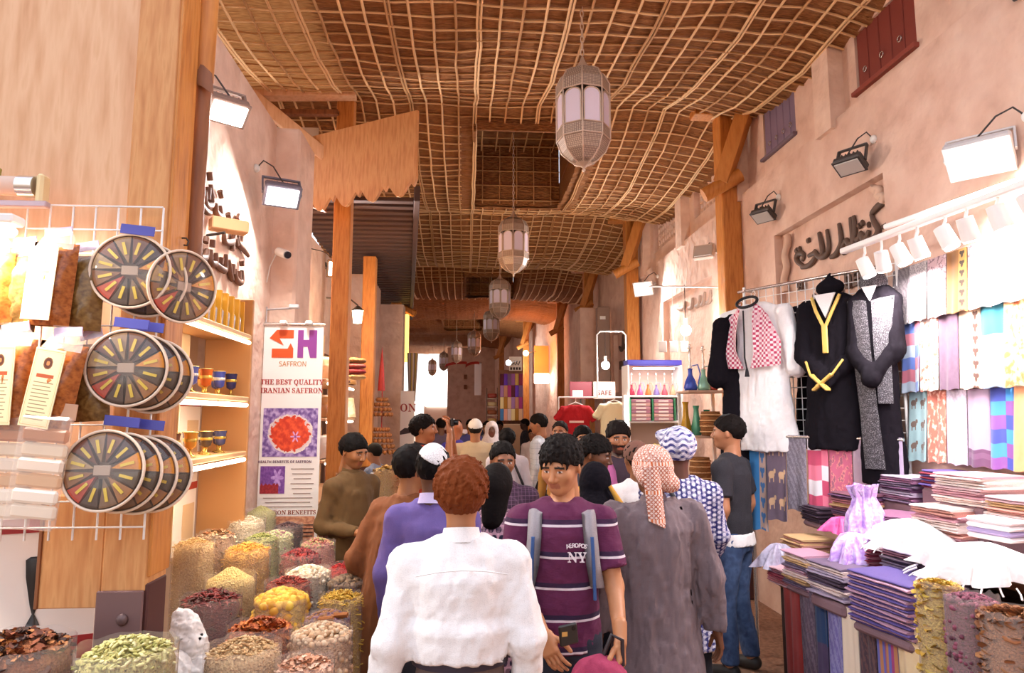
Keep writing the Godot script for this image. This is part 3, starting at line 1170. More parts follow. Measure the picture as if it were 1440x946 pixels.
func person(s: Dictionary) -> Dictionary:
	# s: label, x, d, turn, h, skin, hair, fine, arms, top, bottom ... ; local frame: forward -z, right +x
	var fine: int = s.get("fine", 1)
	var t := thing("person", s.label, "person", V(s.x, s.get("y", 0.0), s.d), deg_to_rad(s.get("turn", 0.0)), s.get("group", ""))
	var k: float = s.get("h", 1.7) / 1.75
	t.scale = Vector3.ONE * k
	s.node = t
	s.skinc = lin(s.get("skin", "b27a55"))
	s.hair_hex = s.get("hairc", "1a120d")
	s.hairc = lin(s.hair_hex)
	var lean: Vector2 = s.get("lean", Vector2.ZERO)
	var lx := func(y: float) -> float: return lean.x * clampf((y - 0.85) / 0.55, 0.0, 1.3)
	var lz := func(y: float) -> float: return lean.y * clampf((y - 0.85) / 0.55, 0.0, 1.3)
	s.HC = Vector3(lx.call(1.55) , 1.63, lz.call(1.55) - 0.015) + s.get("head_off", Vector3.ZERO)
	s.HB = Basis(Vector3.UP, deg_to_rad(s.get("head_turn", 0.0))) * Basis(Vector3.RIGHT, deg_to_rad(s.get("head_tilt", 0.0))) * Basis(Vector3.BACK, deg_to_rad(s.get("head_roll", 0.0)))
	var w: float = s.get("build", 1.0)
	# joints
	var arms := {}
	for side in [-1, 1]:
		var key := "arm_r" if side == 1 else "arm_l"
		var S := Vector3(0.172 * side * w + lx.call(1.4), 1.385, lz.call(1.4))
		var a: Array = s.get(key, [Vector3(0.225 * side * w, 1.12, 0.03), Vector3(0.225 * side * w, 0.87, -0.05)])
		arms[side] = [S, a[0], a[1]]
	s.arms = arms
	# body
	var bare: bool = s.has("top") and s.top.get("sleeve", "long") == "short"
	var F := sdf([0.024, 0.018 if bare else 0.026, 0.013 if bare else 0.022][fine])
	F.paint = paint_skin.bind(s)
	F.paint_on = true
	var secs := []
	for q in [[0.84, 0.12, 0.095], [0.95, 0.15, 0.105], [1.08, 0.132, 0.092], [1.22, 0.145, 0.1], [1.34, 0.155, 0.1], [1.42, 0.12, 0.075], [1.47, 0.06, 0.055]]:
		secs.append([q[0], lx.call(q[0]), lz.call(q[0]), q[1] * w, q[2] * w])
	F.loft(secs, 0.03)
	var neck0 := Vector3(lx.call(1.43), 1.43, lz.call(1.43) + 0.012)
	F.cap(neck0, s.HC + s.HB * Vector3(0, -0.06, 0.025), 0.058, 0.052, 0.03)
	var legs: Array = s.get("legs", [[Vector3(-0.09, 0.49, -0.01), Vector3(-0.10, 0.09, 0.03)], [Vector3(0.09, 0.49, -0.01), Vector3(0.10, 0.09, 0.03)]])
	for i in 2:
		var sg := -1.0 if i == 0 else 1.0
		var hip := Vector3(0.082 * sg, 0.9, 0)
		F.cap(hip, legs[i][0], 0.076 * w, 0.052, 0.03)
		F.cap(legs[i][0], legs[i][1], 0.05, 0.036, 0.02)
		F.cap(legs[i][1] + Vector3(0, -0.04, 0), legs[i][1] + Vector3(0.015 * sg, -0.05, -0.14), 0.036, 0.03, 0.02)
		var A: Array = arms[-1 if i == 0 else 1]
		F.cap(A[0], A[1], 0.047 * w, 0.04, 0.03)
		var hd: Vector3 = (A[2] - A[1]).normalized()
		F.cap(A[1], A[2] - hd * 0.02, 0.039, 0.028, 0.02)
		var hk := "hand_r" if i == 1 else "hand_l"
		if not s.has(hk):
			# a relaxed, coarse hand; near ones get a grid of their own below
			if fine == 0:
				F.cap(A[2], A[2] + hd * 0.07, 0.032, 0.03, 0.02)
				F.cap(A[2] + hd * 0.07, A[2] + hd * 0.15, 0.027, 0.018, 0.01)
				F.cap(A[2] + hd * 0.03, A[2] + hd * 0.09 + Vector3(-0.035 * sg, 0, -0.02), 0.016, 0.013, 0.01)
	if fine == 0:
		head_prims(F, s, false)
	var B := mb()
	F.build(B)
	if fine > 0:
		var H := sdf(s.get("head_h", 0.0055 if fine == 2 else 0.0075))
		H.paint = F.paint
		H.paint_on = true
		head_prims(H, s, s.get("face", true))
		H.build(B)
		for i in 2:
			var sg := -1.0 if i == 0 else 1.0
			var hk := "hand_r" if i == 1 else "hand_l"
			var A: Array = arms[-1 if i == 0 else 1]
			var hd: Vector3 = (A[2] - A[1]).normalized()
			var hs: Array = s.get(hk, [hd, Vector3(-sg, 0, -0.1), Vector3(0, 0.1, -1), 0.35, 0.2])
			if hs.is_empty():
				continue
			var G := sdf(0.0042 if fine == 2 else 0.0065)
			G.paint = F.paint
			G.paint_on = true
			hand_prims(G, A[2], hs[0], hs[1], hs[2], hs[3], hs[4] if hs.size() > 4 else 0.2)
			G.build(B)
	part("body", B, skin_mat(), t)
	# hair
	if s.has("hair"):
		hair(s, t, fine)
	if s.has("top"):
		garment(s, t, fine, w, lx, lz)
	if s.has("bottom"):
		var T := sdf([0.03, 0.022, 0.026][fine])
		var e := 0.012
		T.loft([[0.82, 0, 0, 0.14 * w, 0.112 * w], [0.92, 0, 0, 0.158 * w, 0.118 * w], [s.get("waist", 1.02), lx.call(1.0), lz.call(1.0), 0.145 * w, 0.108 * w]], 0.03)
		for i in 2:
			var sg := -1.0 if i == 0 else 1.0
			T.cap(Vector3(0.082 * sg, 0.88, 0), legs[i][0], 0.085 * w + e, 0.062 + e, 0.03)
			T.cap(legs[i][0], legs[i][1] + Vector3(0, 0.01, 0), 0.06 + e, 0.05 + e, 0.02, true)
		T.disp = fold.bind(0.007, 16.0, 0.8)
		T.disp_on = fine > 0
		part("trousers", sdf_mesh(T), s.bottom, t)
		if s.has("belt"):
			var bl := mb()
			var rows := []
			for yy in [s.get("waist", 1.02) - 0.04, s.get("waist", 1.02) - 0.004]:
				var row := []
				for q in 28:
					var an := TAU * q / 28
					row.append(Vector3(cos(an) * (0.15 * w + 0.014) + lx.call(1.0), yy, sin(an) * (0.112 * w + 0.014) + lz.call(1.0)))
				rows.append(row)
			bl.grid(rows, true, Vector3(0, 1, 0))
			part("belt", bl, s.belt, t)
		for i in 2:
			var sg := -1.0 if i == 0 else 1.0
			var sh := sdf(0.014)
			var an: Vector3 = legs[i][1]
			sh.cap(an + Vector3(0, -0.035, 0.02), an + Vector3(0.015 * sg, -0.05, -0.15), 0.046, 0.038, 0.02)
			sh.cut(Vector3(0, -1, 0), -(an.y - 0.088))
			part("shoe", sdf_mesh(sh), s.get("shoes", plain("2b2522", 0.6)), t)
	return s

func hair(s: Dictionary, t: Node, fine: int) -> void:
	var st: String = s.hair
	if st == "none":
		return
	var HC: Vector3 = s.HC
	var HB: Basis = s.HB
	var P := func(x: float, y: float, z: float) -> Vector3: return HC + HB * Vector3(x, y, z)
	var H := sdf([0.018, 0.009, 0.0065][fine])
	var th: float = s.get("hair_thick", 0.012)
	H.ell(P.call(0, 0.03, 0.016), Vector3(0.079 + th, 0.092 + th, 0.102 + th), 0.02, HB)
	if st == "long":
		H.cap(P.call(0, -0.02, 0.05), P.call(0, -0.2, 0.07), 0.09, 0.07, 0.05)
	if st == "bun":
		H.ell(P.call(0, 0.02, 0.12), Vector3(0.05, 0.045, 0.04), 0.02, HB)
	# hairline: a slanting cut, from the forehead down to the nape, and round the ears
	var a: float = s.get("hairline", 0.052)
	var b: float = s.get("nape", -0.085)
	if st == "long":
		b = -0.24
	var slope := (a - b) / 0.19
	var n := HB * Vector3(0, -1, -slope)
	var pt: Vector3 = P.call(0, a, -0.095)
	H.cut(n, n.dot(pt))
	for sx in ([-1.0, 1.0] if st != "long" else []):
		H.cap(P.call(0.075 * sx, -0.03, 0.005), P.call(0.14 * sx, -0.03, 0.005), 0.036, 0.04, 0.008, false, true)
	# locks combed from the crown outwards, so that the outline and the hairline are ragged
	var nl: int = [0, 46, 90][fine] if st != "long" else 0
	for i in nl:
		var yv := 1.0 - 1.55 * (i + 0.5) / nl
		var rr := sqrt(maxf(0.0, 1.0 - yv * yv))
		var an := i * 2.39996
		var dv := Vector3(cos(an) * rr, yv, sin(an) * rr)
		var e := dv * Vector3(0.077 + th, 0.09 + th, 0.1 + th) + Vector3(0, 0.03, 0.016)
		if e.y - a + slope * (e.z + 0.095) < 0.004 or (absf(e.x) > 0.06 and e.y < 0.012):
			continue
		var away := (dv - Vector3(0, 0.75, 0.35)).slide(dv).normalized()
		var tip: Vector3 = e + away * 0.034 + dv * (0.001 + 0.0045 * (0.5 + 0.5 * sin(i * 7.3)))
		H.cap(P.call(e.x, e.y, e.z), P.call(tip.x, tip.y, tip.z), 0.0085, 0.003, 0.006)
	H.disp = fold.bind(s.get("hair_rough", 0.004), 60.0, 1.0)
	H.disp_on = true
	var m := mat("hair_" + s.hair_hex, C(s.hair_hex), 0.75, 0.0, weave_tex(), Vector3(30, 9, 30))
	m.metallic_specular = 0.25
	part("hair", sdf_mesh(H), s.get("hair_mat", m), t)

func garment(s: Dictionary, t: Node, fine: int, w: float, lx: Callable, lz: Callable) -> void:
	var g: Dictionary = s.top
	var G := sdf([0.028, 0.0195, 0.0125][fine])
	var loose: float = g.get("loose", 0.0)
	var hem: float = g.get("hem", 0.86)
	var e := 0.016
	var secs := []
	if g.get("robe", false):
		var fl: float = g.get("flare", 1.0)
		for q in [[maxf(hem, 0.06), 0.225 * fl, 0.18 * fl], [0.5, 0.205 * fl, 0.165 * fl], [0.9, 0.182, 0.14], [1.08, 0.17, 0.13], [1.22, 0.172, 0.13], [1.34, 0.178, 0.124], [1.42, 0.145, 0.098], [1.475, 0.082, 0.074]]:
			secs.append([q[0], lx.call(q[0]), lz.call(q[0]), q[1] * w + loose, q[2] * w + loose])
	else:
		var belly: float = g.get("belly", 0.0)
		for q in [[hem, 0.158 + belly * 0.6, 0.118 + belly * 0.6], [hem + 0.1, 0.16 + belly, 0.12 + belly], [1.1, 0.152 + belly, 0.112 + belly], [1.22, 0.158, 0.118], [1.34, 0.168, 0.118], [1.42, 0.135, 0.09], [1.475, 0.072, 0.066]]:
			secs.append([q[0], lx.call(q[0]), lz.call(q[0]), q[1] * w + loose, q[2] * w + loose])
	var up := [secs[0]]
	for q in range(1, secs.size()):
		if secs[q][0] > up[-1][0] + 0.012:
			up.append(secs[q])
	G.loft(up, 0.02)
	var sr: float = g.get("sleeve_r", 0.0)
	for side in [-1, 1]:
		var A: Array = s.arms[side]
		var N := Vector3(0.05 * side + lx.call(1.44), 1.445, lz.call(1.44) + 0.005)
		G.cap(N, A[0], 0.042, 0.06 * w + sr * 0.4, 0.05)
		if g.get("sleeve", "long") == "short":
			G.cap(A[0], A[0].lerp(A[1], 0.72), 0.061 * w + sr, 0.066 + sr, 0.035, true)
		else:
			G.cap(A[0], A[1], 0.061 * w + sr, 0.054 + sr, 0.04)
			G.cap(A[1], A[1].lerp(A[2], 0.98), 0.054 + sr, 0.043 + sr * g.get("cuff", 1.0), 0.03, true)
	G.disp = fold.bind(g.get("fold", 0.008), g.get("fold_f", 11.0), g.get("fold_y", 0.5))
	G.disp_on = true
	part(g.get("name", "shirt"), sdf_mesh(G), g.mat, t)
	if g.has("collar"):
		var rows := []
		for q in [[1.462, 0.080], [1.488, 0.069], [1.512, 0.064]]:
			var row := []
			for i in 24:
				var an := TAU * i / 24
				row.append(Vector3(lx.call(1.47) + cos(an) * q[1], q[0] - sin(an) * -0.012, lz.call(1.47) + 0.008 + sin(an) * q[1]))
			rows.append(row)
		var cb := mb().grid(rows, true, Vector3(lx.call(1.47), 1.48, lz.call(1.47)))
		part("collar", cb, g.collar, t)

# ---------- the shoppers ----------
func pattern_tex(kind: String, a: String, b: String, c: String) -> Texture2D:
	var n := 128
	var im := Image.create(n, n, false, Image.FORMAT_RGB8)
	var A := C(a)
	var B := C(b)
	var D := C(c)
	for y in n:
		for x in n:
			var col := A
			match kind:
				"rugby":
					col = A
					if y > 40 and y < 70: col = B
					if y >= 60 and y < 70: col = D
				"tiedye":
					var u := fposmod(x, 16.0) - 8.0
					var v := fposmod(y + (8 if (x / 16) % 2 else 0), 16.0) - 8.0
					col = B if Vector2(u / 6.2, v / 5.0).length() + 0.25 * sin(x * 1.7 + y * 2.3) * 0.5 < 1.0 else A
				"polka":
					var u := fposmod(x + (16 if (y / 32) % 2 else 0), 32.0) - 16.0
					var v := fposmod(y, 32.0) - 16.0
					col = B if Vector2(u / 11.5, v / 13.0).length() < 1.0 else A
				"plaid":
					col = A
					if x % 16 < 2 or y % 16 < 2: col = B
					if x % 32 < 1 or y % 32 < 1: col = D
				"lattice":
					col = A
					if (x + y) % 10 < 3 or (x - y + 1280) % 10 < 3: col = B
					if y % 64 > 54: col = D if (x / 4) % 2 else A
				"wavy":
					col = A if sin(y * TAU / 32.0 + 1.6 * sin(x * TAU / 64.0)) > 0.1 else B
			im.set_pixel(x, y, col)
	return ImageTexture.create_from_image(im)

func pattern(key: String, kind: String, a: String, b: String, c: String, per_m: Vector3, rough := 0.9) -> StandardMaterial3D:
	if mats.has(key):
		return mats[key]
	return mat(key, Color.WHITE, rough, 0.0, pattern_tex(kind, a, b, c), per_m, weave_norm(), 0.2)

func head_part(s: Dictionary, called: String, m: Material, h: float, rough: float, prims: Callable) -> void:
	# a wrapping built round the head, in the head's own axes
	var F := sdf(h)
	var P := func(x: float, y: float, z: float) -> Vector3: return s.HC + s.HB * Vector3(x, y, z)
	prims.call(F, P, s.HB)
	if rough > 0.0:
		F.disp = fold.bind(rough, 26.0, 0.8)
		F.disp_on = true
	part(called, sdf_mesh(F), m, s.node)

func skullcap(s: Dictionary, m: Material, h: float, low := 0.035) -> void:
	head_part(s, "cap", m, h, 0.0, func(F: Sdf, P: Callable, HB: Basis) -> void:
		F.ell(P.call(0, 0.03, 0.016), Vector3(0.094, 0.11, 0.116), 0.01, HB)
		F.cut(HB * Vector3(0, -1, -0.25), (HB * Vector3(0, -1, -0.25)).dot(P.call(0, low, 0.0))))

func hood(s: Dictionary, m: Material, h: float, face_open: bool) -> void:
	head_part(s, "headscarf", m, h, 0.006, func(F: Sdf, P: Callable, HB: Basis) -> void:
		F.ell(P.call(0, 0.022, 0.016), Vector3(0.096, 0.112, 0.118), 0.03, HB)
		F.cap(P.call(0, -0.05, 0.03), P.call(0, -0.22, 0.04), 0.085, 0.14, 0.06)
		F.cap(P.call(0, -0.2, 0.05), P.call(0, -0.36, 0.06), 0.15, 0.17, 0.05)
		F.cap(P.call(0, -0.14, -0.03), P.call(0, -0.28, -0.05), 0.075, 0.1, 0.05)
		if face_open:
			F.ell(P.call(0, -0.03, -0.115), Vector3(0.058, 0.092, 0.07), 0.01, HB, true))

func build_people_near() -> void:
	var white := cloth("shirt_white", "f4efec")
	# man in a white shirt, seen from behind
	var a := person({"label": "person in a white long-sleeved shirt and dark belt, seen from behind, reddish hair", "x": -0.01, "d": 2.35, "turn": 2.0, "h": 1.6, "fine": 2, "build": 1.06, "skin": "a8704c", "hair": "short", "hairc": "743817", "hair_thick": 0.02, "hair_rough": 0.007, "nape": -0.10, "face": false, "head_turn": -4.0,
		"arm_l": [Vector3(-0.25, 1.13, 0.05), Vector3(-0.28, 0.88, 0.0)], "arm_r": [Vector3(0.235, 1.13, 0.05), Vector3(0.245, 0.88, -0.02)],
		"top": {"mat": white, "collar": white, "hem": 1.075, "loose": 0.012, "belly": 0.016, "fold": 0.016, "fold_f": 8.0, "fold_y": 0.45, "sleeve_r": 0.005}, "bottom": cloth("trousers_brown", "6e5a54"), "belt": plain("2b2230", 0.4), "waist": 1.09})
	part("yoke_seam", mb().tube([Vector3(-0.16, 1.37, 0.128), Vector3(-0.08, 1.385, 0.14), Vector3(0, 1.39, 0.142), Vector3(0.08, 1.385, 0.14), Vector3(0.16, 1.37, 0.128)], 0.0022, 5), white, a.node)
	# young man in a striped T-shirt, looking down to his right
	var stripe := pattern("rugby", "rugby", "5e1f45", "2c1c3a", "e8dce0", Vector3(2, 7.6, 2))
	var b := person({"label": "person in a plum striped T-shirt with a grey backpack, holding a phone", "x": 0.41, "d": 2.95, "turn": 174.0, "h": 1.66, "fine": 2, "skin": "bd8058", "hair": "short", "hairc": "1c1512", "hair_thick": 0.013, "hair_rough": 0.007, "hairline": 0.05, "nape": -0.06, "head_turn": -26.0, "head_tilt": -16.0, "head_h": 0.0045, "eyes_open": 0.55, "lean": Vector2(0.0, -0.03),
		"arm_r": [Vector3(0.215, 1.13, -0.06), Vector3(0.085, 0.98, -0.26)], "arm_l": [Vector3(-0.225, 1.12, -0.08), Vector3(-0.225, 0.96, -0.27)],
		"hand_r": [Vector3(-0.35, -0.75, -0.35), Vector3(-0.5, -0.1, 0.8), Vector3(-0.75, 0.55, -0.2), 0.42, 0.3], "hand_l": [Vector3(0.05, -0.8, -0.45), Vector3(0.9, -0.1, 0.35), Vector3(0.6, 0.2, -0.6), 0.5, 0.3],
		"top": {"mat": stripe, "sleeve": "short", "hem": 0.84, "loose": 0.008, "fold": 0.010, "fold_f": 9.0, "fold_y": 0.8, "sleeve_r": 0.01, "name": "t_shirt"}, "bottom": cloth("jeans_dark", "2c3040")})
	for sx in [-1.0, 1.0]:
		var st := mb()
		var path := []
		for q in [[1.42, 0.10, 0.06], [1.465, 0.105, -0.02], [1.43, 0.115, -0.115], [1.33, 0.12, -0.158], [1.22, 0.13, -0.155], [1.12, 0.15, -0.11]]:
			path.append(Vector3(q[1] * sx, q[0], q[2]))
		var rows := []
		for p in path:
			rows.append([p + Vector3(-0.03, 0, 0.004), p + Vector3(0, 0, -0.008), p + Vector3(0.03, 0, 0.004), p + Vector3(0.0, 0, 0.014)])
		part("backpack_strap", st.grid(rows, true, Vector3(0, 1.3, 0.0)), cloth("strap_grey", "9a9296"), b.node)
		part("strap_tape", mb().tube([Vector3(0.125 * sx, 1.34, -0.168), Vector3(0.13 * sx, 1.22, -0.166), Vector3(0.135 * sx, 1.08, -0.15)], 0.008, 5), cloth("tape_blue", "3c5c94"), b.node)
	txt("NY", b.node, Vector3(-0.06, 1.255, -0.166), 0.04, plain("e8dce0", 0.7), Basis(Vector3.UP, PI), true, "Droid Serif")
	for i in 7:
		var an := -0.7 + i * 0.23
		txt("AEROPOS"[i], b.node, Vector3(-0.06 - sin(an) * 0.06, 1.285 + cos(an) * 0.02, -0.164), 0.018, plain("e8dce0", 0.7), Basis(Vector3.UP, PI) * Basis(Vector3.BACK, -an * 0.6))
	var bp := sdf(0.014)
	bp.ell(Vector3(0, 1.2, 0.2), Vector3(0.15, 0.22, 0.08), 0.02)
	part("backpack", sdf_mesh(bp), cloth("pack_grey", "7c7880"), b.node)
	# what he holds
	var ph := thing("phone", "dark phone held by the person in the striped T-shirt", "phone", V(0.385, 0.955, 2.6), 0.3)
	part("case", mb().box(Vector3.ZERO, Vector3(0.075, 0.075, 0.012), 0.005, Basis(Vector3.BACK, 0.1)), plain("2a2622", 0.35), ph)
	part("camera_lens", mb().tube([Vector3(0.018, 0.022, 0.006), Vector3(0.018, 0.022, 0.009)], 0.007, 10), plain("0e0c0c", 0.15), ph)
	part("sticker", mb().box(Vector3(-0.018, 0.005, 0.007), Vector3(0.022, 0.016, 0.001)), plain("c89a50", 0.5), ph)
	var cap := sdf(0.009)
	cap.ell(Vector3(0, 0, 0), Vector3(0.11, 0.1, 0.08), 0.02)
	cap.cut(Vector3(0, -1, 0), 0.06)
	cap.disp = fold.bind(0.008, 14.0, 0.6)
	cap.disp_on = true
	var cp := thing("pink_bag", "crumpled pink bag in the striped T-shirt wearer's hand", "bag", V(0.5, 0.775, 2.62))
	part("cloth", sdf_mesh(cap), cloth("bag_pink", "a83a5c"), cp)
	part("handle", mb().tube([Vector3(0.02, 0.1, 0), Vector3(0.05, 0.17, 0), Vector3(0.09, 0.15, 0), Vector3(0.09, 0.06, 0)], 0.008, 6), plain("2c2226", 0.5), cp)
	# man in a long grey robe with an orange-checked headcloth
	var robe := cloth("robe_grey", "78676a")
	var g := person({"label": "person in a long grey robe with an orange-checked headcloth, seen from behind", "x": 0.89, "d": 3.25, "turn": 4.0, "h": 1.60, "fine": 2, "build": 1.18, "skin": "7a4c34", "face": false, "head_turn": 8.0,
		"arm_l": [Vector3(-0.27, 1.12, 0.02), Vector3(-0.28, 0.86, -0.04)], "arm_r": [Vector3(0.29, 1.1, 0.02), Vector3(0.33, 0.83, 0.0)],
		"top": {"mat": robe, "robe": true, "hem": 0.08, "flare": 1.08, "fold": 0.028, "fold_f": 7.5, "fold_y": 0.12, "sleeve_r": 0.02, "name": "robe", "collar": robe}})
	var orange_check := pattern("keffiyeh_orange", "lattice", "f2e2d8", "a8441c", "d0601c", Vector3(3.6, 3.6, 3.6))
	head_part(g, "headcloth", orange_check, 0.0075, 0.006, func(F: Sdf, P: Callable, HB: Basis) -> void:
		F.ell(P.call(0, 0.03, 0.016), Vector3(0.102, 0.112, 0.122), 0.03, HB)
		F.cap(P.call(-0.06, -0.02, 0.08), P.call(0.07, -0.055, 0.07), 0.055, 0.05, 0.03)
		F.cut(HB * Vector3(0, -1, -0.25), (HB * Vector3(0, -1, -0.25)).dot(P.call(0, -0.085, 0.0))))
	var tail := []
	for j in 7:
		var v := j / 6.0
		var row := []
		for i in 5:
			var u := i / 4.0
			row.append(g.HC + Vector3(lerpf(-0.09, 0.0, u) + 0.02 * v, 0.03 - 0.26 * v - 0.04 * u * v, 0.125 + 0.025 * sin(u * 3.0) + 0.02 * v))
		tail.append(row)
	part("headcloth_tail", mb().grid(tail, false, g.HC), orange_check, g.node)
	# tall woman in tie-dye with a wrapped turban
	var td := pattern("tiedye", "tiedye", "2a2a6c", "f0ecf4", "ffffff", Vector3(4.2, 4.2, 4.2))
	var w := person({"label": "person in a navy and white tie-dyed dress and matching wrapped turban", "x": 1.24, "d": 3.95, "turn": -12.0, "h": 1.66, "fine": 1, "build": 1.05, "skin": "5a3424", "face": false,
		"arm_l": [Vector3(-0.2, 1.12, -0.1), Vector3(-0.12, 1.0, -0.3)], "arm_r": [Vector3(0.24, 1.13, -0.04), Vector3(0.2, 0.95, -0.22)],
		"top": {"mat": td, "robe": true, "hem": 0.5, "flare": 0.95, "fold": 0.012, "fold_f": 8.0, "fold_y": 0.2, "name": "dress"}, "bottom": cloth("trousers_black", "1c1a20")})
	head_part(w, "turban", pattern("turban", "wavy", "35357c", "eeeaf4", "ffffff", Vector3(7, 7, 7)), 0.009, 0.008, func(F: Sdf, P: Callable, HB: Basis) -> void:
		F.ell(P.call(0, 0.045, 0.02), Vector3(0.11, 0.115, 0.128), 0.03, HB)
		F.ell(P.call(-0.08, 0.1, 0.0), Vector3(0.055, 0.04, 0.05), 0.02, HB)
		F.cut(HB * Vector3(0, -1, -0.2), (HB * Vector3(0, -1, -0.2)).dot(P.call(0, -0.03, 0.0))))
	part("shoulder_strap", mb().tube([Vector3(-0.1, 1.47, 0.03), Vector3(-0.05, 1.38, 0.13), Vector3(0.06, 1.2, 0.155), Vector3(0.15, 1.02, 0.13)], 0.014, 6), plain("1c1820", 0.6), w.node)
	# man in charcoal T-shirt and jeans
	var m := person({"label": "person in a charcoal T-shirt and blue jeans with a hand in the pocket", "x": 1.885, "d": 4.8, "turn": 48.0, "h": 1.76, "fine": 1, "build": 1.06, "skin": "b27854", "hair": "short", "hairc": "17110f", "hair_thick": 0.009, "head_turn": 12.0, "nape": -0.07,
		"arm_r": [Vector3(0.26, 1.12, 0.04), Vector3(0.22, 0.89, -0.06)], "hand_r": [Vector3(-0.15, -1, -0.2), Vector3(-1, 0, 0.2), Vector3(0, 0.0, -1), 0.4, 0.1],
		"top": {"mat": mat("tee_charcoal", Color.WHITE, 0.9, 0.0, ntex(81, 0.12, ["242226", "34323a", "1c1a1e", "3e3c44"], 128, 3), Vector3(10, 10, 10)), "sleeve": "short", "hem": 0.93, "fold": 0.008, "name": "t_shirt"}, "bottom": mat("jeans", Color.WHITE, 0.9, 0.0, ntex(82, 0.03, ["22304e", "34486c", "4a6086", "2a3a5c"], 128, 4), Vector3(3, 2, 3)), "legs": [[Vector3(-0.1, 0.49, -0.04), Vector3(-0.14, 0.09, 0.0)], [Vector3(0.1, 0.49, -0.02), Vector3(0.13, 0.09, 0.05)]]})
	var us := sdf(0.014)
	us.loft([[0.86, 0, 0, 0.185, 0.142], [0.95, 0, 0, 0.175, 0.132]], 0.01)
	us.disp = fold.bind(0.006, 14.0, 0.5)
	us.disp_on = true
	part("undershirt_hem", sdf_mesh(us), white, m.node)
	part("bracelet", mb().tube(ring(Vector3(0.225, 0.915, -0.05), 0.033, Vector3(0.1, -1, -0.4), 14), 0.005, 5, false), plain("8c7a6c", 0.4), m.node)
	# man in a violet shirt with a crocheted skullcap
	var vio := cloth("shirt_violet", "6c5a9c")
	var v := person({"label": "person in a violet shirt and sparkling white skullcap, seen from behind", "x": -0.15, "d": 3.3, "turn": -8.0, "h": 1.61, "fine": 1, "build": 1.0, "skin": "5c3a28", "hair": "short", "hairc": "120e0e", "hair_thick": 0.008, "nape": -0.08, "face": false,
		"top": {"mat": vio, "collar": cloth("collar_lilac", "c8bce0"), "hem": 0.84, "fold": 0.010, "sleeve_r": 0.008}, "bottom": cloth("trousers_dark", "2c2a30")})
	head_part(v, "skullcap", mat("cap_crochet", Color.WHITE, 0.6, 0.0, ntex(83, 0.12, ["5a5658", "d8d4d4", "ffffff", "9a9698", "f0ecec"], 128, 2), Vector3(9, 9, 9)), 0.0065, 0.0, func(F: Sdf, P: Callable, HB: Basis) -> void:
		F.ell(P.call(0, 0.035, 0.02), Vector3(0.084, 0.104, 0.112), 0.01, HB)
		F.cut(HB * Vector3(-0.5, -1, -0.1), (HB * Vector3(-0.5, -1, -0.1)).dot(P.call(0, 0.06, 0.0))))
	# man bending in a rust-brown tunic
	var rust := cloth("tunic_rust", "7c4620")
	person({"label": "person in a rust-brown tunic bending over the spice sacks, dark hair", "x": -0.40, "d": 3.6, "turn": -35.0, "h": 1.60, "fine": 1, "skin": "a06a44", "hair": "short", "hairc": "17110f", "head_turn": -12.0, "hair_thick": 0.013, "lean": Vector2(0.10, -0.05),
		"arm_l": [Vector3(-0.18, 1.12, 0.03), Vector3(-0.2, 0.88, -0.06)],
		"top": {"mat": rust, "robe": true, "hem": 0.42, "fold": 0.018, "fold_f": 8.0, "fold_y": 0.2, "sleeve_r": 0.012, "name": "tunic"}, "bottom": rust})
	# shopkeeper in olive-brown
	var olive := cloth("tunic_olive", "644824")
	person({"label": "person in an olive-brown tunic looking down behind the spice sacks", "x": -0.76, "d": 4.75, "turn": -132.0, "h": 1.63, "fine": 1, "skin": "a56c44", "hair": "short", "hairc": "14100e", "hair_thick": 0.012, "head_turn": 6.0, "head_tilt": -16.0, "eyes_open": 0.5, "stubble": 0.25, "head_h": 0.006,
		"arm_r": [Vector3(0.22, 1.12, 0.04), Vector3(0.12, 1.09, -0.22)], "arm_l": [Vector3(-0.22, 1.12, 0.02), Vector3(-0.08, 1.08, -0.24)], "hand_r": [Vector3(-0.4, 0.0, -0.9), Vector3(0, -1, 0), Vector3(-0.8, 0.2, -0.2), 0.45, 0.2], "hand_l": [Vector3(0.5, 0.0, -0.9), Vector3(0, 1, 0), Vector3(-0.2, 0.2, -0.6), 0.4, 0.2],
		"top": {"mat": olive, "collar": olive, "robe": true, "hem": 0.45, "fold": 0.014, "fold_f": 9.0, "fold_y": 0.3, "name": "tunic"}, "bottom": olive})

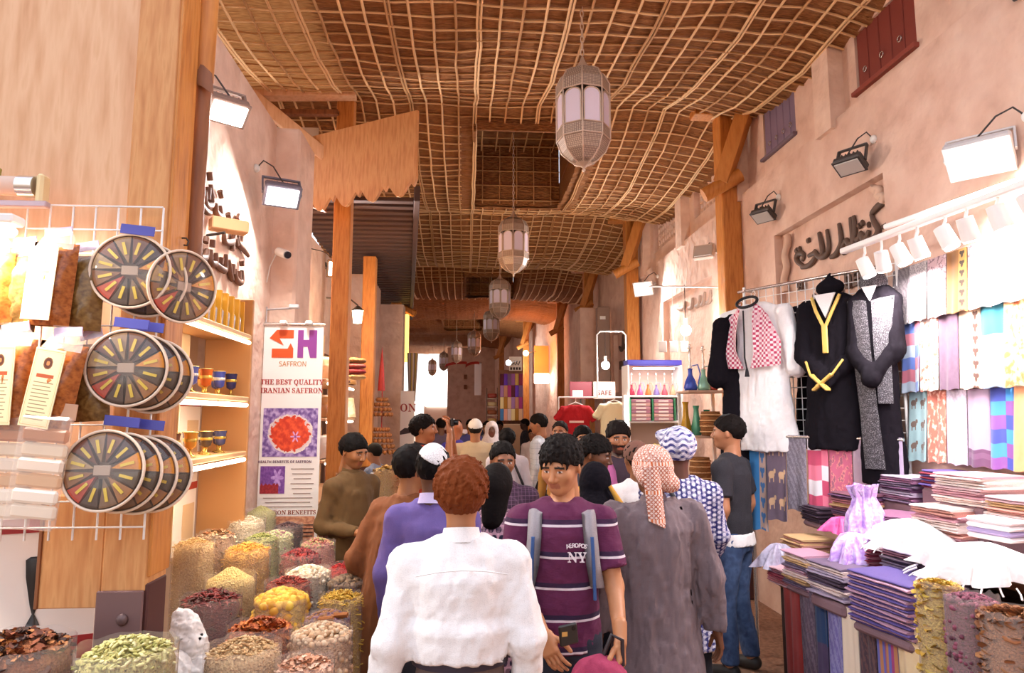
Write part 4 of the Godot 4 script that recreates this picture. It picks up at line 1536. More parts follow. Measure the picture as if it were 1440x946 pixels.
func build_people_mid() -> void:
	var white := cloth("shirt_white", "f4efec")
	var pl := pattern("plaid_plum", "plaid", "3c2438", "6a4a64", "8c6a80", Vector3(5, 5, 5))
	var q := person({"label": "person with a moustache in a dark plum checked shirt facing the lane", "x": 0.235, "d": 4.3, "turn": 182.0, "h": 1.59, "fine": 1, "build": 1.05, "skin": "8c5838", "hair": "short", "hairc": "15100e", "hairline": 0.075, "hair_thick": 0.009, "head_tilt": -8.0, "head_turn": 6.0, "moustache": true, "head_h": 0.0055, "eyes_open": 0.7, "top": {"mat": pl, "collar": pl, "sleeve": "short", "hem": 0.84, "fold": 0.008}, "bottom": cloth("trousers_dark", "2c2a30")})
	part("pen", mb().tube([Vector3(-0.09, 1.27, -0.142), Vector3(-0.09, 1.21, -0.146)], 0.006, 5), plain("3a44a8", 0.4), q.node)
	person({"label": "person with long dark hair in a pink dress with navy dots", "x": 0.165, "d": 3.6, "turn": -20.0, "h": 1.5, "fine": 1, "skin": "b07a58", "hair": "long", "hairc": "17100e", "face": false, "hair_thick": 0.016, "top": {"mat": pattern("polka", "polka", "d8a4b0", "221a34", "ffffff", Vector3(5.5, 5.5, 5.5)), "robe": true, "hem": 0.3, "sleeve": "short", "fold": 0.010, "name": "dress"}})
	var f := person({"label": "person with braided hair and a yellow wrap, face in profile", "x": 0.80, "d": 4.25, "turn": -118.0, "h": 1.63, "fine": 1, "skin": "6c402a", "hair": "bun", "hairc": "17110f", "hair_rough": 0.012, "hair_thick": 0.014, "nape": -0.05, "hairline": 0.045, "head_tilt": -14.0, "eyes_open": 0.4, "head_h": 0.006, "top": {"mat": cloth("wrap_yellow", "d09a3c"), "robe": true, "hem": 0.2, "fold": 0.014, "name": "wrap"}})
	part("earring", mb().ball(f.HC + f.HB * Vector3(-0.09, -0.04, 0.01), Vector3(0.007, 0.009, 0.007), 8, 5), mats.chrome, f.node)
	var blk := cloth("gown_black", "19161b")
	var n := person({"label": "person in a black gown and black headscarf, seen from behind", "x": 0.70, "d": 3.7, "turn": -5.0, "h": 1.5, "fine": 1, "skin": "9a6a4c", "face": false, "top": {"mat": blk, "robe": true, "hem": 0.06, "flare": 1.1, "fold": 0.014, "name": "gown", "fold_y": 0.2}})
	hood(n, blk, 0.01, false)
	part("yellow_shawl", mb().tube([Vector3(0.08, 1.62, 0.1), Vector3(0.15, 1.5, 0.13), Vector3(0.2, 1.36, 0.12), Vector3(0.22, 1.25, 0.08)], [0.012, 0.022, 0.026, 0.02], 8), cloth("wrap_yellow", "d09a3c"), n.node)
	var y := person({"label": "person with a short dark beard and a pink shawl over a dark shirt", "x": 1.14, "d": 5.1, "turn": -168.0, "h": 1.71, "fine": 1, "skin": "a06846", "hair": "short", "hairc": "1a1210", "hair_thick": 0.014, "hairline": 0.05, "stubble": 0.85, "moustache": true, "head_h": 0.0055, "head_tilt": -8.0, "head_turn": -14.0, "eyes_open": 0.6, "top": {"mat": cloth("shirt_dusk", "3c2c38"), "hem": 0.84, "fold": 0.010}, "bottom": cloth("trousers_dark", "2c2a30")})
	part("shawl", mb().tube([Vector3(-0.05, 1.47, 0.08), Vector3(0.09, 1.48, 0.03), Vector3(0.115, 1.38, -0.11), Vector3(0.11, 1.2, -0.15), Vector3(0.12, 1.0, -0.14)], [0.03, 0.035, 0.045, 0.05, 0.05], 8), cloth("shawl_pink", "a85a8c"), y.node)
	var c := person({"label": "person in a brown cap and white top, mostly hidden behind the checked headcloth", "x": 1.13, "d": 4.5, "turn": 10.0, "h": 1.58, "fine": 1, "skin": "8c5a3c", "hair": "short", "face": false, "top": {"mat": white, "hem": 0.84}, "bottom": cloth("trousers_dark", "2c2a30")})
	skullcap(c, cloth("cap_brown", "7a5244"), 0.009, 0.01)
	# man in orange-red holding a camera up
	var rd := cloth("polo_red", "b03a1c")
	var r := person({"label": "person in an orange-red polo shirt holding a camera up at eye level", "x": -0.38, "d": 6.2, "turn": -96.0, "h": 1.76, "fine": 1, "skin": "b07048", "hair": "short", "hairc": "1a1310", "hair_thick": 0.016, "hair_rough": 0.009, "head_tilt": 4.0, "head_h": 0.008,
		"arm_r": [Vector3(0.2, 1.36, -0.26), Vector3(0.06, 1.6, -0.25)], "arm_l": [Vector3(-0.2, 1.36, -0.26), Vector3(-0.06, 1.62, -0.25)], "hand_r": [Vector3(-0.2, 0.9, 0.1), Vector3(-0.4, 0, 0.9), Vector3(-0.7, 0.3, 0.0), 0.6, 0.2], "hand_l": [Vector3(0.2, 0.9, 0.1), Vector3(0.4, 0, 0.9), Vector3(0.7, 0.3, 0.0), 0.6, 0.2],
		"top": {"mat": rd, "collar": plain("2a1c20", 0.8), "sleeve": "short", "hem": 0.86, "fold": 0.010, "name": "polo_shirt"}, "bottom": cloth("trousers_dark", "2c2a30")})
	var cm := thing("compact_camera", "small dark camera raised by the person in orange-red", "camera", r.node.position + Basis(Vector3.UP, deg_to_rad(-96.0)) * Vector3(0, 1.70, -0.27), deg_to_rad(-96.0))
	part("case", mb().box(Vector3.ZERO, Vector3(0.12, 0.07, 0.03), 0.008), plain("241f1f", 0.4), cm)
	part("lens", mb().tube([Vector3(0, 0, -0.015), Vector3(0, 0, -0.05)], 0.025, 12), plain("141212", 0.3), cm)
	person({"label": "person with dark hair peering out below the hanging red T-shirt", "x": 1.10, "d": 6.4, "turn": 178.0, "h": 1.66, "fine": 1, "skin": "a87450", "hair": "short", "hairc": "15100e", "hair_thick": 0.014, "head_h": 0.008, "top": {"mat": cloth("shirt_slate", "5a5a66"), "hem": 0.84}, "bottom": cloth("trousers_dark", "2c2a30")})
	person({"label": "person in a mustard shirt with receding hair, mouth open, facing the lane", "x": 1.03, "d": 7.4, "turn": 150.0, "h": 1.70, "fine": 1, "skin": "a86e4a", "hair": "short", "hairc": "2c2422", "hairline": 0.09, "hair_thick": 0.006, "head_h": 0.008, "head_turn": 8.0, "top": {"mat": cloth("shirt_mustard", "b8843c"), "hem": 0.84}, "bottom": cloth("trousers_dark", "2c2a30")})
	person({"label": "person in a pale checked shirt turned towards the shops, beside the timber post", "x": 0.93, "d": 8.6, "turn": 70.0, "h": 1.78, "fine": 1, "skin": "a06a48", "hair": "short", "hairc": "1a1412", "head_h": 0.009, "head_tilt": -10.0, "top": {"mat": pattern("plaid_pale", "plaid", "c8ccd4", "98a4b4", "e8e8ec", Vector3(4, 4, 4)), "hem": 0.84}, "bottom": cloth("trousers_dark", "2c2a30")})
	var bag := person({"label": "person in a white top with red collar and black shoulder bag", "x": 0.44, "d": 7.2, "turn": -6.0, "h": 1.62, "fine": 1, "skin": "8c5c40", "hair": "bun", "hairc": "120e0e", "hair_thick": 0.016, "face": false, "top": {"mat": cloth("top_white", "ded4d8"), "collar": cloth("collar_red", "a82430"), "hem": 0.5, "robe": true, "flare": 0.8}, "bottom": cloth("trousers_dark", "2c2a30")})
	part("bag_strap", mb().tube([Vector3(0.05, 1.45, 0.08), Vector3(0.14, 1.25, 0.15), Vector3(0.22, 1.05, 0.1)], 0.014, 6), plain("1c181a", 0.5), bag.node)
	var bb := sdf(0.014)
	bb.ell(Vector3(0.26, 0.98, 0.08), Vector3(0.1, 0.1, 0.1), 0.02)
	part("shoulder_bag", sdf_mesh(bb), plain("1c181a", 0.5), bag.node)

func build_people_far() -> void:
	var wcap := cloth("cap_white", "f0ece8")
	person({"label": "person in a royal blue polo shirt with a shaved head, far down the lane", "x": -0.12, "d": 9.0, "turn": -40.0, "h": 1.71, "fine": 0, "skin": "b06a44", "top": {"mat": cloth("polo_blue", "4038a0"), "sleeve": "short"}, "bottom": cloth("trousers_dark", "2c2a30")})
	var a := person({"label": "person in a beige tunic and white cap walking away down the lane", "x": 0.125, "d": 8.5, "turn": 0.0, "h": 1.71, "fine": 0, "build": 1.2, "skin": "a87450", "hair": "short", "hairc": "2a2220", "top": {"mat": cloth("tunic_beige", "c4b294"), "robe": true, "hem": 0.4}, "bottom": cloth("tunic_beige", "c4b294")})
	skullcap(a, wcap, 0.014)
	var b := person({"label": "person in a white headscarf and pale robe coming up the lane", "x": 0.37, "d": 9.6, "turn": 180.0, "h": 1.68, "fine": 0, "skin": "6c4430", "top": {"mat": cloth("robe_pale", "e0d4d4"), "robe": true, "hem": 0.1}})
	hood(b, cloth("robe_pale", "e0d4d4"), 0.014, true)
	var far := [
		[0.10, 12.5, 170.0, 1.70, "a8703c", "5c5ca0", "person in a lavender-blue shirt beyond the white cap"],
		[0.42, 13.2, 150.0, 1.66, "b8845c", "d8ccc0", "person in a cream shirt beside the lavender-blue one"],
		[-0.42, 12.0, 20.0, 1.72, "7a5238", "6a5a6c", "person in a dull grey-violet shirt past the camera holder"],
		[-0.15, 14.5, 0.0, 1.68, "8a5c40", "c8b8a4", "person in a sand-coloured shirt far down the lane"],
		[0.75, 15.0, 175.0, 1.66, "5c3824", "b8a8ac", "person with dark hair before the far scarf wall"],
		[1.35, 15.5, 90.0, 1.70, "4a3024", "2c2830", "person in black beside the far timber post"],
		[1.2, 12.2, 160.0, 1.55, "a06c4c", "e8dcdc", "short person in a white shawl near the far post"],
		[-0.75, 15.5, 0.0, 1.70, "7a5238", "8c6c58", "person in brown near the bright shop front"],
		[-0.35, 18.0, 180.0, 1.70, "7a5238", "7c3c34", "person in dull red near the bend of the lane"],
		[0.3, 19.0, 0.0, 1.68, "6a4630", "44506c", "person in slate blue near the bend of the lane"],
	]
	for f in far:
		person({"label": f[6], "x": f[0], "d": f[1], "turn": f[2], "h": f[3], "fine": 0, "skin": f[4], "hair": "short", "hairc": "17120f", "top": {"mat": cloth("far_shirt_" + f[5], f[5]), "hem": 0.84}, "bottom": cloth("trousers_dark", "2c2a30")})
	person({"label": "person in grey-blue bent over goods beside the hanging dried limes", "x": -0.86, "d": 7.85, "turn": 60.0, "h": 1.45, "fine": 0, "skin": "8c5c40", "hair": "short", "hairc": "17120f", "lean": Vector2(-0.08, -0.12), "top": {"mat": cloth("shirt_greyblue", "6a7288"), "hem": 0.84}, "bottom": cloth("trousers_dark", "2c2a30")})

# ---------- the spice shop on the left ----------
func grain_mesh(kind: String) -> Mesh:
	var b := mb()
	match kind:
		"ball": b.ball(Vector3.ZERO, Vector3(0.5, 0.5, 0.5), 7, 5)
		"seed": b.ball(Vector3.ZERO, Vector3(0.8, 0.28, 0.38), 6, 4)
		"chip":
			b.grid([[Vector3(-0.8, 0.15, -0.5), Vector3(-0.2, 0.0, -0.6), Vector3(0.7, 0.2, -0.4)], [Vector3(-0.9, 0.25, 0), Vector3(0, 0.05, 0), Vector3(0.9, 0.3, 0.05)], [Vector3(-0.6, 0.3, 0.5), Vector3(0.1, 0.1, 0.6), Vector3(0.6, 0.4, 0.4)]], false, Vector3(0, -9, 0))
			b.grid([[Vector3(-0.8, 0.05, -0.5), Vector3(-0.2, -0.1, -0.6), Vector3(0.7, 0.1, -0.4)], [Vector3(-0.9, 0.15, 0), Vector3(0, -0.05, 0), Vector3(0.9, 0.2, 0.05)], [Vector3(-0.6, 0.2, 0.5), Vector3(0.1, 0.0, 0.6), Vector3(0.6, 0.3, 0.4)]], false, Vector3(0, 9, 0))
		"stick": b.tube([Vector3(-1.0, 0, 0), Vector3(-0.3, 0.1, 0.1), Vector3(0.4, 0.05, -0.05), Vector3(1.0, 0.12, 0.1)], 0.14, 5)
		"pod": b.tube([Vector3(-1.0, 0, 0), Vector3(-0.5, 0.12, 0.05), Vector3(0.3, 0.1, 0.1), Vector3(1.1, -0.1, 0.3)], [0.05, 0.24, 0.2, 0.03], 6)
		"lump": b.ball(Vector3.ZERO, Vector3(0.62, 0.45, 0.5), 6, 4)
	return b.mesh(grain_mat())

func grain_mat() -> StandardMaterial3D:
	var m := mat("grain", Color.WHITE, 0.75)
	m.vertex_color_use_as_albedo = true
	return m

var _sp: Texture2D
var _sn: Texture2D
func speckle_tex() -> Texture2D:
	if _sp == null:
		_sp = ntex(40, 0.12, ["9a9088", "ffffff", "c8beb4", "fff6ea"], 128, 3)
	return _sp
func speckle_norm() -> Texture2D:
	if _sn == null:
		_sn = nnorm(41, 0.14, 9.0, 128, 3)
	return _sn

var grains := {}
func scatter(parent: Node, kind: String, size: float, cols: Array, spots: Array, called := "grains") -> void:
	if not grains.has(kind):
		grains[kind] = grain_mesh(kind)
	var mm := MultiMesh.new()
	mm.transform_format = MultiMesh.TRANSFORM_3D
	mm.use_colors = true
	mm.mesh = grains[kind]
	mm.instance_count = spots.size()
	for i in spots.size():
		var bs := Basis.from_euler(Vector3(rng.randf() * 1.2 - 0.6, rng.randf() * TAU, rng.randf() * 1.2 - 0.6)).scaled(Vector3.ONE * size * rng.randf_range(0.75, 1.25))
		mm.set_instance_transform(i, Transform3D(bs, spots[i]))
		mm.set_instance_color(i, lin(cols[rng.randi() % cols.size()]) * rng.randf_range(0.8, 1.1))
	var o := MultiMeshInstance3D.new()
	o.name = called
	o.multimesh = mm
	o.set_meta("kind", "stuff")
	parent.add_child(o, true)

func sack(x: float, d: float, apex: float, dia: float, kind: String, gsize: float, cols: Array, label: String, heap := 0.32, n := 380) -> Node3D:
	var t := thing("spice_sack", label, "sack", V(x, 0, d), rng.randf() * TAU, "open spice sacks in front of the left shop")
	var r := dia * 0.5
	var rim := apex - heap * r
	var base := 0.0
	var prof := [Vector2(0.02, base), Vector2(r * 0.9, base), Vector2(r * 0.97, base + 0.1), Vector2(r, rim * 0.6), Vector2(r * 0.985, rim - 0.02), Vector2(r * 0.9, rim + 0.012), Vector2(r * 0.55, lerpf(rim, apex, 0.5)), Vector2(r * 0.22, lerpf(rim, apex, 0.86)), Vector2(0.002, apex)]
	var b := mb().lathe(prof, 20)
	for i in b.v.size():
		var q := b.v[i]
		var w := 1.0 + 0.05 * noise.get_noise_3d(q.x * 9.0 + x * 7.0, q.y * 7.0, q.z * 9.0 + d * 3.0)
		b.v[i] = Vector3(q.x * w, q.y + (0.012 * noise.get_noise_2d(q.x * 30.0, q.z * 30.0 + x) if q.y > rim else 0.0), q.z * w)
	var key: String = "heap_" + cols[0] + cols[-1]
	part("contents", b, mat(key, C(cols[0]).lerp(C(cols[1]), 0.5), 0.9, 0.0, speckle_tex(), Vector3(5, 5, 5), speckle_norm(), 1.0), t)
	if kind != "":
		var spots := []
		for i in n:
			if i % 3 == 0:
				# against the film, all round the side
				var an := rng.randf() * TAU
				spots.append(Vector3(cos(an) * r * 0.985, rng.randf_range(rim - 0.34, rim), sin(an) * r * 0.985))
			else:
				var an := rng.randf() * TAU
				var rr := sqrt(rng.randf()) * r * 0.95
				var f := 1.0 - rr / r
				spots.append(Vector3(cos(an) * rr, rim + (apex - rim) * (f * (1.6 - 0.6 * f)) + gsize * 0.25, sin(an) * rr))
		scatter(t, kind, gsize, cols, spots)
	# clear film sleeve standing a little above the rim
	var rows := []
	for q in 8:
		var yy: float = lerpf(base, rim + 0.035, q / 7.0)
		var row := []
		for i in 26:
			var an := TAU * i / 26
			var rr: float = r * 1.045 + 0.006 * noise.get_noise_3d(cos(an) * 4.0 + x * 9.0, yy * 9.0, sin(an) * 4.0)
			var lift: float = 0.02 * noise.get_noise_2d(cos(an) * 2.0 + d * 3.0, sin(an) * 2.0) if q == 7 else 0.0
			row.append(Vector3(cos(an) * rr, yy + lift, sin(an) * rr))
		rows.append(row)
	part("film_sleeve", mb().grid(rows, true, Vector3(0, rim * 0.5, 0)), clear_film("film", "fff4ea", 0.12, 0.18), t)
	return t

func label_tex() -> Texture2D:
	var im := Image.create(96, 192, false, Image.FORMAT_RGB8)
	im.fill(C("f4dfae"))
	for e in 2:
		var m := 4 + e * 4
		var c := C("b98b4a") if e == 0 else C("e8cf98")
		im.fill_rect(Rect2i(m, m, 96 - 2 * m, 1), c)
		im.fill_rect(Rect2i(m, 191 - m, 96 - 2 * m, 1), c)
		im.fill_rect(Rect2i(m, m, 1, 192 - 2 * m), c)
		im.fill_rect(Rect2i(95 - m, m, 1, 192 - 2 * m), c)
	for y in 40:
		for x in 40:
			var q := Vector2(x - 20, y - 20).length()
			if q < 15:
				im.set_pixel(28 + x, 14 + y, C("5c2a18") if q < 12 else C("7a4a28"))
			if q < 6:
				im.set_pixel(28 + x, 14 + y, C("c9824a"))
	im.fill_rect(Rect2i(20, 62, 56, 9), C("b8552c"))
	for i in 11:
		im.fill_rect(Rect2i(16, 82 + i * 9, 64 - (i * 7) % 13, 2), C("8f7a58"))
	return ImageTexture.create_from_image(im)

func pillow(w: float, h: float, t: float) -> MB:
	var b := mb()
	for sg in [1.0, -1.0]:
		var rows := []
		for j in 13:
			var v := j / 12.0
			var row := []
			for i in 9:
				var u := i / 8.0
				var f: float = pow(sin(PI * u), 0.45) * pow(sin(PI * clampf(v * 0.94 + 0.06, 0, 1)), 0.4)
				var c: float = 0.35 * t * noise.get_noise_2d(u * 6.0 + sg * 3.0, v * 9.0 + w * 50.0)
				row.append(Vector3((u - 0.5) * w, (v - 0.5) * h, sg * (t * 0.5 * f + c * f * 0.5)))
			rows.append(row)
		b.grid(rows, false, Vector3(0, 0, -sg * 5.0))
	return b

func build_left_stall() -> void:
	# timber panel and the corner post
	var p := thing("plywood_panel", "large pale plywood panel fixed beside the near corner post", "panel")
	part("upper_board", mb().box(V(-1.76, 2.44, 2.49), Vector3(1.12, 1.95, 0.03), 0.003), mats.ply, p)
	part("lower_board", mb().box(V(-1.315, 1.3, 2.475), Vector3(0.2, 0.37, 0.03), 0.003), mats.ply_orange, p)
	part("edge_strip", mb().box(V(-1.418, 1.3, 2.472), Vector3(0.012, 0.37, 0.036), 0.002), mats.wood_dark, p)
	var c := thing("corner_post", "thick orange corner post with steel foot bracket holding the spice rack", "post", V(-1.125, 0, 2.5))
	part("shaft", mb().box(Vector3(0, 2.3, 0), Vector3(0.15, 2.26, 0.15), 0.008), mats.ply_orange, c)
	part("side_board", mb().box(Vector3(0.078, 2.32, 0), Vector3(0.012, 2.2, 0.15), 0.003), mats.wood_post, c)
	part("painted_base", mb().box(Vector3(0.012, 0.6, 0.002), Vector3(0.135, 1.2, 0.142), 0.005), mats.maroon, c)
	var br := part("steel_bracket", mb().box(Vector3(-0.005, 1.06, 0.083), Vector3(0.15, 0.24, 0.012), 0.004), plain("7d5f5c", 0.5, 0.3), c)
	part("bolt_head", mb().ball(Vector3(0.01, 1.09, 0.092), Vector3(0.02, 0.02, 0.012), 10, 6), plain("6b5452", 0.45, 0.4), br)
	for hy in [2.4, 2.32]:
		part("hook", mb().tube([Vector3(0.084, hy, -0.02), Vector3(0.1, hy, -0.02), Vector3(0.108, hy - 0.012, -0.02), Vector3(0.104, hy - 0.028, -0.02), Vector3(0.092, hy - 0.026, -0.02)], 0.0035, 5), mats.metal_dark, c)
	var pole := thing("palm_pole", "rounded dark brown pole with a torn sheath beside the corner post", "pole", V(-1.04, 0, 2.62))
	part("lower_length", mb().tube([Vector3(0, 2.15, 0), Vector3(0, 2.6, 0), Vector3(0.004, 3.08, 0)], 0.033, 12), mats.wood_dark, pole)
	part("upper_length", mb().tube([Vector3(0.0, 3.06, 0), Vector3(0.006, 3.5, 0.0), Vector3(0.01, 4.2, 0)], 0.042, 12), mats.wood_post, pole)
	part("torn_sheath", mb().grid([[Vector3(-0.03, 3.12, 0.03), Vector3(0.02, 3.1, 0.045), Vector3(0.045, 3.08, 0.02)], [Vector3(-0.034, 3.07, 0.035), Vector3(0.015, 3.05, 0.05), Vector3(0.052, 3.03, 0.025)], [Vector3(-0.028, 3.03, 0.03), Vector3(0.02, 3.01, 0.055), Vector3(0.058, 2.99, 0.03)]], false, Vector3(0, 3.05, -1)), mats.wood_dark, pole)
	# wire rack
	var g := thing("wire_rack", "white wire rack fixed across the plywood, hung with packets", "rack", V(-1.27, 0, 2.38))
	for i in 7:
		part("upright_wire", mb().tube([Vector3(-0.23 + i * 0.075, 1.35, 0), Vector3(-0.23 + i * 0.075, 2.47, 0)], 0.0035, 6), mats.white_paint, g)
	for j in 14:
		part("cross_wire", mb().tube([Vector3(-0.23, 2.47 - j * 0.083, 0.005), Vector3(0.22, 2.47 - j * 0.083, 0.005)], 0.0032, 6), mats.white_paint, g)
	# rolled awning and white lamp box
	var aw := thing("awning_roll", "rolled pinkish awning on a tube above the hanging packets", "awning", V(-1.66, 2.535, 2.36))
	part("roll", mb().tube([Vector3(-0.45, 0.01, 0), Vector3(-0.1, 0.0, 0), Vector3(-0.09, 0, 0), Vector3(0.14, -0.005, 0)], [0.036, 0.036, 0.032, 0.033], 14), plain("d9b9a6", 0.8), aw)
	part("end_band", mb().tube([Vector3(0.14, -0.005, 0), Vector3(0.195, -0.006, 0)], 0.036, 14), mats.chrome, aw)
	part("end_bracket", mb().box(Vector3(0.215, -0.02, 0), Vector3(0.025, 0.11, 0.05), 0.008), plain("e6cf9c", 0.6), aw)
	part("cloth_edge", mb().box(Vector3(-0.12, 0.06, 0.01), Vector3(0.4, 0.035, 0.02), 0.004, Basis(Vector3.BACK, -0.12)), plain("a79a4e", 0.9), aw)
	part("lower_rail", mb().box(Vector3(0.0, -0.075, 0.02), Vector3(0.5, 0.022, 0.03), 0.004), plain("b9a3a8", 0.4, 0.4), aw)
	var fx := thing("strip_light", "white strip light box shining on the hanging packets", "lamp", V(-1.62, 2.33, 2.2))
	part("housing", mb().box(Vector3(0, 0.035, 0), Vector3(0.42, 0.03, 0.07), 0.006), mats.white_paint, fx)
	part("tube", mb().box(Vector3(0, 0.0, 0), Vector3(0.40, 0.035, 0.05), 0.012), glow("strip_glow", "fffaf2", 3.0), fx)
	lamp_area(V(-1.6, 2.30, 2.17), Vector3(0.15, -1, -0.35), 0.4, 0.05, 1.6, "fff4e8")
	build_packets()
	build_trays()
	build_sacks()
	build_shelf_niche()
	# framed poster down behind the rack
	var ps := thing("shop_poster", "white framed poster with red bands standing behind the lower plywood", "poster", V(-1.62, 1.2, 2.62), deg_to_rad(22))
	part("sheet", mb().box(Vector3.ZERO, Vector3(0.56, 0.72, 0.012), 0.002), plain("efe2d6", 0.5), ps)
	part("red_band", mb().box(Vector3(0, 0.16, 0.008), Vector3(0.56, 0.05, 0.004)), plain("9d2323", 0.5), ps)
	part("red_band", mb().box(Vector3(0, -0.28, 0.008), Vector3(0.56, 0.08, 0.004)), plain("9d2323", 0.5), ps)
	part("picture", mb().box(Vector3(0.2, 0.0, 0.008), Vector3(0.12, 0.24, 0.004)), plain("7a3020", 0.5), ps)
	var lamp := mb().lathe([Vector2(0.022, -0.17), Vector2(0.004, -0.13), Vector2(0.012, -0.1), Vector2(0.03, 0.0), Vector2(0.034, 0.06), Vector2(0.02, 0.07)], 10, Vector3(0.09, -0.02, 0.008))
	for i in lamp.v.size():
		lamp.v[i].z = 0.009 + (lamp.v[i].z - 0.008) * 0.06
	part("printed_lamp", lamp, plain("2c2622", 0.5), ps)

func build_packets() -> void:
	var lt := mat("packet_label", Color.WHITE, 0.6, 0.0, label_tex())
	var amber := mat("packet_amber", C("f0e0d0"), 0.25, 0.0, ntex(51, 0.06, ["5c3016", "a05a24", "c27a3a", "7a4420"], 128, 4), Vector3(6, 6, 6))
	var darkp := mat("packet_dark", C("e8dccc"), 0.25, 0.0, ntex(52, 0.06, ["5c4020", "86683a", "a88a50"], 128, 4), Vector3(6, 6, 6))
	var film := clear_film("film_crisp", "fff8f0", 0.2, 0.15)
	# x, y, d, w, h, tilt, dark, label?
	var row := [[-1.60, 2.16, 2.24, 0.15, 0.25, 0.02, false, true], [-1.525, 2.15, 2.27, 0.12, 0.26, -0.03, true, false], [-1.41, 2.17, 2.24, 0.14, 0.27, -0.06, false, true], [-1.335, 2.15, 2.29, 0.12, 0.25, 0.0, true, false],
		[-1.60, 1.87, 2.23, 0.15, 0.26, 0.0, false, true], [-1.495, 1.85, 2.22, 0.14, 0.28, 0.0, false, true], [-1.365, 1.84, 2.22, 0.145, 0.28, -0.16, false, true], [-1.30, 1.86, 2.30, 0.12, 0.25, 0.06, true, false]]
	var k := 0
	var names := ["cellophane spice packet with cream label under the strip light", "dark packet of spice pods beside the labelled packets", "tilted upper packet with cream label next to the round trays", "dark packet of pods tucked behind the round spice tray", "lower packet with cream label at the edge of the wire rack", "lower packet with a glaring white label in the strip light", "lower packet tilted over, cream label with small red print", "dark lower packet squeezed behind the middle round tray"]
	for r in row:
		var t := thing("spice_packet", names[k], "packet", V(r[0] + 0.09, r[1], r[2]), 0.0, "packets hanging on the wire rack")
		t.rotation.z = r[5]
		k += 1
		part("bag", pillow(r[3], r[4], 0.075), darkp if r[6] else amber, t)
		part("film_top", mb().grid([[Vector3(-r[3] * 0.42, r[4] * 0.42, 0.015), Vector3(0, r[4] * 0.42, 0.02), Vector3(r[3] * 0.42, r[4] * 0.42, 0.015)], [Vector3(-r[3] * 0.34, r[4] * 0.58, -0.005), Vector3(0, r[4] * 0.6, 0.012), Vector3(r[3] * 0.36, r[4] * 0.57, -0.005)], [Vector3(-r[3] * 0.3, r[4] * 0.68, 0.01), Vector3(0.01, r[4] * 0.7, -0.01), Vector3(r[3] * 0.28, r[4] * 0.69, 0.012)]], false, Vector3(0, 0, -3)), film, t)
		if r[7]:
			var lb := part("paper_label", mb().box(Vector3(-0.012, -0.005, 0.041), Vector3(r[3] * 0.62, r[4] * 0.86, 0.003), 0.001), lt, t)
		part("header_card", mb().box(Vector3(0, r[4] * 0.63, 0.0), Vector3(r[3] * 0.6, 0.03, 0.004), 0.001, Basis(Vector3.BACK, 0.2)), plain("c8b4cc", 0.5), t)
	# flat multi-packs at the bottom, in the glare
	for i in 3:
		var x: float = [-1.60, -1.47, -1.375][i]
		var t := thing("spice_multipack", ["wide pack of small spice sachets under a blue header card", "glaring pack of stacked spice sachets below the labelled packets", "pack of stacked spice sachets beside the lowest round tray"][i], "packet", V(x + 0.09, 1.585, 2.2 + 0.02 * (i % 2)), 0.0, "sachet packs at the foot of the wire rack")
		t.rotation.z = [0.0, -0.05, -0.1][i]
		for j in 6:
			part("sachet", mb().box(Vector3(0, -0.12 + j * 0.046, 0.006 * (j % 2)), Vector3(0.135, 0.042, 0.02), 0.008), plain(["efdcc4", "f3e6d4", "d9a878", "f0dcc6", "e8d0b2", "b9703c"][j], 0.35), t)
		part("film_cover", mb().box(Vector3(0, 0.0, 0.012), Vector3(0.15, 0.34, 0.03), 0.01), clear_film("film", "fff4ea", 0.12), t)
		part("header_card", mb().box(Vector3(0, 0.185, 0.0), Vector3(0.15, 0.05, 0.004), 0.001), plain("4f57a8" if i == 0 else "c99a7a", 0.5), t)

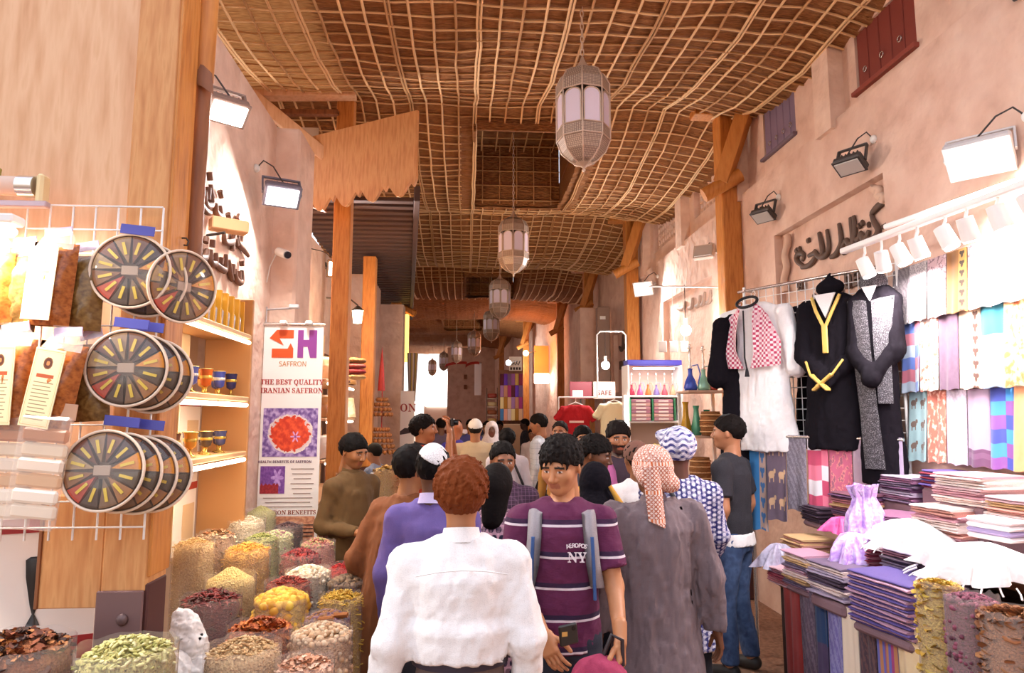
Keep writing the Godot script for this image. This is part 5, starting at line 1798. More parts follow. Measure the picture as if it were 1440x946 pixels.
func build_trays() -> void:
	var film := clear_film("tray_film", "fff8f0", 0.05, 0.1)
	var rimm := clear_film("tray_rim", "f3dcc6", 0.55, 0.2)
	var cols := ["d88a2c", "4a2c20", "7a4a2c", "94714c", "6e3a22", "b09068", "8c5a34", "b7432a", "4f3a2a", "7c5c40", "a06a3a", "54402c"]
	var proto: Node3D = null
	var R := 0.122
	# [x, y, d, yaw, pitch, label]
	var L := [[-1.1, 2.225, 2.285, 0.12, 0.0, "round tray of spice wedges in film, top front on the rack"], [-1.07, 2.205, 2.34, 0.15, 0.05, "round spice tray just behind the uppermost front tray"], [-0.965, 2.19, 2.36, 0.95, 0.1, "empty-looking round film tray turned edge-on against the post"],
		[-1.085, 1.905, 2.27, 0.1, 0.0, "round tray of spice wedges, middle front on the rack"], [-1.06, 1.895, 2.32, 0.12, 0.0, "round spice tray second in the middle stack"], [-1.04, 1.885, 2.36, 0.12, 0.0, "round spice tray at the back of the middle stack"],
		[-1.11, 1.585, 2.22, 0.0, -0.1, "round tray of spice wedges, lowest front on the rack, glaring in the lamp"], [-1.08, 1.575, 2.27, 0.05, -0.08, "round spice tray second in the lowest stack"], [-1.05, 1.565, 2.31, 0.08, -0.05, "round spice tray third in the lowest stack"], [-1.02, 1.565, 2.35, 0.1, -0.03, "round spice tray at the back of the lowest stack"]]
	for q in L:
		var t: Node3D
		if proto == null:
			t = thing("spice_tray", q[5], "tray", V(q[0], q[1], q[2]), q[3], "round spice trays hanging on the rack")
			proto = t
			part("dish", mb().lathe([Vector2(0.0, -0.018), Vector2(R * 0.9, -0.018), Vector2(R * 0.97, 0.0), Vector2(R, 0.006)], 36, Vector3.ZERO, Basis(Vector3.RIGHT, PI / 2)), plain("8c6a50", 0.5), t)
			for i in 12:
				var a0 := TAU * (i + 0.04) / 12
				var a1 := TAU * (i + 0.96) / 12
				var poly := [Vector2(cos((a0 + a1) / 2), sin((a0 + a1) / 2)) * 0.026]
				for j in 5:
					var a := lerpf(a0, a1, j / 4.0)
					poly.append(Vector2(cos(a), sin(a)) * R * 0.93)
				part("spice_wedge", mb().extrude(poly, 0.02, Transform3D(Basis.IDENTITY, Vector3(0, 0, 0.0))), mat("wedge_" + cols[i], C(cols[i]), 0.7, 0.0, weave_tex(), Vector3(9, 9, 9)), t)
				var am := (a0 + a1) / 2
				part("yellow_tag", mb().box(Vector3(cos(am), sin(am), 0) * R * 0.62 + Vector3(0, 0, 0.0125), Vector3(0.042, 0.009, 0.003), 0.0, Basis(Vector3.BACK, am)), plain("d8b62c", 0.5), t)
			part("centre_tag", mb().box(Vector3(0, 0, 0.012), Vector3(0.05, 0.03, 0.004), 0.001), plain("a98e78", 0.5), t)
			part("rim", mb().tube(ring(Vector3(0, 0, 0.006), R, Vector3.BACK, 40), 0.0048, 6, false), plain("e6cdb4", 0.3), t)
			part("film", mb().lathe([Vector2(R * 0.99, 0.0), Vector2(R * 0.8, 0.018), Vector2(R * 0.4, 0.022), Vector2(0.001, 0.02)], 32, Vector3.ZERO, Basis(Vector3.RIGHT, PI / 2)), film, t)
			part("rim_wall", mb().lathe([Vector2(R * 0.93, -0.025), Vector2(R, 0.006)], 36, Vector3.ZERO, Basis(Vector3.RIGHT, PI / 2)), rimm, t)
		else:
			t = copy(proto, V(q[0], q[1], q[2]), q[3], q[5])
		t.rotation = Vector3(q[4], q[3], 0)
	for h in [[-1.08, 2.36], [-1.08, 2.05], [-1.09, 1.735], [-1.05, 2.045], [-1.03, 1.725]]:
		solo("header_card", mb().box(Vector3.ZERO, Vector3(0.11, 0.032, 0.004), 0.001, Basis(Vector3.BACK, -0.1)), plain("4a4aa0", 0.4), "blue header card of the round spice trays", "card", "blue tray header cards", V(h[0], h[1], 2.27 if h[0] < -1.06 else 2.31))

func build_sacks() -> void:
	var S := [
		[-1.27, 2.13, 1.138, 0.29, "chip", 0.016, ["8a4a2c", "b0703c", "5c3020", "3c241c"], "sack of brown curled bark chips in front of the corner post"],
		[-0.965, 2.13, 1.117, 0.27, "seed", 0.014, ["b3ab62", "c8c07e", "d8cf95", "9a964f"], "sack of pale green cardamom pods below the corner post"],
		[-0.765, 2.55, 0.982, 0.262, "seed", 0.012, ["c9a06c", "dab684", "b98a58"], "sack of pale tan seed flakes before the white lumps"],
		[-0.545, 2.78, 0.955, 0.243, "lump", 0.02, ["d6b088", "c69a70", "e2c4a0"], "sack of knobbly beige root pieces at the lane edge"],
		[-0.53, 2.45, 0.945, 0.2, "chip", 0.012, ["dba07c", "e6b898", "c98a64"], "sack of pinkish peach flakes nearest the lane"],
		[-0.83, 2.98, 0.926, 0.265, "chip", 0.015, ["b5571c", "d0762c", "98441a"], "sack of rusty orange peel chips under the yellow fruits"],
		[-0.815, 3.24, 0.965, 0.24, "ball", 0.036, ["e0aa2c", "edc04a", "d2962a"], "sack of round yellow dried fruits above the orange chips"],
		[-1.101, 3.18, 0.99, 0.255, "pod", 0.02, ["7a1f1c", "5c2218", "8c3024", "4a2a1a"], "sack of dark red dried chilli pods beside the white lumps"],
		[-1.15, 3.58, 1.013, 0.245, "", 0.0, ["cfb066", "dcc07c", "c8a860"], "sack with a smooth cone of pale yellow powder"],
		[-1.18, 3.92, 1.063, 0.25, "stick", 0.016, ["c58a30", "d8a548", "b87c2c"], "sack of golden yellow root sticks behind the powder cone"],
		[-1.40, 4.08, 1.109, 0.213, "chip", 0.014, ["c8a074", "a86e44", "dcc09a"], "sack of brown and cream shavings by the shop front"],
		[-1.325, 4.36, 1.15, 0.23, "seed", 0.011, ["d8c4a0", "e2d2b4", "c8b08a"], "sack heaped with cream seeds near the red-brown door frame"],
		[-1.41, 3.78, 1.113, 0.207, "stick", 0.013, ["c49c62", "d6b47c", "b88c54"], "sack of straw-coloured stalks under the lit shelves"],
		[-1.345, 4.74, 1.165, 0.2, "", 0.0, ["b7ae6c", "c6bd80", "a89e5c"], "sack with a pointed cone of greenish powder against the wall"],
		[-1.185, 4.2, 1.07, 0.2, "seed", 0.012, ["8a8a44", "a09c58", "767a3c"], "sack of olive green pods in the middle of the sacks"],
		[-1.165, 4.46, 1.046, 0.205, "ball", 0.012, ["c4c08a", "d2ce9c", "a86a74"], "sack of pale green beads with pink buds"],
		[-1.17, 4.74, 1.05, 0.2, "lump", 0.013, ["5c3c3c", "74504a", "4a3030"], "sack of small dark brown buds below the saffron banner"],
		[-0.905, 3.97, 1.016, 0.225, "ball", 0.018, ["7a1a18", "92241c", "5c1414"], "sack of glossy dark red berries"],
		[-0.795, 3.68, 0.987, 0.235, "lump", 0.018, ["e0ccae", "ecdcc2", "d0b894"], "sack of white gum lumps in front of the red berries"],
		[-0.84, 3.46, 0.984, 0.222, "pod", 0.013, ["8c2a1a", "a8381f", "5c2a1a"], "sack of red and brown small peppers"],
		[-0.9, 4.4, 1.004, 0.218, "lump", 0.013, ["a85a58", "c08a6a", "a09a5c"], "sack of dried pink rosebuds and green leaves"],
		[-0.655, 3.98, 0.941, 0.215, "stick", 0.012, ["b01e1c", "c8281e", "8c1818"], "sack of bright red saffron threads beside the robed shopper"],
		[-0.6, 4.25, 0.905, 0.17, "stick", 0.011, ["d8701c", "e8882c", "c85c18"], "small sack of orange petals behind the red threads"],
		[-0.595, 3.64, 0.937, 0.195, "ball", 0.027, ["6e5238", "86684a", "5a422c"], "sack of round brown nutmegs"],
		[-0.565, 3.32, 0.941, 0.2, "stick", 0.02, ["c89a2c", "dab044", "b58a28"], "sack of yellow turmeric fingers at the lane edge"],
		[-0.575, 3.05, 0.925, 0.19, "lump", 0.024, ["5c3c48", "7a5258", "8c5a30"], "sack of purplish dried fruit with cinnamon bundles"],
	]
	for q in S:
		sack(q[0], q[1], q[2], q[3] * 0.95, q[4], q[5], q[6], q[7], 0.62 if q[4] == "" else 0.42)
	# cinnamon bundles on the purple sack
	for i in 2:
		var b := mb()
		for j in 6:
			b.tube([Vector3(-0.03, 0.006 * (j % 3), -0.018 + 0.007 * j), Vector3(0.03, 0.006 * (j % 3) + 0.004, -0.018 + 0.007 * j)], 0.005, 6)
		solo("cinnamon_bundle", b, plain("a5622c", 0.8), "tied bundle of cinnamon sticks lying on the purplish sack", "spice", "cinnamon bundles", V(-0.565 + i * 0.05, 0.915, 2.97 + 0.05 * i))
	# white alum lumps
	var lumps := [[-1.02, 0.93, 2.74, 0.055, 0.12, 0.05, "tall pointed white lump"], [-1.06, 0.84, 2.68, 0.075, 0.06, 0.06, "big rounded white lump with dark dimples"], [-0.97, 0.83, 2.72, 0.06, 0.055, 0.06, "rounded white lump between the larger ones"], [-1.02, 0.74, 2.66, 0.07, 0.06, 0.06, "white lump low in the white pile"], [-0.95, 0.74, 2.68, 0.06, 0.05, 0.05, "small white lump beside the tan seed sack"], [-1.1, 0.76, 2.7, 0.06, 0.05, 0.05, "white lump against the post's maroon base"]]
	for q in lumps:
		var F := sdf(0.008)
		F.ell(Vector3.ZERO, Vector3(q[3], q[4], q[5]), 0.02, Basis(Vector3.BACK, 0.4))
		F.ell(Vector3(q[3] * 0.4, -q[4] * 0.3, 0.01), Vector3(q[3], q[4] * 0.5, q[5]) * 0.8, 0.03)
		F.disp = fold.bind(0.014, 22.0, 1.0)
		F.disp_on = true
		solo("alum_lump", sdf_mesh(F), mat("alum", C("e6dcd4"), 0.5), q[6] + " among the spice sacks", "lump", "white mineral lumps", V(q[0], q[1], q[2]))
	var cr := thing("crate", "dark crate under the white lumps between the sacks", "crate", V(-1.02, 0, 2.7))
	for i in 5:
		part("slat", mb().box(Vector3(0, 0.1 + 0.13 * i, 0.12), Vector3(0.28, 0.11, 0.02), 0.004), mats.wood_dark, cr)
		part("slat", mb().box(Vector3(0.14, 0.1 + 0.13 * i, 0), Vector3(0.02, 0.11, 0.24), 0.004), mats.wood_dark, cr)
	part("top", mb().box(Vector3(0, 0.68, 0), Vector3(0.3, 0.02, 0.26), 0.004), mats.wood_dark, cr)

func goblet(x: float, y: float, d: float, hexes: Array, label: String, h := 0.13) -> void:
	var t := thing("glass_goblet", label, "goblet", V(x, y, d), 0.0, "patterned glass goblets on the lit shelves")
	part("foot", mb().lathe([Vector2(0.001, 0), Vector2(0.03, 0.0), Vector2(0.028, 0.006), Vector2(0.008, 0.014), Vector2(0.007, 0.035), Vector2(0.012, 0.04)], 12), plain("c9a04c", 0.2, 0.7), t)
	part("bowl", mb().lathe([Vector2(0.01, 0.04), Vector2(0.026, 0.05), Vector2(0.03, h * 0.6), Vector2(0.031, h * 0.85), Vector2(0.036, h)], 14), mat("goblet_" + hexes[0], C(hexes[0]), 0.12, 0.15), t)
	part("gilt_band", mb().lathe([Vector2(0.0315, h * 0.62), Vector2(0.0335, h * 0.66), Vector2(0.0325, h * 0.74)], 14), plain(hexes[1], 0.2, 0.6), t)
	part("rim", mb().tube(ring(Vector3(0, h, 0), 0.036, Vector3.UP, 14), 0.0018, 4, false), plain("e2c47c", 0.2, 0.7), t)

func build_shelf_niche() -> void:
	var n := thing("lit_shelf_unit", "cream shelf unit with tube lights at the spice shop's front", "shelf")
	part("back_panel", mb().box(V(-1.62, 1.75, 3.65), Vector3(0.02, 1.5, 0.9), 0.004), plain("f0d2a2", 0.8), n)
	part("side_panel", mb().box(V(-1.52, 1.75, 3.22), Vector3(0.2, 1.5, 0.02), 0.004), plain("b07a44", 0.7), n)
	for y in [2.235, 1.855, 1.53]:
		var sh := part("shelf", mb().box(V(-1.46, y, 3.78), Vector3(0.28, 0.03, 1.02), 0.005), plain("c79a6a", 0.6), n)
		for k in 2:
			part("tube_light", mb().tube([V(-1.325, y - 0.035, 3.3 + k * 0.5), V(-1.325, y - 0.035, 3.76 + k * 0.5)], 0.0125, 8), glow("tube_glow", "fff3dc", 4.0), n)
		lamp_area(V(-1.36, y - 0.06, 3.78), Vector3(-0.3, -1, 0), 0.05, 0.9, 0.28, "fff0d8")
	part("upright", mb().box(V(-1.46, 1.75, 4.31), Vector3(0.28, 1.45, 0.03), 0.005), plain("b27c48", 0.6), n)
	var cols := [["33305c", "c9a54c"], ["6a4a2c", "e0bc5a"], ["5c64a8", "d4d0cc"], ["8a8cc0", "c9a54c"], ["b0541c", "e0bc5a"], ["c9a04c", "7a3a1c"], ["3c4488", "d4d0cc"], ["5a5c9c", "e0bc5a"]]
	for i in 9:
		goblet(-1.40 - 0.05 * (i % 2), 1.871, 3.4 + i * 0.1, cols[i % 8], "patterned glass goblet on the upper lit shelf", 0.135)
	var cols2 := [["7a5240", "e0bc5a"], ["c07a2c", "7a3a1c"], ["c98a34", "e0bc5a"], ["5c64a8", "d4d0cc"], ["4a3a30", "c9a54c"], ["3a3440", "d4d0cc"], ["4a4a6c", "c9a54c"], ["33305c", "d4d0cc"]]
	for i in 8:
		goblet(-1.40 - 0.05 * (i % 2), 1.546, 3.42 + i * 0.107, cols2[i], "gilt-footed goblet on the lower lit shelf", 0.125)
	# boxed glass bottles above the top shelf
	for i in 9:
		var t := thing("boxed_bottle", "glass bottle in an open golden box on the top shelf", "bottle", V(-1.39, 2.25, 3.4 + i * 0.1), 0.0, "boxed glass bottles on the top shelf")
		part("box_back", mb().box(Vector3(-0.04, 0.1, 0), Vector3(0.006, 0.2, 0.085), 0.001), plain("d9a93c", 0.35, 0.3), t)
		for s in [-1, 1]:
			part("box_side", mb().box(Vector3(0, 0.1, 0.043 * s), Vector3(0.07, 0.2, 0.005), 0.001), plain("c8922c", 0.35, 0.3), t)
		part("bottle", mb().lathe([Vector2(0.001, 0.004), Vector2(0.028, 0.006), Vector2(0.03, 0.09), Vector2(0.012, 0.115), Vector2(0.01, 0.14), Vector2(0.014, 0.142)], 12), clear_film("bottle_glass", "cfc6c8", 0.45, 0.1), t)
		part("stopper", mb().lathe([Vector2(0.008, 0.142), Vector2(0.016, 0.155), Vector2(0.012, 0.175), Vector2(0.001, 0.185)], 10), plain("5a5aa0" if i % 3 == 0 else "d8d4d0", 0.2, 0.2), t)
	# door frame, deep red-brown
	var df := thing("door_frame", "deep red-brown wooden door frame between shelves and saffron banner", "frame")
	part("jamb", mb().box(V(-1.5, 1.2, 4.45), Vector3(0.12, 2.4, 0.22), 0.01), plain("5e2618", 0.5), df)
	part("lintel", mb().box(V(-1.48, 2.44, 3.95), Vector3(0.1, 0.08, 1.2), 0.01), plain("6e3a20", 0.5), df)
	# posters inside, seen under the shelves
	for i in 2:
		var t := thing("wall_poster", ["white poster with a red band under the upper lit shelf", "white poster with rounded picture under the lower lit shelf"][i], "poster", V(-1.6, 1.68 - i * 0.48, 4.12), PI / 2)
		part("sheet", mb().box(Vector3.ZERO, Vector3(0.3, 0.44, 0.008), 0.002), plain("efe0d0", 0.5), t)
		part("red_band", mb().box(Vector3(0, 0.15, 0.006), Vector3(0.3, 0.04, 0.003)), plain("a3301f", 0.5), t)
		part("picture", mb().box(Vector3(0.04, -0.05, 0.006), Vector3(0.16, 0.2, 0.003), 0.001), plain("d8b488", 0.5), t)

# ---------- left wall: letters, floodlights, cameras, banner, fascia, pergola ----------
func strokes(parent: Node, list: Array, x: float, r: float, m: Material, flat := 0.5) -> void:
	for s in list:
		var path := []
		for p in s:
			path.append(V(x, p[1], p[0]))
		# smooth the pen stroke
		var pts := [path[0]]
		for i in range(1, path.size()):
			if path.size() > 2:
				for q in 3:
					var t := (q + 1) / 4.0
					var p0: Vector3 = path[maxi(i - 2, 0)]
					var p3: Vector3 = path[mini(i + 1, path.size() - 1)]
					pts.append(path[i - 1].cubic_interpolate(path[i], p0, p3, t))
			pts.append(path[i])
		var rad := []
		for i in pts.size():
			rad.append(r * (0.75 + 0.5 * sin(PI * (i + 0.5) / pts.size())))
		var b := mb().tube(pts, rad, 8)
		for i in b.v.size():
			b.v[i].x = x + (b.v[i].x - x) * flat
		part("letter_stroke", b, m, parent)

func floodlight(at: Vector3, dir: Vector3, on: float, w: float, label: String, wall: Vector3, body := "4a4442") -> void:
	var t := thing("floodlight", label, "floodlight", at)
	var bs := look(dir)
	var hsg := part("housing", mb().box(bs * Vector3(0, 0, -0.03), Vector3(w, w * 0.72, 0.05), 0.012, bs), plain(body, 0.5, 0.3), t)
	for i in 5:
		part("fin", mb().box(bs * Vector3((i - 2) * w * 0.14, 0.0, -0.07), Vector3(0.008, w * 0.5, 0.05), 0.002, bs), plain(body, 0.5, 0.3), hsg)
	part("bezel", mb().box(bs * Vector3(0, 0, -0.002), Vector3(w, w * 0.72, 0.012), 0.004, bs), plain(body, 0.4, 0.4), t)
	var lens := glow("flood_on", "ffffff", 7.0) if on > 0.0 else mat("flood_off", C("b9b2ac"), 0.25)
	part("lens", mb().box(bs * Vector3(0, 0, 0.008), Vector3(w * 0.84, w * 0.56, 0.01), 0.003, bs), lens, t)
	for s in [-1, 1]:
		part("bracket_arm", beam(mb(), bs * Vector3(s * w * 0.52, 0, -0.03), bs * Vector3(s * w * 0.5, w * 0.15, -0.16), 0.012, 0.03, 0.002), plain(body, 0.5, 0.3), t)
	part("bracket_bar", beam(mb(), bs * Vector3(-w * 0.5, w * 0.15, -0.16), bs * Vector3(w * 0.5, w * 0.15, -0.16), 0.03, 0.012, 0.002), plain(body, 0.5, 0.3), t)
	var a := bs * Vector3(0, w * 0.3, -0.06)
	var e := wall - at
	part("cable", mb().tube([a, a.lerp(e, 0.35) + Vector3(0, 0.07, 0.02), a.lerp(e, 0.75) + Vector3(0, 0.08, 0), e], 0.005, 6), plain("3a3230", 0.6), t)
	part("wall_rose", mb().ball(e, Vector3(0.025, 0.03, 0.025), 10, 6), mats.white_plastic, t)
	if on > 0.0:
		var l := lamp_area(at + dir.normalized() * 0.03, dir, w * 0.84, w * 0.56, on)

func build_left_wall() -> void:
	var brown := plain("6b4632", 0.6)
	var sg := thing("arabic_wall_lettering", "raised brown Arabic lettering on the wall above the spice shop", "sign")
	strokes(sg, left_letters, -1.43, 0.017, brown, 0.9)
	# timber sign bracket piece among the letters
	var wb := thing("wood_block", "pale wooden block on a rod sticking out below the wall letters", "bracket", V(-1.34, 2.82, 3.86))
	part("block", mb().box(Vector3.ZERO, Vector3(0.2, 0.07, 0.09), 0.006, Basis(Vector3.UP, 0.6)), plain("dba878", 0.7), wb)
	part("rod", mb().tube([Vector3(-0.1, -0.07, 0.05), Vector3(0.02, -0.07, 0.12)], 0.008, 6), mats.metal_dark, wb)
	floodlight(V(-1.22, 3.29, 3.42), Vector3(0.35, -0.75, 0.45), 1.6, 0.2, "lit floodlight high on the wall just past the corner post", V(-1.44, 3.5, 3.5), "8c7468")
	floodlight(V(-1.24, 3.22, 4.55), Vector3(0.25, -0.7, 0.55), 2.0, 0.24, "lit floodlight over the saffron banner with bluish glare", V(-1.44, 3.44, 4.62), "6c6672")
	# bullet camera and bracket on the pier
	var cc := thing("security_camera", "white bullet security camera on the plaster pier", "camera", V(-1.33, 2.92, 5.0))
	part("shell", mb().tube([Vector3(-0.03, 0.02, 0.05), Vector3(0.05, -0.02, 0.12)], 0.032, 12), mats.white_plastic, cc)
	part("lens", mb().tube([Vector3(0.05, -0.02, 0.12), Vector3(0.06, -0.025, 0.13)], 0.026, 12), plain("1c1a1a", 0.2), cc)
	part("mount", mb().tube([Vector3(-0.06, 0.05, -0.06), Vector3(-0.01, 0.03, 0.04)], 0.012, 8), mats.white_plastic, cc)
	part("cable", mb().tube([Vector3(-0.06, 0.03, -0.02), Vector3(-0.1, -0.08, 0.0), Vector3(-0.12, -0.2, 0.0)], 0.004, 5), mats.white_plastic, cc)
	var c2 := thing("security_camera", "small camera on a thin arm below the bullet camera", "camera", V(-1.36, 2.52, 5.0))
	part("arm", mb().tube([Vector3(-0.08, 0, 0), Vector3(0.1, 0.01, 0.02)], 0.008, 6), plain("a89c98", 0.5), c2)
	part("head", mb().box(Vector3(0.12, 0.02, 0.03), Vector3(0.07, 0.03, 0.04), 0.006), plain("c8bcb8", 0.5), c2)
	part("stem", mb().tube([Vector3(-0.08, 0.02, 0), Vector3(-0.085, -0.35, 0)], 0.006, 6), plain("a89c98", 0.5), c2)
	build_banner()
	# scalloped fascia across the lane's left side
	var poly := [Vector2(-0.62, 0.35), Vector2(0.62, 0.35)]
	var W := 1.24
	var nsc := 4
	for i in nsc:
		var x1 := 0.62 - W * i / nsc
		var x0 := 0.62 - W * (i + 1) / nsc
		poly.append(Vector2(x1, -0.29))
		poly.append(Vector2(x1 - 0.03, -0.35))
		poly.append(Vector2(x1 - 0.06, -0.30))
		for q in 7:
			var u := (q + 1) / 8.0
			poly.append(Vector2(lerpf(x1 - 0.06, x0 + 0.0, u), -0.28 - 0.14 * sin(PI * u)))
	var fs := thing("scalloped_fascia", "broad wooden fascia board with a scalloped lower edge", "fascia", V(-0.97, 4.12, 6.2), -0.55)
	part("board", mb().extrude(poly, 0.03), mats.ply_orange, fs)
	part("end_board", mb().box(Vector3(-0.62, 0.0, -0.1), Vector3(0.03, 0.72, 0.2), 0.004), mats.wood_dark, fs)
	part("backing_batten", mb().box(Vector3(0, 0.3, -0.04), Vector3(1.2, 0.06, 0.04), 0.004), mats.wood_dark, fs)
	# pergola of dark slats behind it
	var pg := thing("slatted_pergola", "dark slatted pergola roof with light between the slats", "pergola")
	var d := 6.95
	while d < 15.0:
		var xr := -0.45 - 0.085 * (d - 6.0) - 0.02
		part("slat", mb().box(V((xr - 1.88) * 0.5, 3.98, d), Vector3(xr + 1.88, 0.045, 0.1), 0.006), mats.slat_dark, pg)
		d += 0.2
	for e in [[-0.50, -1.28]]:
		part("edge_beam", beam(mb(), V(-0.5, 3.98, 6.7), V(-1.22, 3.98, 15.2), 0.06, 0.16), mats.slat_dark, pg)
	# upper frame over the left wall: beam, brace and white window
	var uf := thing("roof_bracket", "pale beam and diagonal brace under the sunlit corner of the mats", "beam")
	part("beam", beam(mb(), V(-2.35, 4.9, 6.55), V(-1.12, 4.98, 6.62), 0.14, 0.11), mats.ply, uf)
	part("brace", beam(mb(), V(-2.1, 4.86, 6.5), V(-1.36, 4.25, 6.5), 0.13, 0.12), mats.ply, uf)
	part("under_beam", beam(mb(), V(-2.1, 4.78, 6.7), V(-1.3, 4.8, 6.7), 0.08, 0.05), mats.wood_dark, uf)
	var wn := Node3D.new(); wn.name = "window_5"; wn.set_meta("kind", "structure"); add_child(wn)
	part("frame", beam(mb(), V(-2.5, 4.95, 6.9), V(-1.5, 4.2, 6.9), 0.05, 0.06), mats.white_paint, wn)
	part("frame", beam(mb(), V(-2.45, 4.75, 6.92), V(-2.0, 4.1, 6.92), 0.05, 0.07), mats.white_paint, wn)
	part("frame", beam(mb(), V(-2.0, 4.7, 6.92), V(-1.72, 4.12, 6.92), 0.05, 0.06), mats.white_paint, wn)
	part("pane", mb().face_box(V(-2.0, 4.4, 6.96), 0.9, 0.7), plain("d9c8b6", 0.4), wn)

func print_tex(kind: int) -> Texture2D:
	var w := 128
	var h := 96
	var im := Image.create(w, h, false, Image.FORMAT_RGB8)
	var n := FastNoiseLite.new()
	n.seed = 90 + kind
	n.frequency = 0.07
	for y in h:
		for x in w:
			var q := Vector2((x - 64) / 46.0, (y - 50) / 34.0)
			var f := n.get_noise_2d(x, y)
			var c := C("6a4a8c").lerp(C("c0a8d0"), clampf(f * 1.4 + 0.45, 0, 1))
			if kind == 0:
				if q.length() + f * 0.12 < 1.15: c = C("e8dcd0").lerp(C("d8c0c0"), f + 0.5)
				if q.length() + f * 0.2 < 1.0: c = C("c8331a").lerp(C("e8562c"), clampf(f * 1.5 + 0.5, 0, 1))
				var fl := Vector2(x - 76, y - 56)
				var an := fl.angle()
				if fl.length() < 7.0 + 5.0 * cos(an * 6.0): c = C("d8a0d0")
				if fl.length() < 3.0: c = C("8a4a8c")
			elif kind == 1:
				c = C("6c3a8c").lerp(C("8c5aa8"), f + 0.5)
				var fl := Vector2(x - 88, y - 40)
				if fl.length() < 24.0 + 10.0 * cos(fl.angle() * 6.0): c = C("a87cc4").lerp(C("c8a4dc"), f + 0.5)
				if y > 62 + 8 * f and x < 96: c = C("8c1c28").lerp(C("b03038"), f + 0.5)
			else:
				c = C("e0a27c").lerp(C("b4684a"), clampf(f + 0.4, 0, 1))
				if Vector2((x - 34) / 34.0, (y - 60) / 26.0).length() + f * 0.15 < 1.0: c = C("b81c1c").lerp(C("d83428"), f + 0.5)
			im.set_pixel(x, y, c)
	return ImageTexture.create_from_image(im)

func build_banner() -> void:
	var t := thing("saffron_banner", "tall white saffron advertising banner hung on the pier", "banner", V(-1.235, 0, 4.98), 0.0)
	var w := 0.42
	var wh := plain("f2e8e0", 0.55)
	part("sheet", mb().box(Vector3(0, 1.55, 0), Vector3(w, 1.72, 0.006), 0.001), wh, t)
	part("top_rail", mb().tube([Vector3(-w / 2 - 0.01, 2.41, 0), Vector3(w / 2 + 0.01, 2.41, 0)], 0.014, 8), mats.chrome, t)
	for s in [-1, 1]:
		part("clip_lamp", mb().box(Vector3(0.09 * s + 0.02, 2.42, 0.03), Vector3(0.05, 0.03, 0.04), 0.008), mats.white_plastic, t)
	var red := plain("a3241f", 0.6)
	var org := plain("d4521c", 0.6)
	var pur := plain("8c3a8c", 0.6)
	var z := 0.004
	# arrow-shaped S and violet block letter
	part("logo_arrow", mb().extrude([Vector2(-0.17, 2.31), Vector2(-0.12, 2.37), Vector2(0.0, 2.37), Vector2(0.0, 2.31), Vector2(-0.1, 2.31), Vector2(-0.07, 2.26), Vector2(-0.13, 2.29)], 0.003, Transform3D(Basis.IDENTITY, Vector3(0, 0, z))), org, t)
	part("logo_arrow", mb().extrude([Vector2(-0.15, 2.17), Vector2(0.0, 2.17), Vector2(0.0, 2.235), Vector2(-0.02, 2.275), Vector2(-0.04, 2.235), Vector2(-0.15, 2.235)], 0.003, Transform3D(Basis.IDENTITY, Vector3(0, 0, z))), org, t)
	part("logo_block", mb().extrude([Vector2(0.03, 2.17), Vector2(0.07, 2.17), Vector2(0.07, 2.25), Vector2(0.1, 2.25), Vector2(0.12, 2.17), Vector2(0.165, 2.17), Vector2(0.165, 2.37), Vector2(0.11, 2.37), Vector2(0.11, 2.3), Vector2(0.07, 2.3), Vector2(0.07, 2.37), Vector2(0.03, 2.37)], 0.003, Transform3D(Basis.IDENTITY, Vector3(0, 0, z))), pur, t)
	txt("SAFFRON", t, Vector3(0, 2.125, z), 0.034, plain("b87838", 0.6), Basis.IDENTITY, false)
	txt("THE BEST QUALITY", t, Vector3(0, 1.995, z), 0.034, red, Basis.IDENTITY.scaled(Vector3(0.95, 1, 1)), true, "Droid Serif")
	txt("IRANIAN SAFFRON", t, Vector3(0, 1.935, z), 0.034, red, Basis.IDENTITY.scaled(Vector3(0.95, 1, 1)), true, "Droid Serif")
	# photographs printed on the banner
	part("printed_photo", mb().face_box(Vector3(0, 1.64, z + 0.001), 0.38, 0.34), mat("print0", Color.WHITE, 0.5, 0.0, print_tex(0)), t)
	txt("HEALTH BENEFITS OF SAFFRON", t, Vector3(-0.03, 1.435, z), 0.018, plain("5a2a4a", 0.6), Basis.IDENTITY)
	part("printed_photo", mb().face_box(Vector3(-0.11, 1.31, z + 0.001), 0.17, 0.19), mat("print1", Color.WHITE, 0.5, 0.0, print_tex(1)), t)
	for i in 6:
		part("text_line", mb().box(Vector3(0.095, 1.385 - i * 0.034, z), Vector3(0.16 - 0.02 * (i % 3), 0.006, 0.002)), plain("9a8278", 0.6), t)
	for i in 3:
		part("text_line", mb().box(Vector3(0.0, 1.185 - i * 0.03, z), Vector3(0.34 - 0.03 * (i % 2), 0.006, 0.002)), plain("9a8278", 0.6), t)
	txt("SAFFRON BENEFITS", t, Vector3(0, 1.085, z), 0.028, plain("8c3a1c", 0.6), Basis.IDENTITY, true, "Droid Serif")
	part("printed_photo", mb().face_box(Vector3(0, 0.96, z + 0.001), 0.38, 0.2), mat("print2", Color.WHITE, 0.5, 0.0, print_tex(2)), t)
	for i in 4:
		part("text_line", mb().box(Vector3(0.11, 1.0 - i * 0.025, z + 0.002), Vector3(0.14, 0.007, 0.002)), plain("3c2420", 0.6), t)

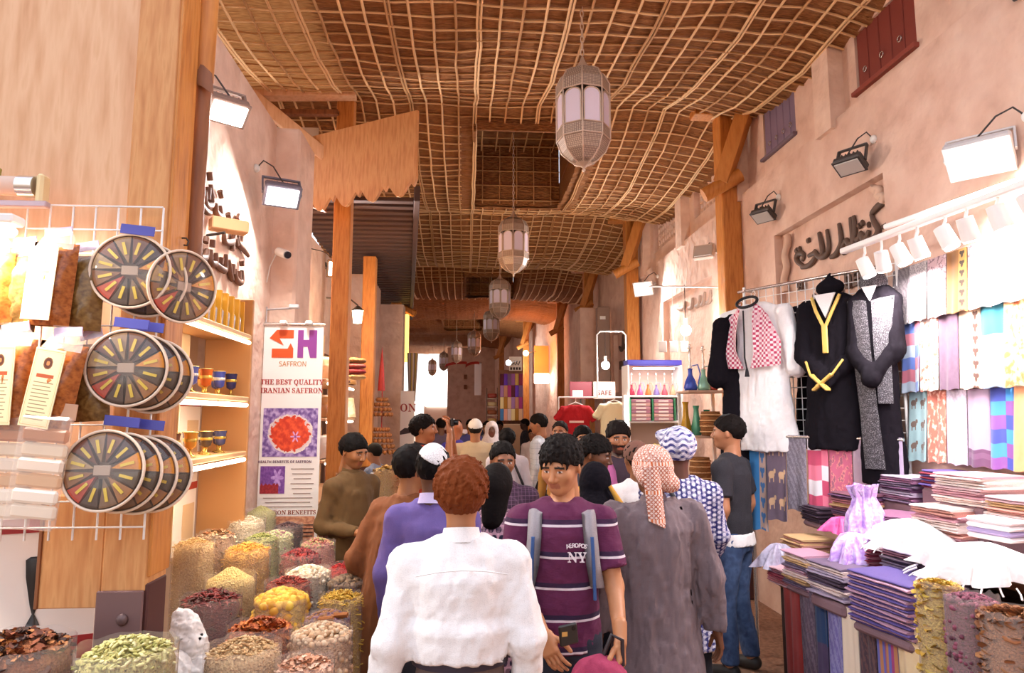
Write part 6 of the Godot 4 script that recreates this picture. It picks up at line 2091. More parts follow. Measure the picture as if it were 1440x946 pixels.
# ---------- the scarf and garment stall on the right ----------
func scarf_tex(kind: String, a: String, b: String, c: String, seed_ := 1) -> Texture2D:
	var w := 64
	var h := 128
	var im := Image.create(w, h, false, Image.FORMAT_RGB8)
	var n := FastNoiseLite.new()
	n.seed = seed_
	n.frequency = 0.06
	var A := C(a)
	var B := C(b)
	var D := C(c)
	for y in h:
		for x in w:
			var f := n.get_noise_2d(x, y)
			var col := A
			match kind:
				"damask":
					col = A.lerp(B, smoothstep(-0.05, 0.1, sin(x * 0.45 + f * 7.0) * cos(y * 0.3 + f * 5.0)))
				"stripes":
					col = [A, B, A, D, B, A, D, B][(x / 8) % 8]
				"bands":
					col = [A, B, D, A, B, D][(y / 22) % 6] if x < 44 else [B, D, A, B, D, A][(y / 22) % 6]
				"zebra":
					col = A if sin((x + f * 30.0) * 0.5 + y * 0.12) > 0.1 else B
				"border":
					col = A
					if x > 40:
						var v := Vector2((x - 51) / 7.0, (fposmod(y, 20.0) - 10.0) / 7.0)
						col = D if v.length() + 0.3 * sin(v.angle() * 3.0) < 0.9 else B
				"figures":
					col = A.lerp(B, 0.3 * (f + 0.5))
					var v := Vector2(fposmod(x, 32.0) - 16.0, fposmod(y, 40.0) - 20.0)
					if Vector2(v.x / 10.0, v.y / 6.0).length() < 1.0 or (absf(v.x) > 4 and absf(v.x) < 8 and v.y > 0 and v.y < 12) or Vector2(v.x - 10, v.y + 5).length() < 4.0:
						col = D
				"foot":
					col = A if y < 100 else (B if y < 106 or y > 114 else D)
				"half":
					col = A if y < 46 else B.lerp(D, 0.35 * (f + 0.5))
				"blobs":
					col = A if f < 0.12 else (B if f < 0.3 else D)
				_:
					col = A.lerp(B, clampf(f + 0.4, 0, 1) * 0.5)
			var thread := 0.965 + 0.035 * float((x + y) % 2)
			im.set_pixel(x, y, Color(col.r * thread, col.g * thread, col.b * thread))
	return ImageTexture.create_from_image(im)

func scarf_mat(kind: String, a: String, b: String, c := "ffffff") -> StandardMaterial3D:
	var key := "scarf_%s_%s_%s_%s" % [kind, a, b, c]
	if mats.has(key):
		return mats[key]
	var m := mat(key, Color.WHITE, 0.85, 0.0, scarf_tex(kind, a, b, c, hash(key) % 997))
	m.rim_enabled = true
	m.rim = 0.3
	return m

func sheet(p: Vector3, q: Vector3, drop: float, waves: float, amp: float, taper := 0.0, lean := 0.0, nr := 14, nc := 18) -> MB:
	# a cloth hanging from the line p-q: front and back faces, with folds that deepen downwards
	var along := q - p
	var nrm := along.cross(Vector3.UP).normalized()
	if nrm.dot(Vector3(0, 0, 1)) + nrm.dot(Vector3(-1, 0, 0)) * 0.8 < 0.0:
		nrm = -nrm
	var rows := []
	var ph := p.x * 13.0 + p.z * 7.0
	for r in nr + 1:
		var v := float(r) / nr
		var fr := []
		var bk := []
		for c in nc + 1:
			var u := float(c) / nc
			var uu := lerpf(u, 0.5 + (u - 0.5) * (1.0 - taper), v)
			var w := amp * (0.25 + 0.75 * v) * (sin(u * waves * TAU + ph + v * 0.8) + 0.4 * sin(u * waves * 2.3 * TAU + ph * 2.0))
			var y := -drop * v - 0.006 * sin(u * 9.0 + ph) * v
			var base := p + along * uu + Vector3(0, y, 0) + nrm * (w + lean * v)
			fr.append(base + nrm * 0.004)
			bk.append(base - nrm * 0.004)
		bk.reverse()
		rows.append(fr + bk)
	var m := mb()
	m.grid(rows, true)
	var n2 := 2 * (nc + 1)
	for r in nr + 1:
		for k in n2:
			var u: float = float(k) / nc if k <= nc else float(n2 - 1 - k) / nc
			m.uv[r * n2 + k] = Vector2(u, float(r) / nr)
			# face normals away from the cloth's middle
			var nn := m.n[r * n2 + k]
			if (nn.dot(nrm) > 0.0) != (k <= nc):
				m.n[r * n2 + k] = -nn
	m._fix(0)
	return m

func folded(w: float, h: float, l: float, k: int) -> MB:
	# a scarf folded flat: a slab with a rounded fold at the front, layers stepping at the sides
	var prof := []
	var b := mb()
	var rows := []
	for s in 9:
		var z := lerpf(-l / 2, l / 2, s / 8.0)
		var row := []
		for a in 12:
			var an := TAU * a / 12
			var cx := signf(cos(an)) * pow(absf(cos(an)), 0.35)
			var cy := signf(sin(an)) * pow(absf(sin(an)), 0.6)
			var wob := 0.006 * noise.get_noise_2d(z * 9.0 + k * 5.0, cx * 3.0)
			row.append(Vector3(cx * (w / 2) + wob, h / 2 + cy * h / 2 + wob * 0.5, z))
		rows.append(row)
	b.grid(rows, true, Vector3(0, h / 2, 0))
	b.face(rows[0], Vector3(0, 0, -1))
	b.face(rows[8], Vector3(0, 0, 1))
	return b

func build_right_stall() -> void:
	var table := thing("display_table", "long table under the folded scarves, draped at the front", "table", V(2.35, 0, 3.35))
	for t in [[-0.24, 0.74, 0.5, 1.9], [0.05, 0.86, 0.45, 1.95], [0.17, 1.02, 0.36, 2.0]]:
		part("tier", mb().box(Vector3(t[0] + 0.1, t[1] - 0.02, 0), Vector3(t[2], 0.04, t[3]), 0.006), plain("7a5236", 0.7), table)
	part("front_panel", mb().box(Vector3(-0.36, 0.36, 0), Vector3(0.03, 0.7, 1.9), 0.004), plain("3a2620", 0.8), table)
	part("back_panel", mb().box(Vector3(0.42, 0.5, 0), Vector3(0.03, 1.0, 1.9), 0.004), plain("5a3c2a", 0.8), table)
	for sx in [-0.3, 0.35]:
		for sz in [-0.85, 0.85]:
			part("leg", mb().box(Vector3(sx, 0.36, sz), Vector3(0.06, 0.72, 0.06), 0.006), plain("5a3c2a", 0.7), table)
	# folded stacks
	var fold_meshes := []
	for i in 4:
		fold_meshes.append(folded(0.3, 0.0135, 0.26, i).mesh(null))
	var tones := ["5c3a5c", "8c5c7a", "b98ca0", "d8b4b8", "3c2a38", "a8646c", "c9a0a8", "7a4a5a", "e0c8c0", "6a5870", "94707c", "c48a7c", "b0a0b4", "4a3848", "d09aa4", "e8d8d0", "8a2c40", "5a4a8c", "cfa878", "a88c94"]
	# x, top y, d, layers, scale x, scale z, turn, place words, tone set
	var st := [
		[2.0, 0.83, 4.2, 5, 0.6, 0.8, 0.1, "the small stack at the table's far front corner", [6, 7, 16, 5]],
		[2.0, 0.97, 3.95, 10, 0.7, 0.9, 0.1, "the front stack beside the crumpled grey shawl", [2, 8, 18, 9]],
		[2.0, 0.98, 3.6, 9, 0.8, 1.1, 0.12, "the front stack topped by a lilac shawl", [13, 9, 8, 12]],
		[2.02, 1.02, 3.13, 12, 1.0, 1.45, 0.16, "the biggest front stack above the purple hanging shawl", [17, 4, 2, 7, 14]],
		[2.22, 0.98, 4.4, 6, 0.8, 0.9, 0.05, "the stack behind the crumpled grey shawl", [18, 11, 4]],
		[2.22, 1.06, 3.68, 9, 0.9, 1.1, 0.1, "the rosy stack below the crumpled violet scarf", [5, 2, 16, 14, 8]],
		[2.24, 1.1, 3.3, 9, 0.9, 1.0, 0.15, "the dull violet stack beside the white fringed shawl", [9, 12, 7, 13]],
		[2.42, 1.16, 4.5, 5, 0.9, 0.9, 0.0, "the dark stack below the hanging fuchsia scarf", [4, 13, 7]],
		[2.46, 1.28, 4.18, 8, 0.9, 0.9, 0.1, "the stack behind the crumpled violet scarf", [5, 18, 7, 0]],
		[2.45, 1.21, 3.76, 6, 1.0, 1.2, 0.5, "the slanting stack under clear plastic covers", [1, 9, 2, 0]],
		[2.48, 1.3, 3.38, 9, 0.9, 1.0, 0.2, "the pale pleated stack beside the rolled shawl", [8, 15, 11, 14]],
		[2.66, 1.36, 4.3, 8, 0.8, 0.9, 0.0, "the tan-topped stack below the sparkling abaya", [18, 3, 11, 4]],
		[2.66, 1.4, 3.98, 8, 0.8, 1.0, 0.1, "the mauve stack under the elephant scarf", [9, 0, 12, 1]],
		[2.7, 1.45, 3.7, 5, 0.7, 0.9, 0.0, "the wine and violet stack against the wall scarves", [16, 17, 6]],
		[2.62, 1.46, 3.36, 8, 1.0, 1.2, 0.1, "the wide pale stack under the orange wall scarf", [15, 3, 14, 8]],
		[2.62, 1.38, 3.02, 7, 1.0, 1.1, 0.1, "the tan stack at the wall end of the table", [18, 11, 8, 3]],
	]
	var words := {"5c3a5c": "plum", "8c5c7a": "mauve", "b98ca0": "dusty pink", "d8b4b8": "pale pink", "3c2a38": "black-violet", "a8646c": "rose red", "c9a0a8": "light rose", "7a4a5a": "wine", "e0c8c0": "cream", "6a5870": "grey-violet", "94707c": "taupe", "c48a7c": "salmon", "b0a0b4": "lilac grey", "4a3848": "dark aubergine", "d09aa4": "pink", "e8d8d0": "off-white", "8a2c40": "crimson", "5a4a8c": "violet-blue", "cfa878": "tan", "a88c94": "greyish pink"}
	for s in st:
		var lh: float = 0.0125
		s[3] = int(s[3] * 1.6)
		for i in s[3]:
			var tone: String = tones[s[8][(i * 7 + i / 2) % s[8].size()]]
			var o := MeshInstance3D.new()
			o.name = numbered("folded_scarf")
			o.mesh = fold_meshes[i % 4]
			o.material_override = mat("fold_" + tone, C(tone), 0.7, 0.0, weave_tex(), Vector3(9, 9, 9))
			add_child(o)
			o.position = V(s[0] + rng.randf_range(-0.012, 0.012), s[1] - lh * (s[3] - i), s[2] + rng.randf_range(-0.012, 0.012))
			o.rotation = Vector3(0, s[6] + rng.randf_range(-0.07, 0.07), 0)
			o.scale = Vector3(s[4], 1, s[5])
			tag(o, "%s folded scarf in %s" % [words[tone], s[7]], "scarf", "folded scarves in " + s[7])
		# what lifts the stack to its height: a folded bale under it
		var hb: float = s[1] - lh * s[3]
		var floor_y: float = 0.74 if s[0] < 2.15 else (0.86 if s[0] < 2.4 else 1.02)
		if hb - floor_y > 0.02:
			solo("cloth_bale", mb().box(Vector3(0, (hb + floor_y) / 2, 0), Vector3(0.28 * s[4], hb - floor_y, 0.25 * s[5]), 0.015, Basis(Vector3.UP, s[6])), cloth("bale", "8a6a70"), "dusky cloth bale under " + s[7], "bale", "cloth bales", V(s[0], 0, s[2]))
	# crumpled shawls thrown over the stacks
	var vs := scarf_like("violet_silk", ["a96cc8", "e8dcf4", "b884d8", "f6f0fa"])
	var t := thing("crumpled_scarf", "crumpled shiny violet and white scarf standing up on the stacks", "scarf", V(2.2, 0.97, 3.76), 0.4)
	part("gathered_upright", drape([[0.40, 0.085], [0.33, 0.06], [0.24, 0.1], [0.1, 0.12], [0.0, 0.13]], 6, 0.2, Vector3(1.0, 1, 0.7), Vector2(0.02, 0.02)), vs, t)
	part("spread_end", drape([[0.16, 0.01], [0.14, 0.06], [0.08, 0.1], [-0.02, 0.13]], 7, 0.22, Vector3(1.1, 1, 0.8), Vector2(-0.13, 0.05)), vs, t)
	t = thing("crumpled_scarf", "crumpled grey-lilac shawl at the table's far corner", "scarf", V(2.0, 0.80, 4.36))
	part("folds", drape([[0.15, 0.005], [0.14, 0.04], [0.09, 0.09], [0.0, 0.14]], 6, 0.24, Vector3(1, 1, 0.9), Vector2(0, 0)), scarf_like("grey_silk", ["8a8494", "b4aec4", "6a6474"]), t)
	t = thing("crumpled_scarf", "small crumpled fuchsia scarf tucked behind the violet one", "scarf", V(2.28, 1.06, 4.1))
	part("folds", drape([[0.09, 0.005], [0.08, 0.04], [0.0, 0.1]], 5, 0.25, Vector3(1.2, 1, 0.8), Vector2(0, 0)), scarf_like("fuchsia_silk", ["b8337c", "d85a9c", "8c2460"]), t)
	var wool := scarf_like("white_wool", ["efe2dc", "fbf4f0", "e0d0cc"])
	var wl := [[2.3, 1.1, 3.45, 0.18, "white woolly shawl with fringe lying across the stacks"], [2.26, 1.08, 2.9, 0.22, "heap of white fringed shawls glaring under the spot lamps"]]
	for w in wl:
		t = thing("crumpled_shawl", w[4], "shawl", V(w[0], w[1], w[2]), 0.5)
		part("folds", drape([[0.13, 0.01], [0.11, 0.06], [0.06, w[3] * 0.7], [-0.02, w[3] * 0.95]], 7, 0.24, Vector3(0.9, 1, 1.3), Vector2(0, 0)), wool, t)
		for i in 30:
			var an := TAU * i / 30.0
			var e := Vector3(cos(an) * w[3] * 0.92, -0.01, sin(an) * w[3] * 1.3)
			part("fringe", mb().tube([e, e * 1.12 + Vector3(0, -0.015, 0), e * 1.2 + Vector3(0.01 * sin(i * 3.0), -0.03, 0)], 0.004, 4), wool, t)
	# rolled shawl
	var rl := thing("rolled_shawl", "white shawl rolled with violet edges near the wall", "shawl", V(2.46, 1.2, 3.02), 0.2)
	for i in 4:
		part("layer", mb().box(Vector3(0, 0.012 + i * 0.024, 0), Vector3(0.24, 0.022, 0.22), 0.01), plain(["e8dcdc", "a090b8", "f0e8e8", "d8c8cc"][i], 0.8), rl)
	# scarves hanging over the table's front edge
	var hang := [["plain", "9a2c28", "8a2420", "ffffff", "brick red scarf hanging at the far end of the table front"], ["damask", "5c4a5c", "7a6878", "ffffff", "grey-violet damask scarf hanging beside the brick red one"], ["half", "24426c", "4a3a5c", "5c4a6c", "navy blue and violet scarf hanging from the table edge"], ["damask", "8a84b4", "6c64a0", "ffffff", "periwinkle patterned scarf hanging from the table edge"], ["foot", "e6d2ba", "c05a84", "d87aa0", "cream scarf with a pink foot band hanging from the table"], ["damask", "4a3440", "6c4a4a", "ffffff", "dark brown patterned scarf hanging beside the cream one"], ["stripes", "6c6cc0", "c0845c", "a8407c", "scarf of blue, tan and magenta stripes at the table front"], ["plain", "e8cfa4", "e0c090", "ffffff", "plain buttery cloth hanging by the yellow bag"]]
	var dd := 4.15
	for i in hang.size():
		var w: float = [0.2, 0.16, 0.14, 0.15, 0.15, 0.14, 0.16, 0.16][i]
		var p := V(1.93, 0.80 if i < 7 else 0.86, dd)
		var q := V(1.93, 0.80 if i < 7 else 0.86, dd - w + 0.01)
		solo("hanging_scarf", sheet(p, q, 0.72, 1.2, 0.012), scarf_mat(hang[i][0], hang[i][1], hang[i][2], hang[i][3]), hang[i][4], "scarf", "scarves hanging down the table front")
		dd -= w
	# low rail with scarves in front of the garments
	var ra := V(2.1, 1.61, 5.0)
	var rb := V(2.66, 1.61, 4.02)
	var rail := thing("scarf_rail", "low chrome rail carrying scarves in front of the gowns", "rail")
	part("bar", mb().tube([ra, rb], 0.011, 8), mats.chrome, rail)
	part("foot_post", mb().tube([ra + Vector3(0.02, 0, -0.02), Vector3(ra.x + 0.02, 0, ra.z - 0.02)], 0.012, 8), mats.chrome, rail)
	var low := [["border", "3a86c4", "c9a898", "4a7ab0", "blue scarf with a paisley border on the low rail"], ["figures", "6a5868", "7a6878", "d8b088", "mauve-grey shawl with camel and walker figures on the low rail"], ["damask", "6c6470", "88808c", "ffffff", "grey damask shawl on the low rail"], ["bands", "e8e0e4", "c84a6c", "e87a94", "white and rose scarf on the low rail"], ["blobs", "c0607c", "e08a84", "9a5c70", "coral floral scarf on the low rail"], ["plain", "a8909c", "b8a0ac", "ffffff", "dusty mauve scarf on the low rail"], ["plain", "9c8ca4", "b0a0b8", "ffffff", "lilac grey scarf at the low rail's wall end"]]
	for i in low.size():
		var u0 := float(i) / low.size()
		var u1 := (i + 0.94) / low.size()
		solo("rail_scarf", sheet(ra.lerp(rb, u0) + Vector3(0, 0.012, 0), ra.lerp(rb, u1) + Vector3(0, 0.012, 0), 0.68 - 0.05 * (i % 3) - 0.035 * i, 0.8, 0.008, 0.0, 0.02), scarf_mat(low[i][0], low[i][1], low[i][2], low[i][3]), low[i][4], "scarf", "scarves on the low rail")
	# three tiers of scarves on the wall
	wall_tier(2.68, 4.2, 2.8, 0.36, [["damask", "6c6468", "8a8084", "ffffff", "dark grey scarf"], ["zebra", "c8c0c0", "8c8488", "ffffff", "grey zebra-print scarf"], ["blobs", "c8a8ac", "7a5c64", "e0ccd0", "rosy grey animal-print scarf"], ["border", "8a5c2c", "b88440", "3c2818", "bronze scarf with black scrolls"], ["blobs", "ecdcd8", "b87c84", "d8a8ac", "white scarf with pink flowers"], ["zebra", "c0b8c4", "98909c", "ffffff", "silver-grey zebra-print scarf"], ["zebra", "d8ccd4", "b4a8b8", "ffffff", "pale lilac animal-print scarf"], ["blobs", "ecdce0", "d8a8b8", "c890a4", "blush floral scarf"]], "top wall tier", 3.02)
	wall_tier(2.33, 4.14, 2.8, 0.44, [["bands", "4a64a8", "a85c6c", "9aa8b8", "blue and rust checked scarf"], ["blobs", "f0dcd4", "e8b498", "a85a48", "cream scarf with orange tree print"], ["plain", "6a5064", "7a6074", "ffffff", "plain aubergine scarf"], ["border", "e2c4ac", "dcb89c", "5a3a30", "cream scarf with brown elephant border"], ["half", "2c7c8c", "7c88a4", "8c98b4", "teal and slate blue scarf"], ["blobs", "eab47c", "e08a5c", "d8703c", "apricot scarf with orange blossoms"], ["plain", "f2e8e4", "fff8f4", "ffffff", "white scarf washed out by the lamps"], ["plain", "8c98b4", "9ca8c4", "ffffff", "pale blue-grey scarf"]], "middle wall tier", 3.0)
	wall_tier(1.89, 4.12, 2.8, 0.42, [["figures", "8cacb0", "a4c0c0", "6a5448", "sea-green scarf with elephant figures"], ["blobs", "c8705c", "e8a48c", "f0ccb8", "terracotta scarf with pale blossoms"], ["damask", "c8b8c8", "dccedc", "ffffff", "lilac damask scarf"], ["foot", "b49cb4", "6a4464", "7a5474", "violet-grey scarf with a plum foot band"], ["bands", "3a4aa0", "3c8cd0", "7c4c94", "royal blue and purple patterned scarf"], ["plain", "e0a070", "d8945c", "ffffff", "plain orange-tan scarf"], ["plain", "c4d0c4", "d4e0d4", "ffffff", "pale mint scarf"], ["plain", "ecd8cc", "f4e4dc", "ffffff", "pale peach scarf"]], "bottom wall tier", 3.0)
	build_garments()
	build_spot_track()
	build_right_wall_things()
	# tall clear bags at the near end of the table
	var bags := [[1.86, 2.66, 1.1, 0.15, "chip", 0.02, ["d8b448", "e6c868", "c89c34"], "tall clear bag of yellow petals at the near end of the scarf table"], [1.85, 2.47, 1.1, 0.17, "lump", 0.018, ["6a2c40", "8a4458", "4a1c2c"], "tall clear bag of maroon flower buds beside the yellow bag"], [1.86, 2.29, 1.09, 0.19, "chip", 0.024, ["9c6038", "b87c4c", "84502c"], "tall clear bag of brown bark curls beside the maroon bag"], [1.9, 2.09, 1.08, 0.2, "stick", 0.011, ["d0641c", "e07c28", "bc5414"], "tall bag of bright orange safflower threads"]]
	for q in bags:
		var o := sack(q[0], q[1], q[2], q[3], q[4], q[5], q[6], q[7], 0.3, 520)
		o.set_meta("group", "tall spice bags by the scarf table")

func scarf_like(key: String, cols: Array) -> StandardMaterial3D:
	return mat(key, Color.WHITE, 0.45, 0.0, ntex(hash(key) % 500, 0.03, cols, 128, 3), Vector3(4, 4, 4))

func drape(prof: Array, nf: int, amp: float, sq: Vector3, lean: Vector2) -> MB:
	# gathered cloth: rings of [height, radius] from the top down, pleated by nf folds that wander
	var rows := []
	var m := 72
	for j in 4 * (prof.size() - 1) + 1:
		var i := mini(j / 4, prof.size() - 2)
		var f := (j - 4 * i) / 4.0
		var y: float = lerpf(prof[i][0], prof[i + 1][0], f)
		var r: float = lerpf(prof[i][1], prof[i + 1][1], f)
		var row := []
		for k in m:
			var an := TAU * k / m
			var w := sin(nf * an + 9.0 * y + nf) + 0.45 * sin((2 * nf + 1) * an - 14.0 * y)
			var rr := r * (1.0 + amp * w)
			row.append(Vector3(cos(an) * rr * sq.x + lean.x, y + 0.1 * r * amp * 4.0 * sin(3.0 * an + nf), sin(an) * rr * sq.z + lean.y))
		rows.append(row)
	return mb().grid(rows, true, Vector3(lean.x, (prof[0][0] + prof[-1][0]) * 0.5, lean.y))

func crumple(called: String, caps: Array, at: Vector3, m: Material, label: String) -> void:
	var F := sdf(0.009)
	for c in caps:
		F.cap(c[0], c[1], c[2], c[3], 0.02)
	F.disp = fold.bind(0.036, 9.0, 0.45)
	F.disp_on = true
	solo(called, sdf_mesh(F), m, label, "scarf", "", at)

func wall_tier(y: float, d0: float, x: float, drop: float, list: Array, where: String, d1: float) -> void:
	var rail := thing("wall_rail", "white wall rail holding the %s of scarves" % where, "rail", Vector3.ZERO)
	part("bar", mb().tube([V(x, y, d0 + 0.03), V(x, y + 0.02, d1 - 0.9)], 0.01, 8), mats.white_paint, rail)
	var n: int = list.size()
	for i in n:
		var a := lerpf(d0, d0 - 0.165 * n, float(i) / n)
		var b := a - 0.158
		var s: Array = list[i]
		solo("wall_scarf", sheet(V(x - 0.012, y + 0.012, a), V(x - 0.012, y + 0.012, b), drop, 0.9, 0.009, 0.0, 0.03), scarf_mat(s[0], s[1], s[2], s[3]), "%s on the %s" % [s[4], where], "scarf", "scarves on the " + where)

func gown(at: Vector3, yaw: float, called: String, label: String, m: Material, len_: float, w: float, cross_arms: bool) -> Node3D:
	var t := thing(called, label, "garment", at, yaw)
	var G := sdf(0.013)
	G.loft([[-len_, 0, 0, w * 1.2, 0.085], [-len_ * 0.55, 0, 0, w * 0.98, 0.08], [-0.3, 0, 0, w * 0.86, 0.075], [-0.1, 0, 0, w * 0.9, 0.06], [-0.02, 0, 0, 0.1, 0.045]], 0.02)
	for s in [-1.0, 1.0]:
		G.cap(Vector3(0.06 * s, -0.04, 0), Vector3(w * 0.92 * s, -0.1, 0), 0.04, 0.055, 0.04)
		if cross_arms:
			G.cap(Vector3(w * 0.92 * s, -0.1, 0), Vector3(w * 1.0 * s, -0.42, 0.03), 0.055, 0.06, 0.03)
			G.cap(Vector3(w * 1.0 * s, -0.42, 0.03), Vector3(-0.01 * s, -0.6, 0.11), 0.06, 0.05, 0.02)
		else:
			G.cap(Vector3(w * 0.92 * s, -0.1, 0), Vector3(w * 1.2 * s, -0.5, 0.0), 0.06, 0.075, 0.03)
	G.disp = fold.bind(0.012, 13.0, 0.25)
	G.disp_on = true
	part("cloth", sdf_mesh(G), m, t)
	var hk := mb().tube([Vector3(0, 0.0, 0), Vector3(0, 0.05, 0), Vector3(0.012, 0.075, 0), Vector3(0.0, 0.095, 0), Vector3(-0.015, 0.085, 0)], 0.003, 6)
	part("hanger_hook", hk, mats.white_paint, t)
	return t

func build_garments() -> void:
	var A := V(2.08, 2.68, 5.1)
	var B := V(2.68, 2.68, 4.1)
	var dir := (B - A).normalized()
	var yaw := atan2(-dir.z, dir.x)
	var nrm := Vector3(-dir.z, 0, dir.x)
	if nrm.z < 0.0:
		nrm = -nrm
	var face := atan2(nrm.x, nrm.z)
	# wire grid behind the gowns
	var g := thing("wire_grid", "white wire grid panel standing behind the hanging gowns", "rack")
	var gb := -nrm * 0.12
	for i in 19:
		var p := A.lerp(B, i / 18.0) + gb
		part("upright_wire", mb().tube([Vector3(p.x, 2.74, p.z), Vector3(p.x, 1.55, p.z)], 0.0035, 5), mats.white_paint, g)
	for j in 16:
		var y := 2.74 - j * 0.078
		part("cross_wire", mb().tube([Vector3(A.x, y, A.z) + gb, Vector3(B.x, y, B.z) + gb], 0.0035, 5), mats.white_paint, g)
	for e in [A, B]:
		part("stand", mb().tube([Vector3(e.x, 0, e.z) + gb, Vector3(e.x, 2.76, e.z) + gb], 0.011, 6), mats.white_paint, g)
	var r := thing("garment_rail", "chrome rail from which the gowns hang", "rail")
	part("bar", mb().tube([A + Vector3(0.03, 0.03, 0), B + Vector3(0, 0.03, 0)], 0.012, 8), mats.chrome, r)
	for e in [A + dir * 0.08, B - dir * 0.05]:
		part("bracket", mb().tube([e + Vector3(0, 0.03, 0), e + gb + Vector3(0, 0.03, 0)], 0.008, 6), mats.chrome, r)
	# white robe with a red-checked headcloth and black cord
	var white := cloth("robe_white", "f6f2f0")
	var p := A.lerp(B, 0.15)
	var t := gown(p + Vector3(0, -0.08, 0), face, "white_robe", "white robe on a hanger under a red-checked headcloth", white, 1.1, 0.27, false)
	var chk := mat("red_check", Color.WHITE, 0.85, 0.0, check_tex("f4e8e8", "b83a5c", 16), Vector3(3.4, 3.4, 3.4))
	for s in [-1.0, 1.0]:
		# two falls of the headcloth, open over the chest
		var rows := []
		for j in 12:
			var v := j / 11.0
			var row := []
			for i in 8:
				var u := i / 7.0
				var inner := 0.055 + 0.03 * v + (0.0 if v < 0.75 else -0.06 * (v - 0.75) / 0.25)
				var outer := 0.17 + 0.1 * minf(v * 1.8, 1.0)
				var x: float = lerpf(inner, outer, u) * s
				var y := 0.0 - 0.5 * v - 0.11 * u * (1.0 - v * 0.6) + 0.06 * u * v
				var z: float = 0.085 + 0.05 * sin(v * 2.2) * (1.0 - u * 0.6) + 0.012 * sin(u * 9.0 + v * 4.0)
				row.append(Vector3(x, y, z))
			rows.append(row)
		part("checked_headcloth", mb().grid(rows, false, Vector3(0, -0.3, -2)), chk, t)
	part("black_cord_ring", mb().tube(ring(Vector3(0, 0.0, 0.09), 0.075, Vector3(0.15, 0.75, 0.6), 20), 0.011, 8, false), plain("1a161a", 0.7), t)
	part("black_cord", mb().tube([Vector3(0.0, -0.07, 0.14), Vector3(0.012, -0.25, 0.155), Vector3(0.005, -0.42, 0.15), Vector3(0.02, -0.5, 0.15)], 0.006, 6), plain("1a161a", 0.7), t)
	part("tassel", mb().lathe([Vector2(0.018, -0.56), Vector2(0.012, -0.52), Vector2(0.004, -0.49)], 8, Vector3(0.02, 0, 0.15)), plain("1a161a", 0.8), t)
	# black cloak with gold trim behind it
	var blk := cloth("gown_black", "19161b")
	blk.metallic_specular = 0.15
	var gold := mat("gold_braid", C("d9b45c"), 0.45, 0.3, weave_tex(), Vector3(20, 20, 20))
	var ck := gown(A.lerp(B, 0.04) + Vector3(0.0, -0.14, 0.0) - nrm * 0.02, face + 0.9, "black_cloak", "black cloak with a narrow gold trim hanging beside the white robe", blk, 1.2, 0.17, false)
	part("gold_trim", mb().tube([Vector3(0.09, -0.06, 0.06), Vector3(0.12, -0.3, 0.1), Vector3(0.13, -0.6, 0.11), Vector3(0.14, -0.9, 0.12)], 0.014, 6), gold, ck)
	# gown with gold neckline and crossed gold cuffs
	var q := A.lerp(B, 0.665)
	var ab := gown(q + Vector3(0, -0.1, 0), face, "gold_trimmed_gown", "black gown with gold neckline and crossed gold cuffs", blk, 1.05, 0.2, true)
	for s in [-1.0, 1.0]:
		part("gold_neckline", mb().tube([Vector3(0.1 * s, -0.02, 0.06), Vector3(0.06 * s, -0.12, 0.085), Vector3(0.012 * s, -0.22, 0.092)], 0.013, 6), gold, ab)
		var cf := mb()
		beam(cf, Vector3(0.075 * s, -0.55, 0.155), Vector3(-0.055 * s, -0.66, 0.175), 0.05, 0.02, 0.008)
		part("gold_cuff", cf, gold, ab)
		part("gold_cuff_edge", mb().tube([Vector3(0.13 * s, -0.46, 0.12), Vector3(0.08 * s, -0.55, 0.16), Vector3(-0.03 * s, -0.63, 0.18)], 0.009, 6), gold, ab)
	part("gold_placket", mb().box(Vector3(0, -0.31, 0.095), Vector3(0.042, 0.2, 0.012), 0.005), gold, ab)
	part("white_lining", mb().extrude([Vector2(-0.075, -0.005), Vector2(0.075, -0.005), Vector2(0.0, -0.17)], 0.012, Transform3D(Basis.IDENTITY, Vector3(0, 0, 0.07))), white, ab)
	var hd := sdf(0.009)
	hd.ell(Vector3(0, 0.045, 0.0), Vector3(0.1, 0.06, 0.05), 0.03)
	hd.cap(Vector3(0, 0.05, 0), Vector3(0, 0.13, -0.01), 0.05, 0.018, 0.03)
	part("folded_veil", sdf_mesh(hd), blk, ab)
	# sparkling gown
	var spk := mat("gown_sparkle", Color.WHITE, 0.6, 0.0, sparkle_tex(), Vector3(4, 4, 4))
	var w := A.lerp(B, 0.93)
	var sg := gown(w + Vector3(0, -0.1, 0) + nrm * 0.03, face + 0.1, "sparkling_gown", "black gown covered with silver sparkles next to the wall scarves", blk, 1.25, 0.115, true)
	part("sparkle_panel", mb().grid([[Vector3(-0.15, -0.08, 0.045), Vector3(-0.05, -0.09, 0.085), Vector3(-0.015, -0.1, 0.09)], [Vector3(-0.13, -0.4, 0.06), Vector3(-0.05, -0.4, 0.1), Vector3(0.0, -0.4, 0.1)], [Vector3(-0.1, -0.75, 0.075), Vector3(-0.04, -0.75, 0.105), Vector3(0.02, -0.75, 0.105)], [Vector3(-0.08, -1.15, 0.09), Vector3(-0.02, -1.15, 0.115), Vector3(0.05, -1.15, 0.11)]], false, Vector3(0, -0.5, -2)), spk, sg)
	part("sparkle_panel", mb().grid([[Vector3(0.015, -0.1, 0.09), Vector3(0.07, -0.09, 0.085), Vector3(0.14, -0.08, 0.05)], [Vector3(0.02, -0.4, 0.105), Vector3(0.07, -0.4, 0.095), Vector3(0.11, -0.4, 0.08)], [Vector3(0.03, -0.75, 0.11), Vector3(0.07, -0.75, 0.105), Vector3(0.11, -0.75, 0.09)]], false, Vector3(0, -0.5, -2)), spk, sg)
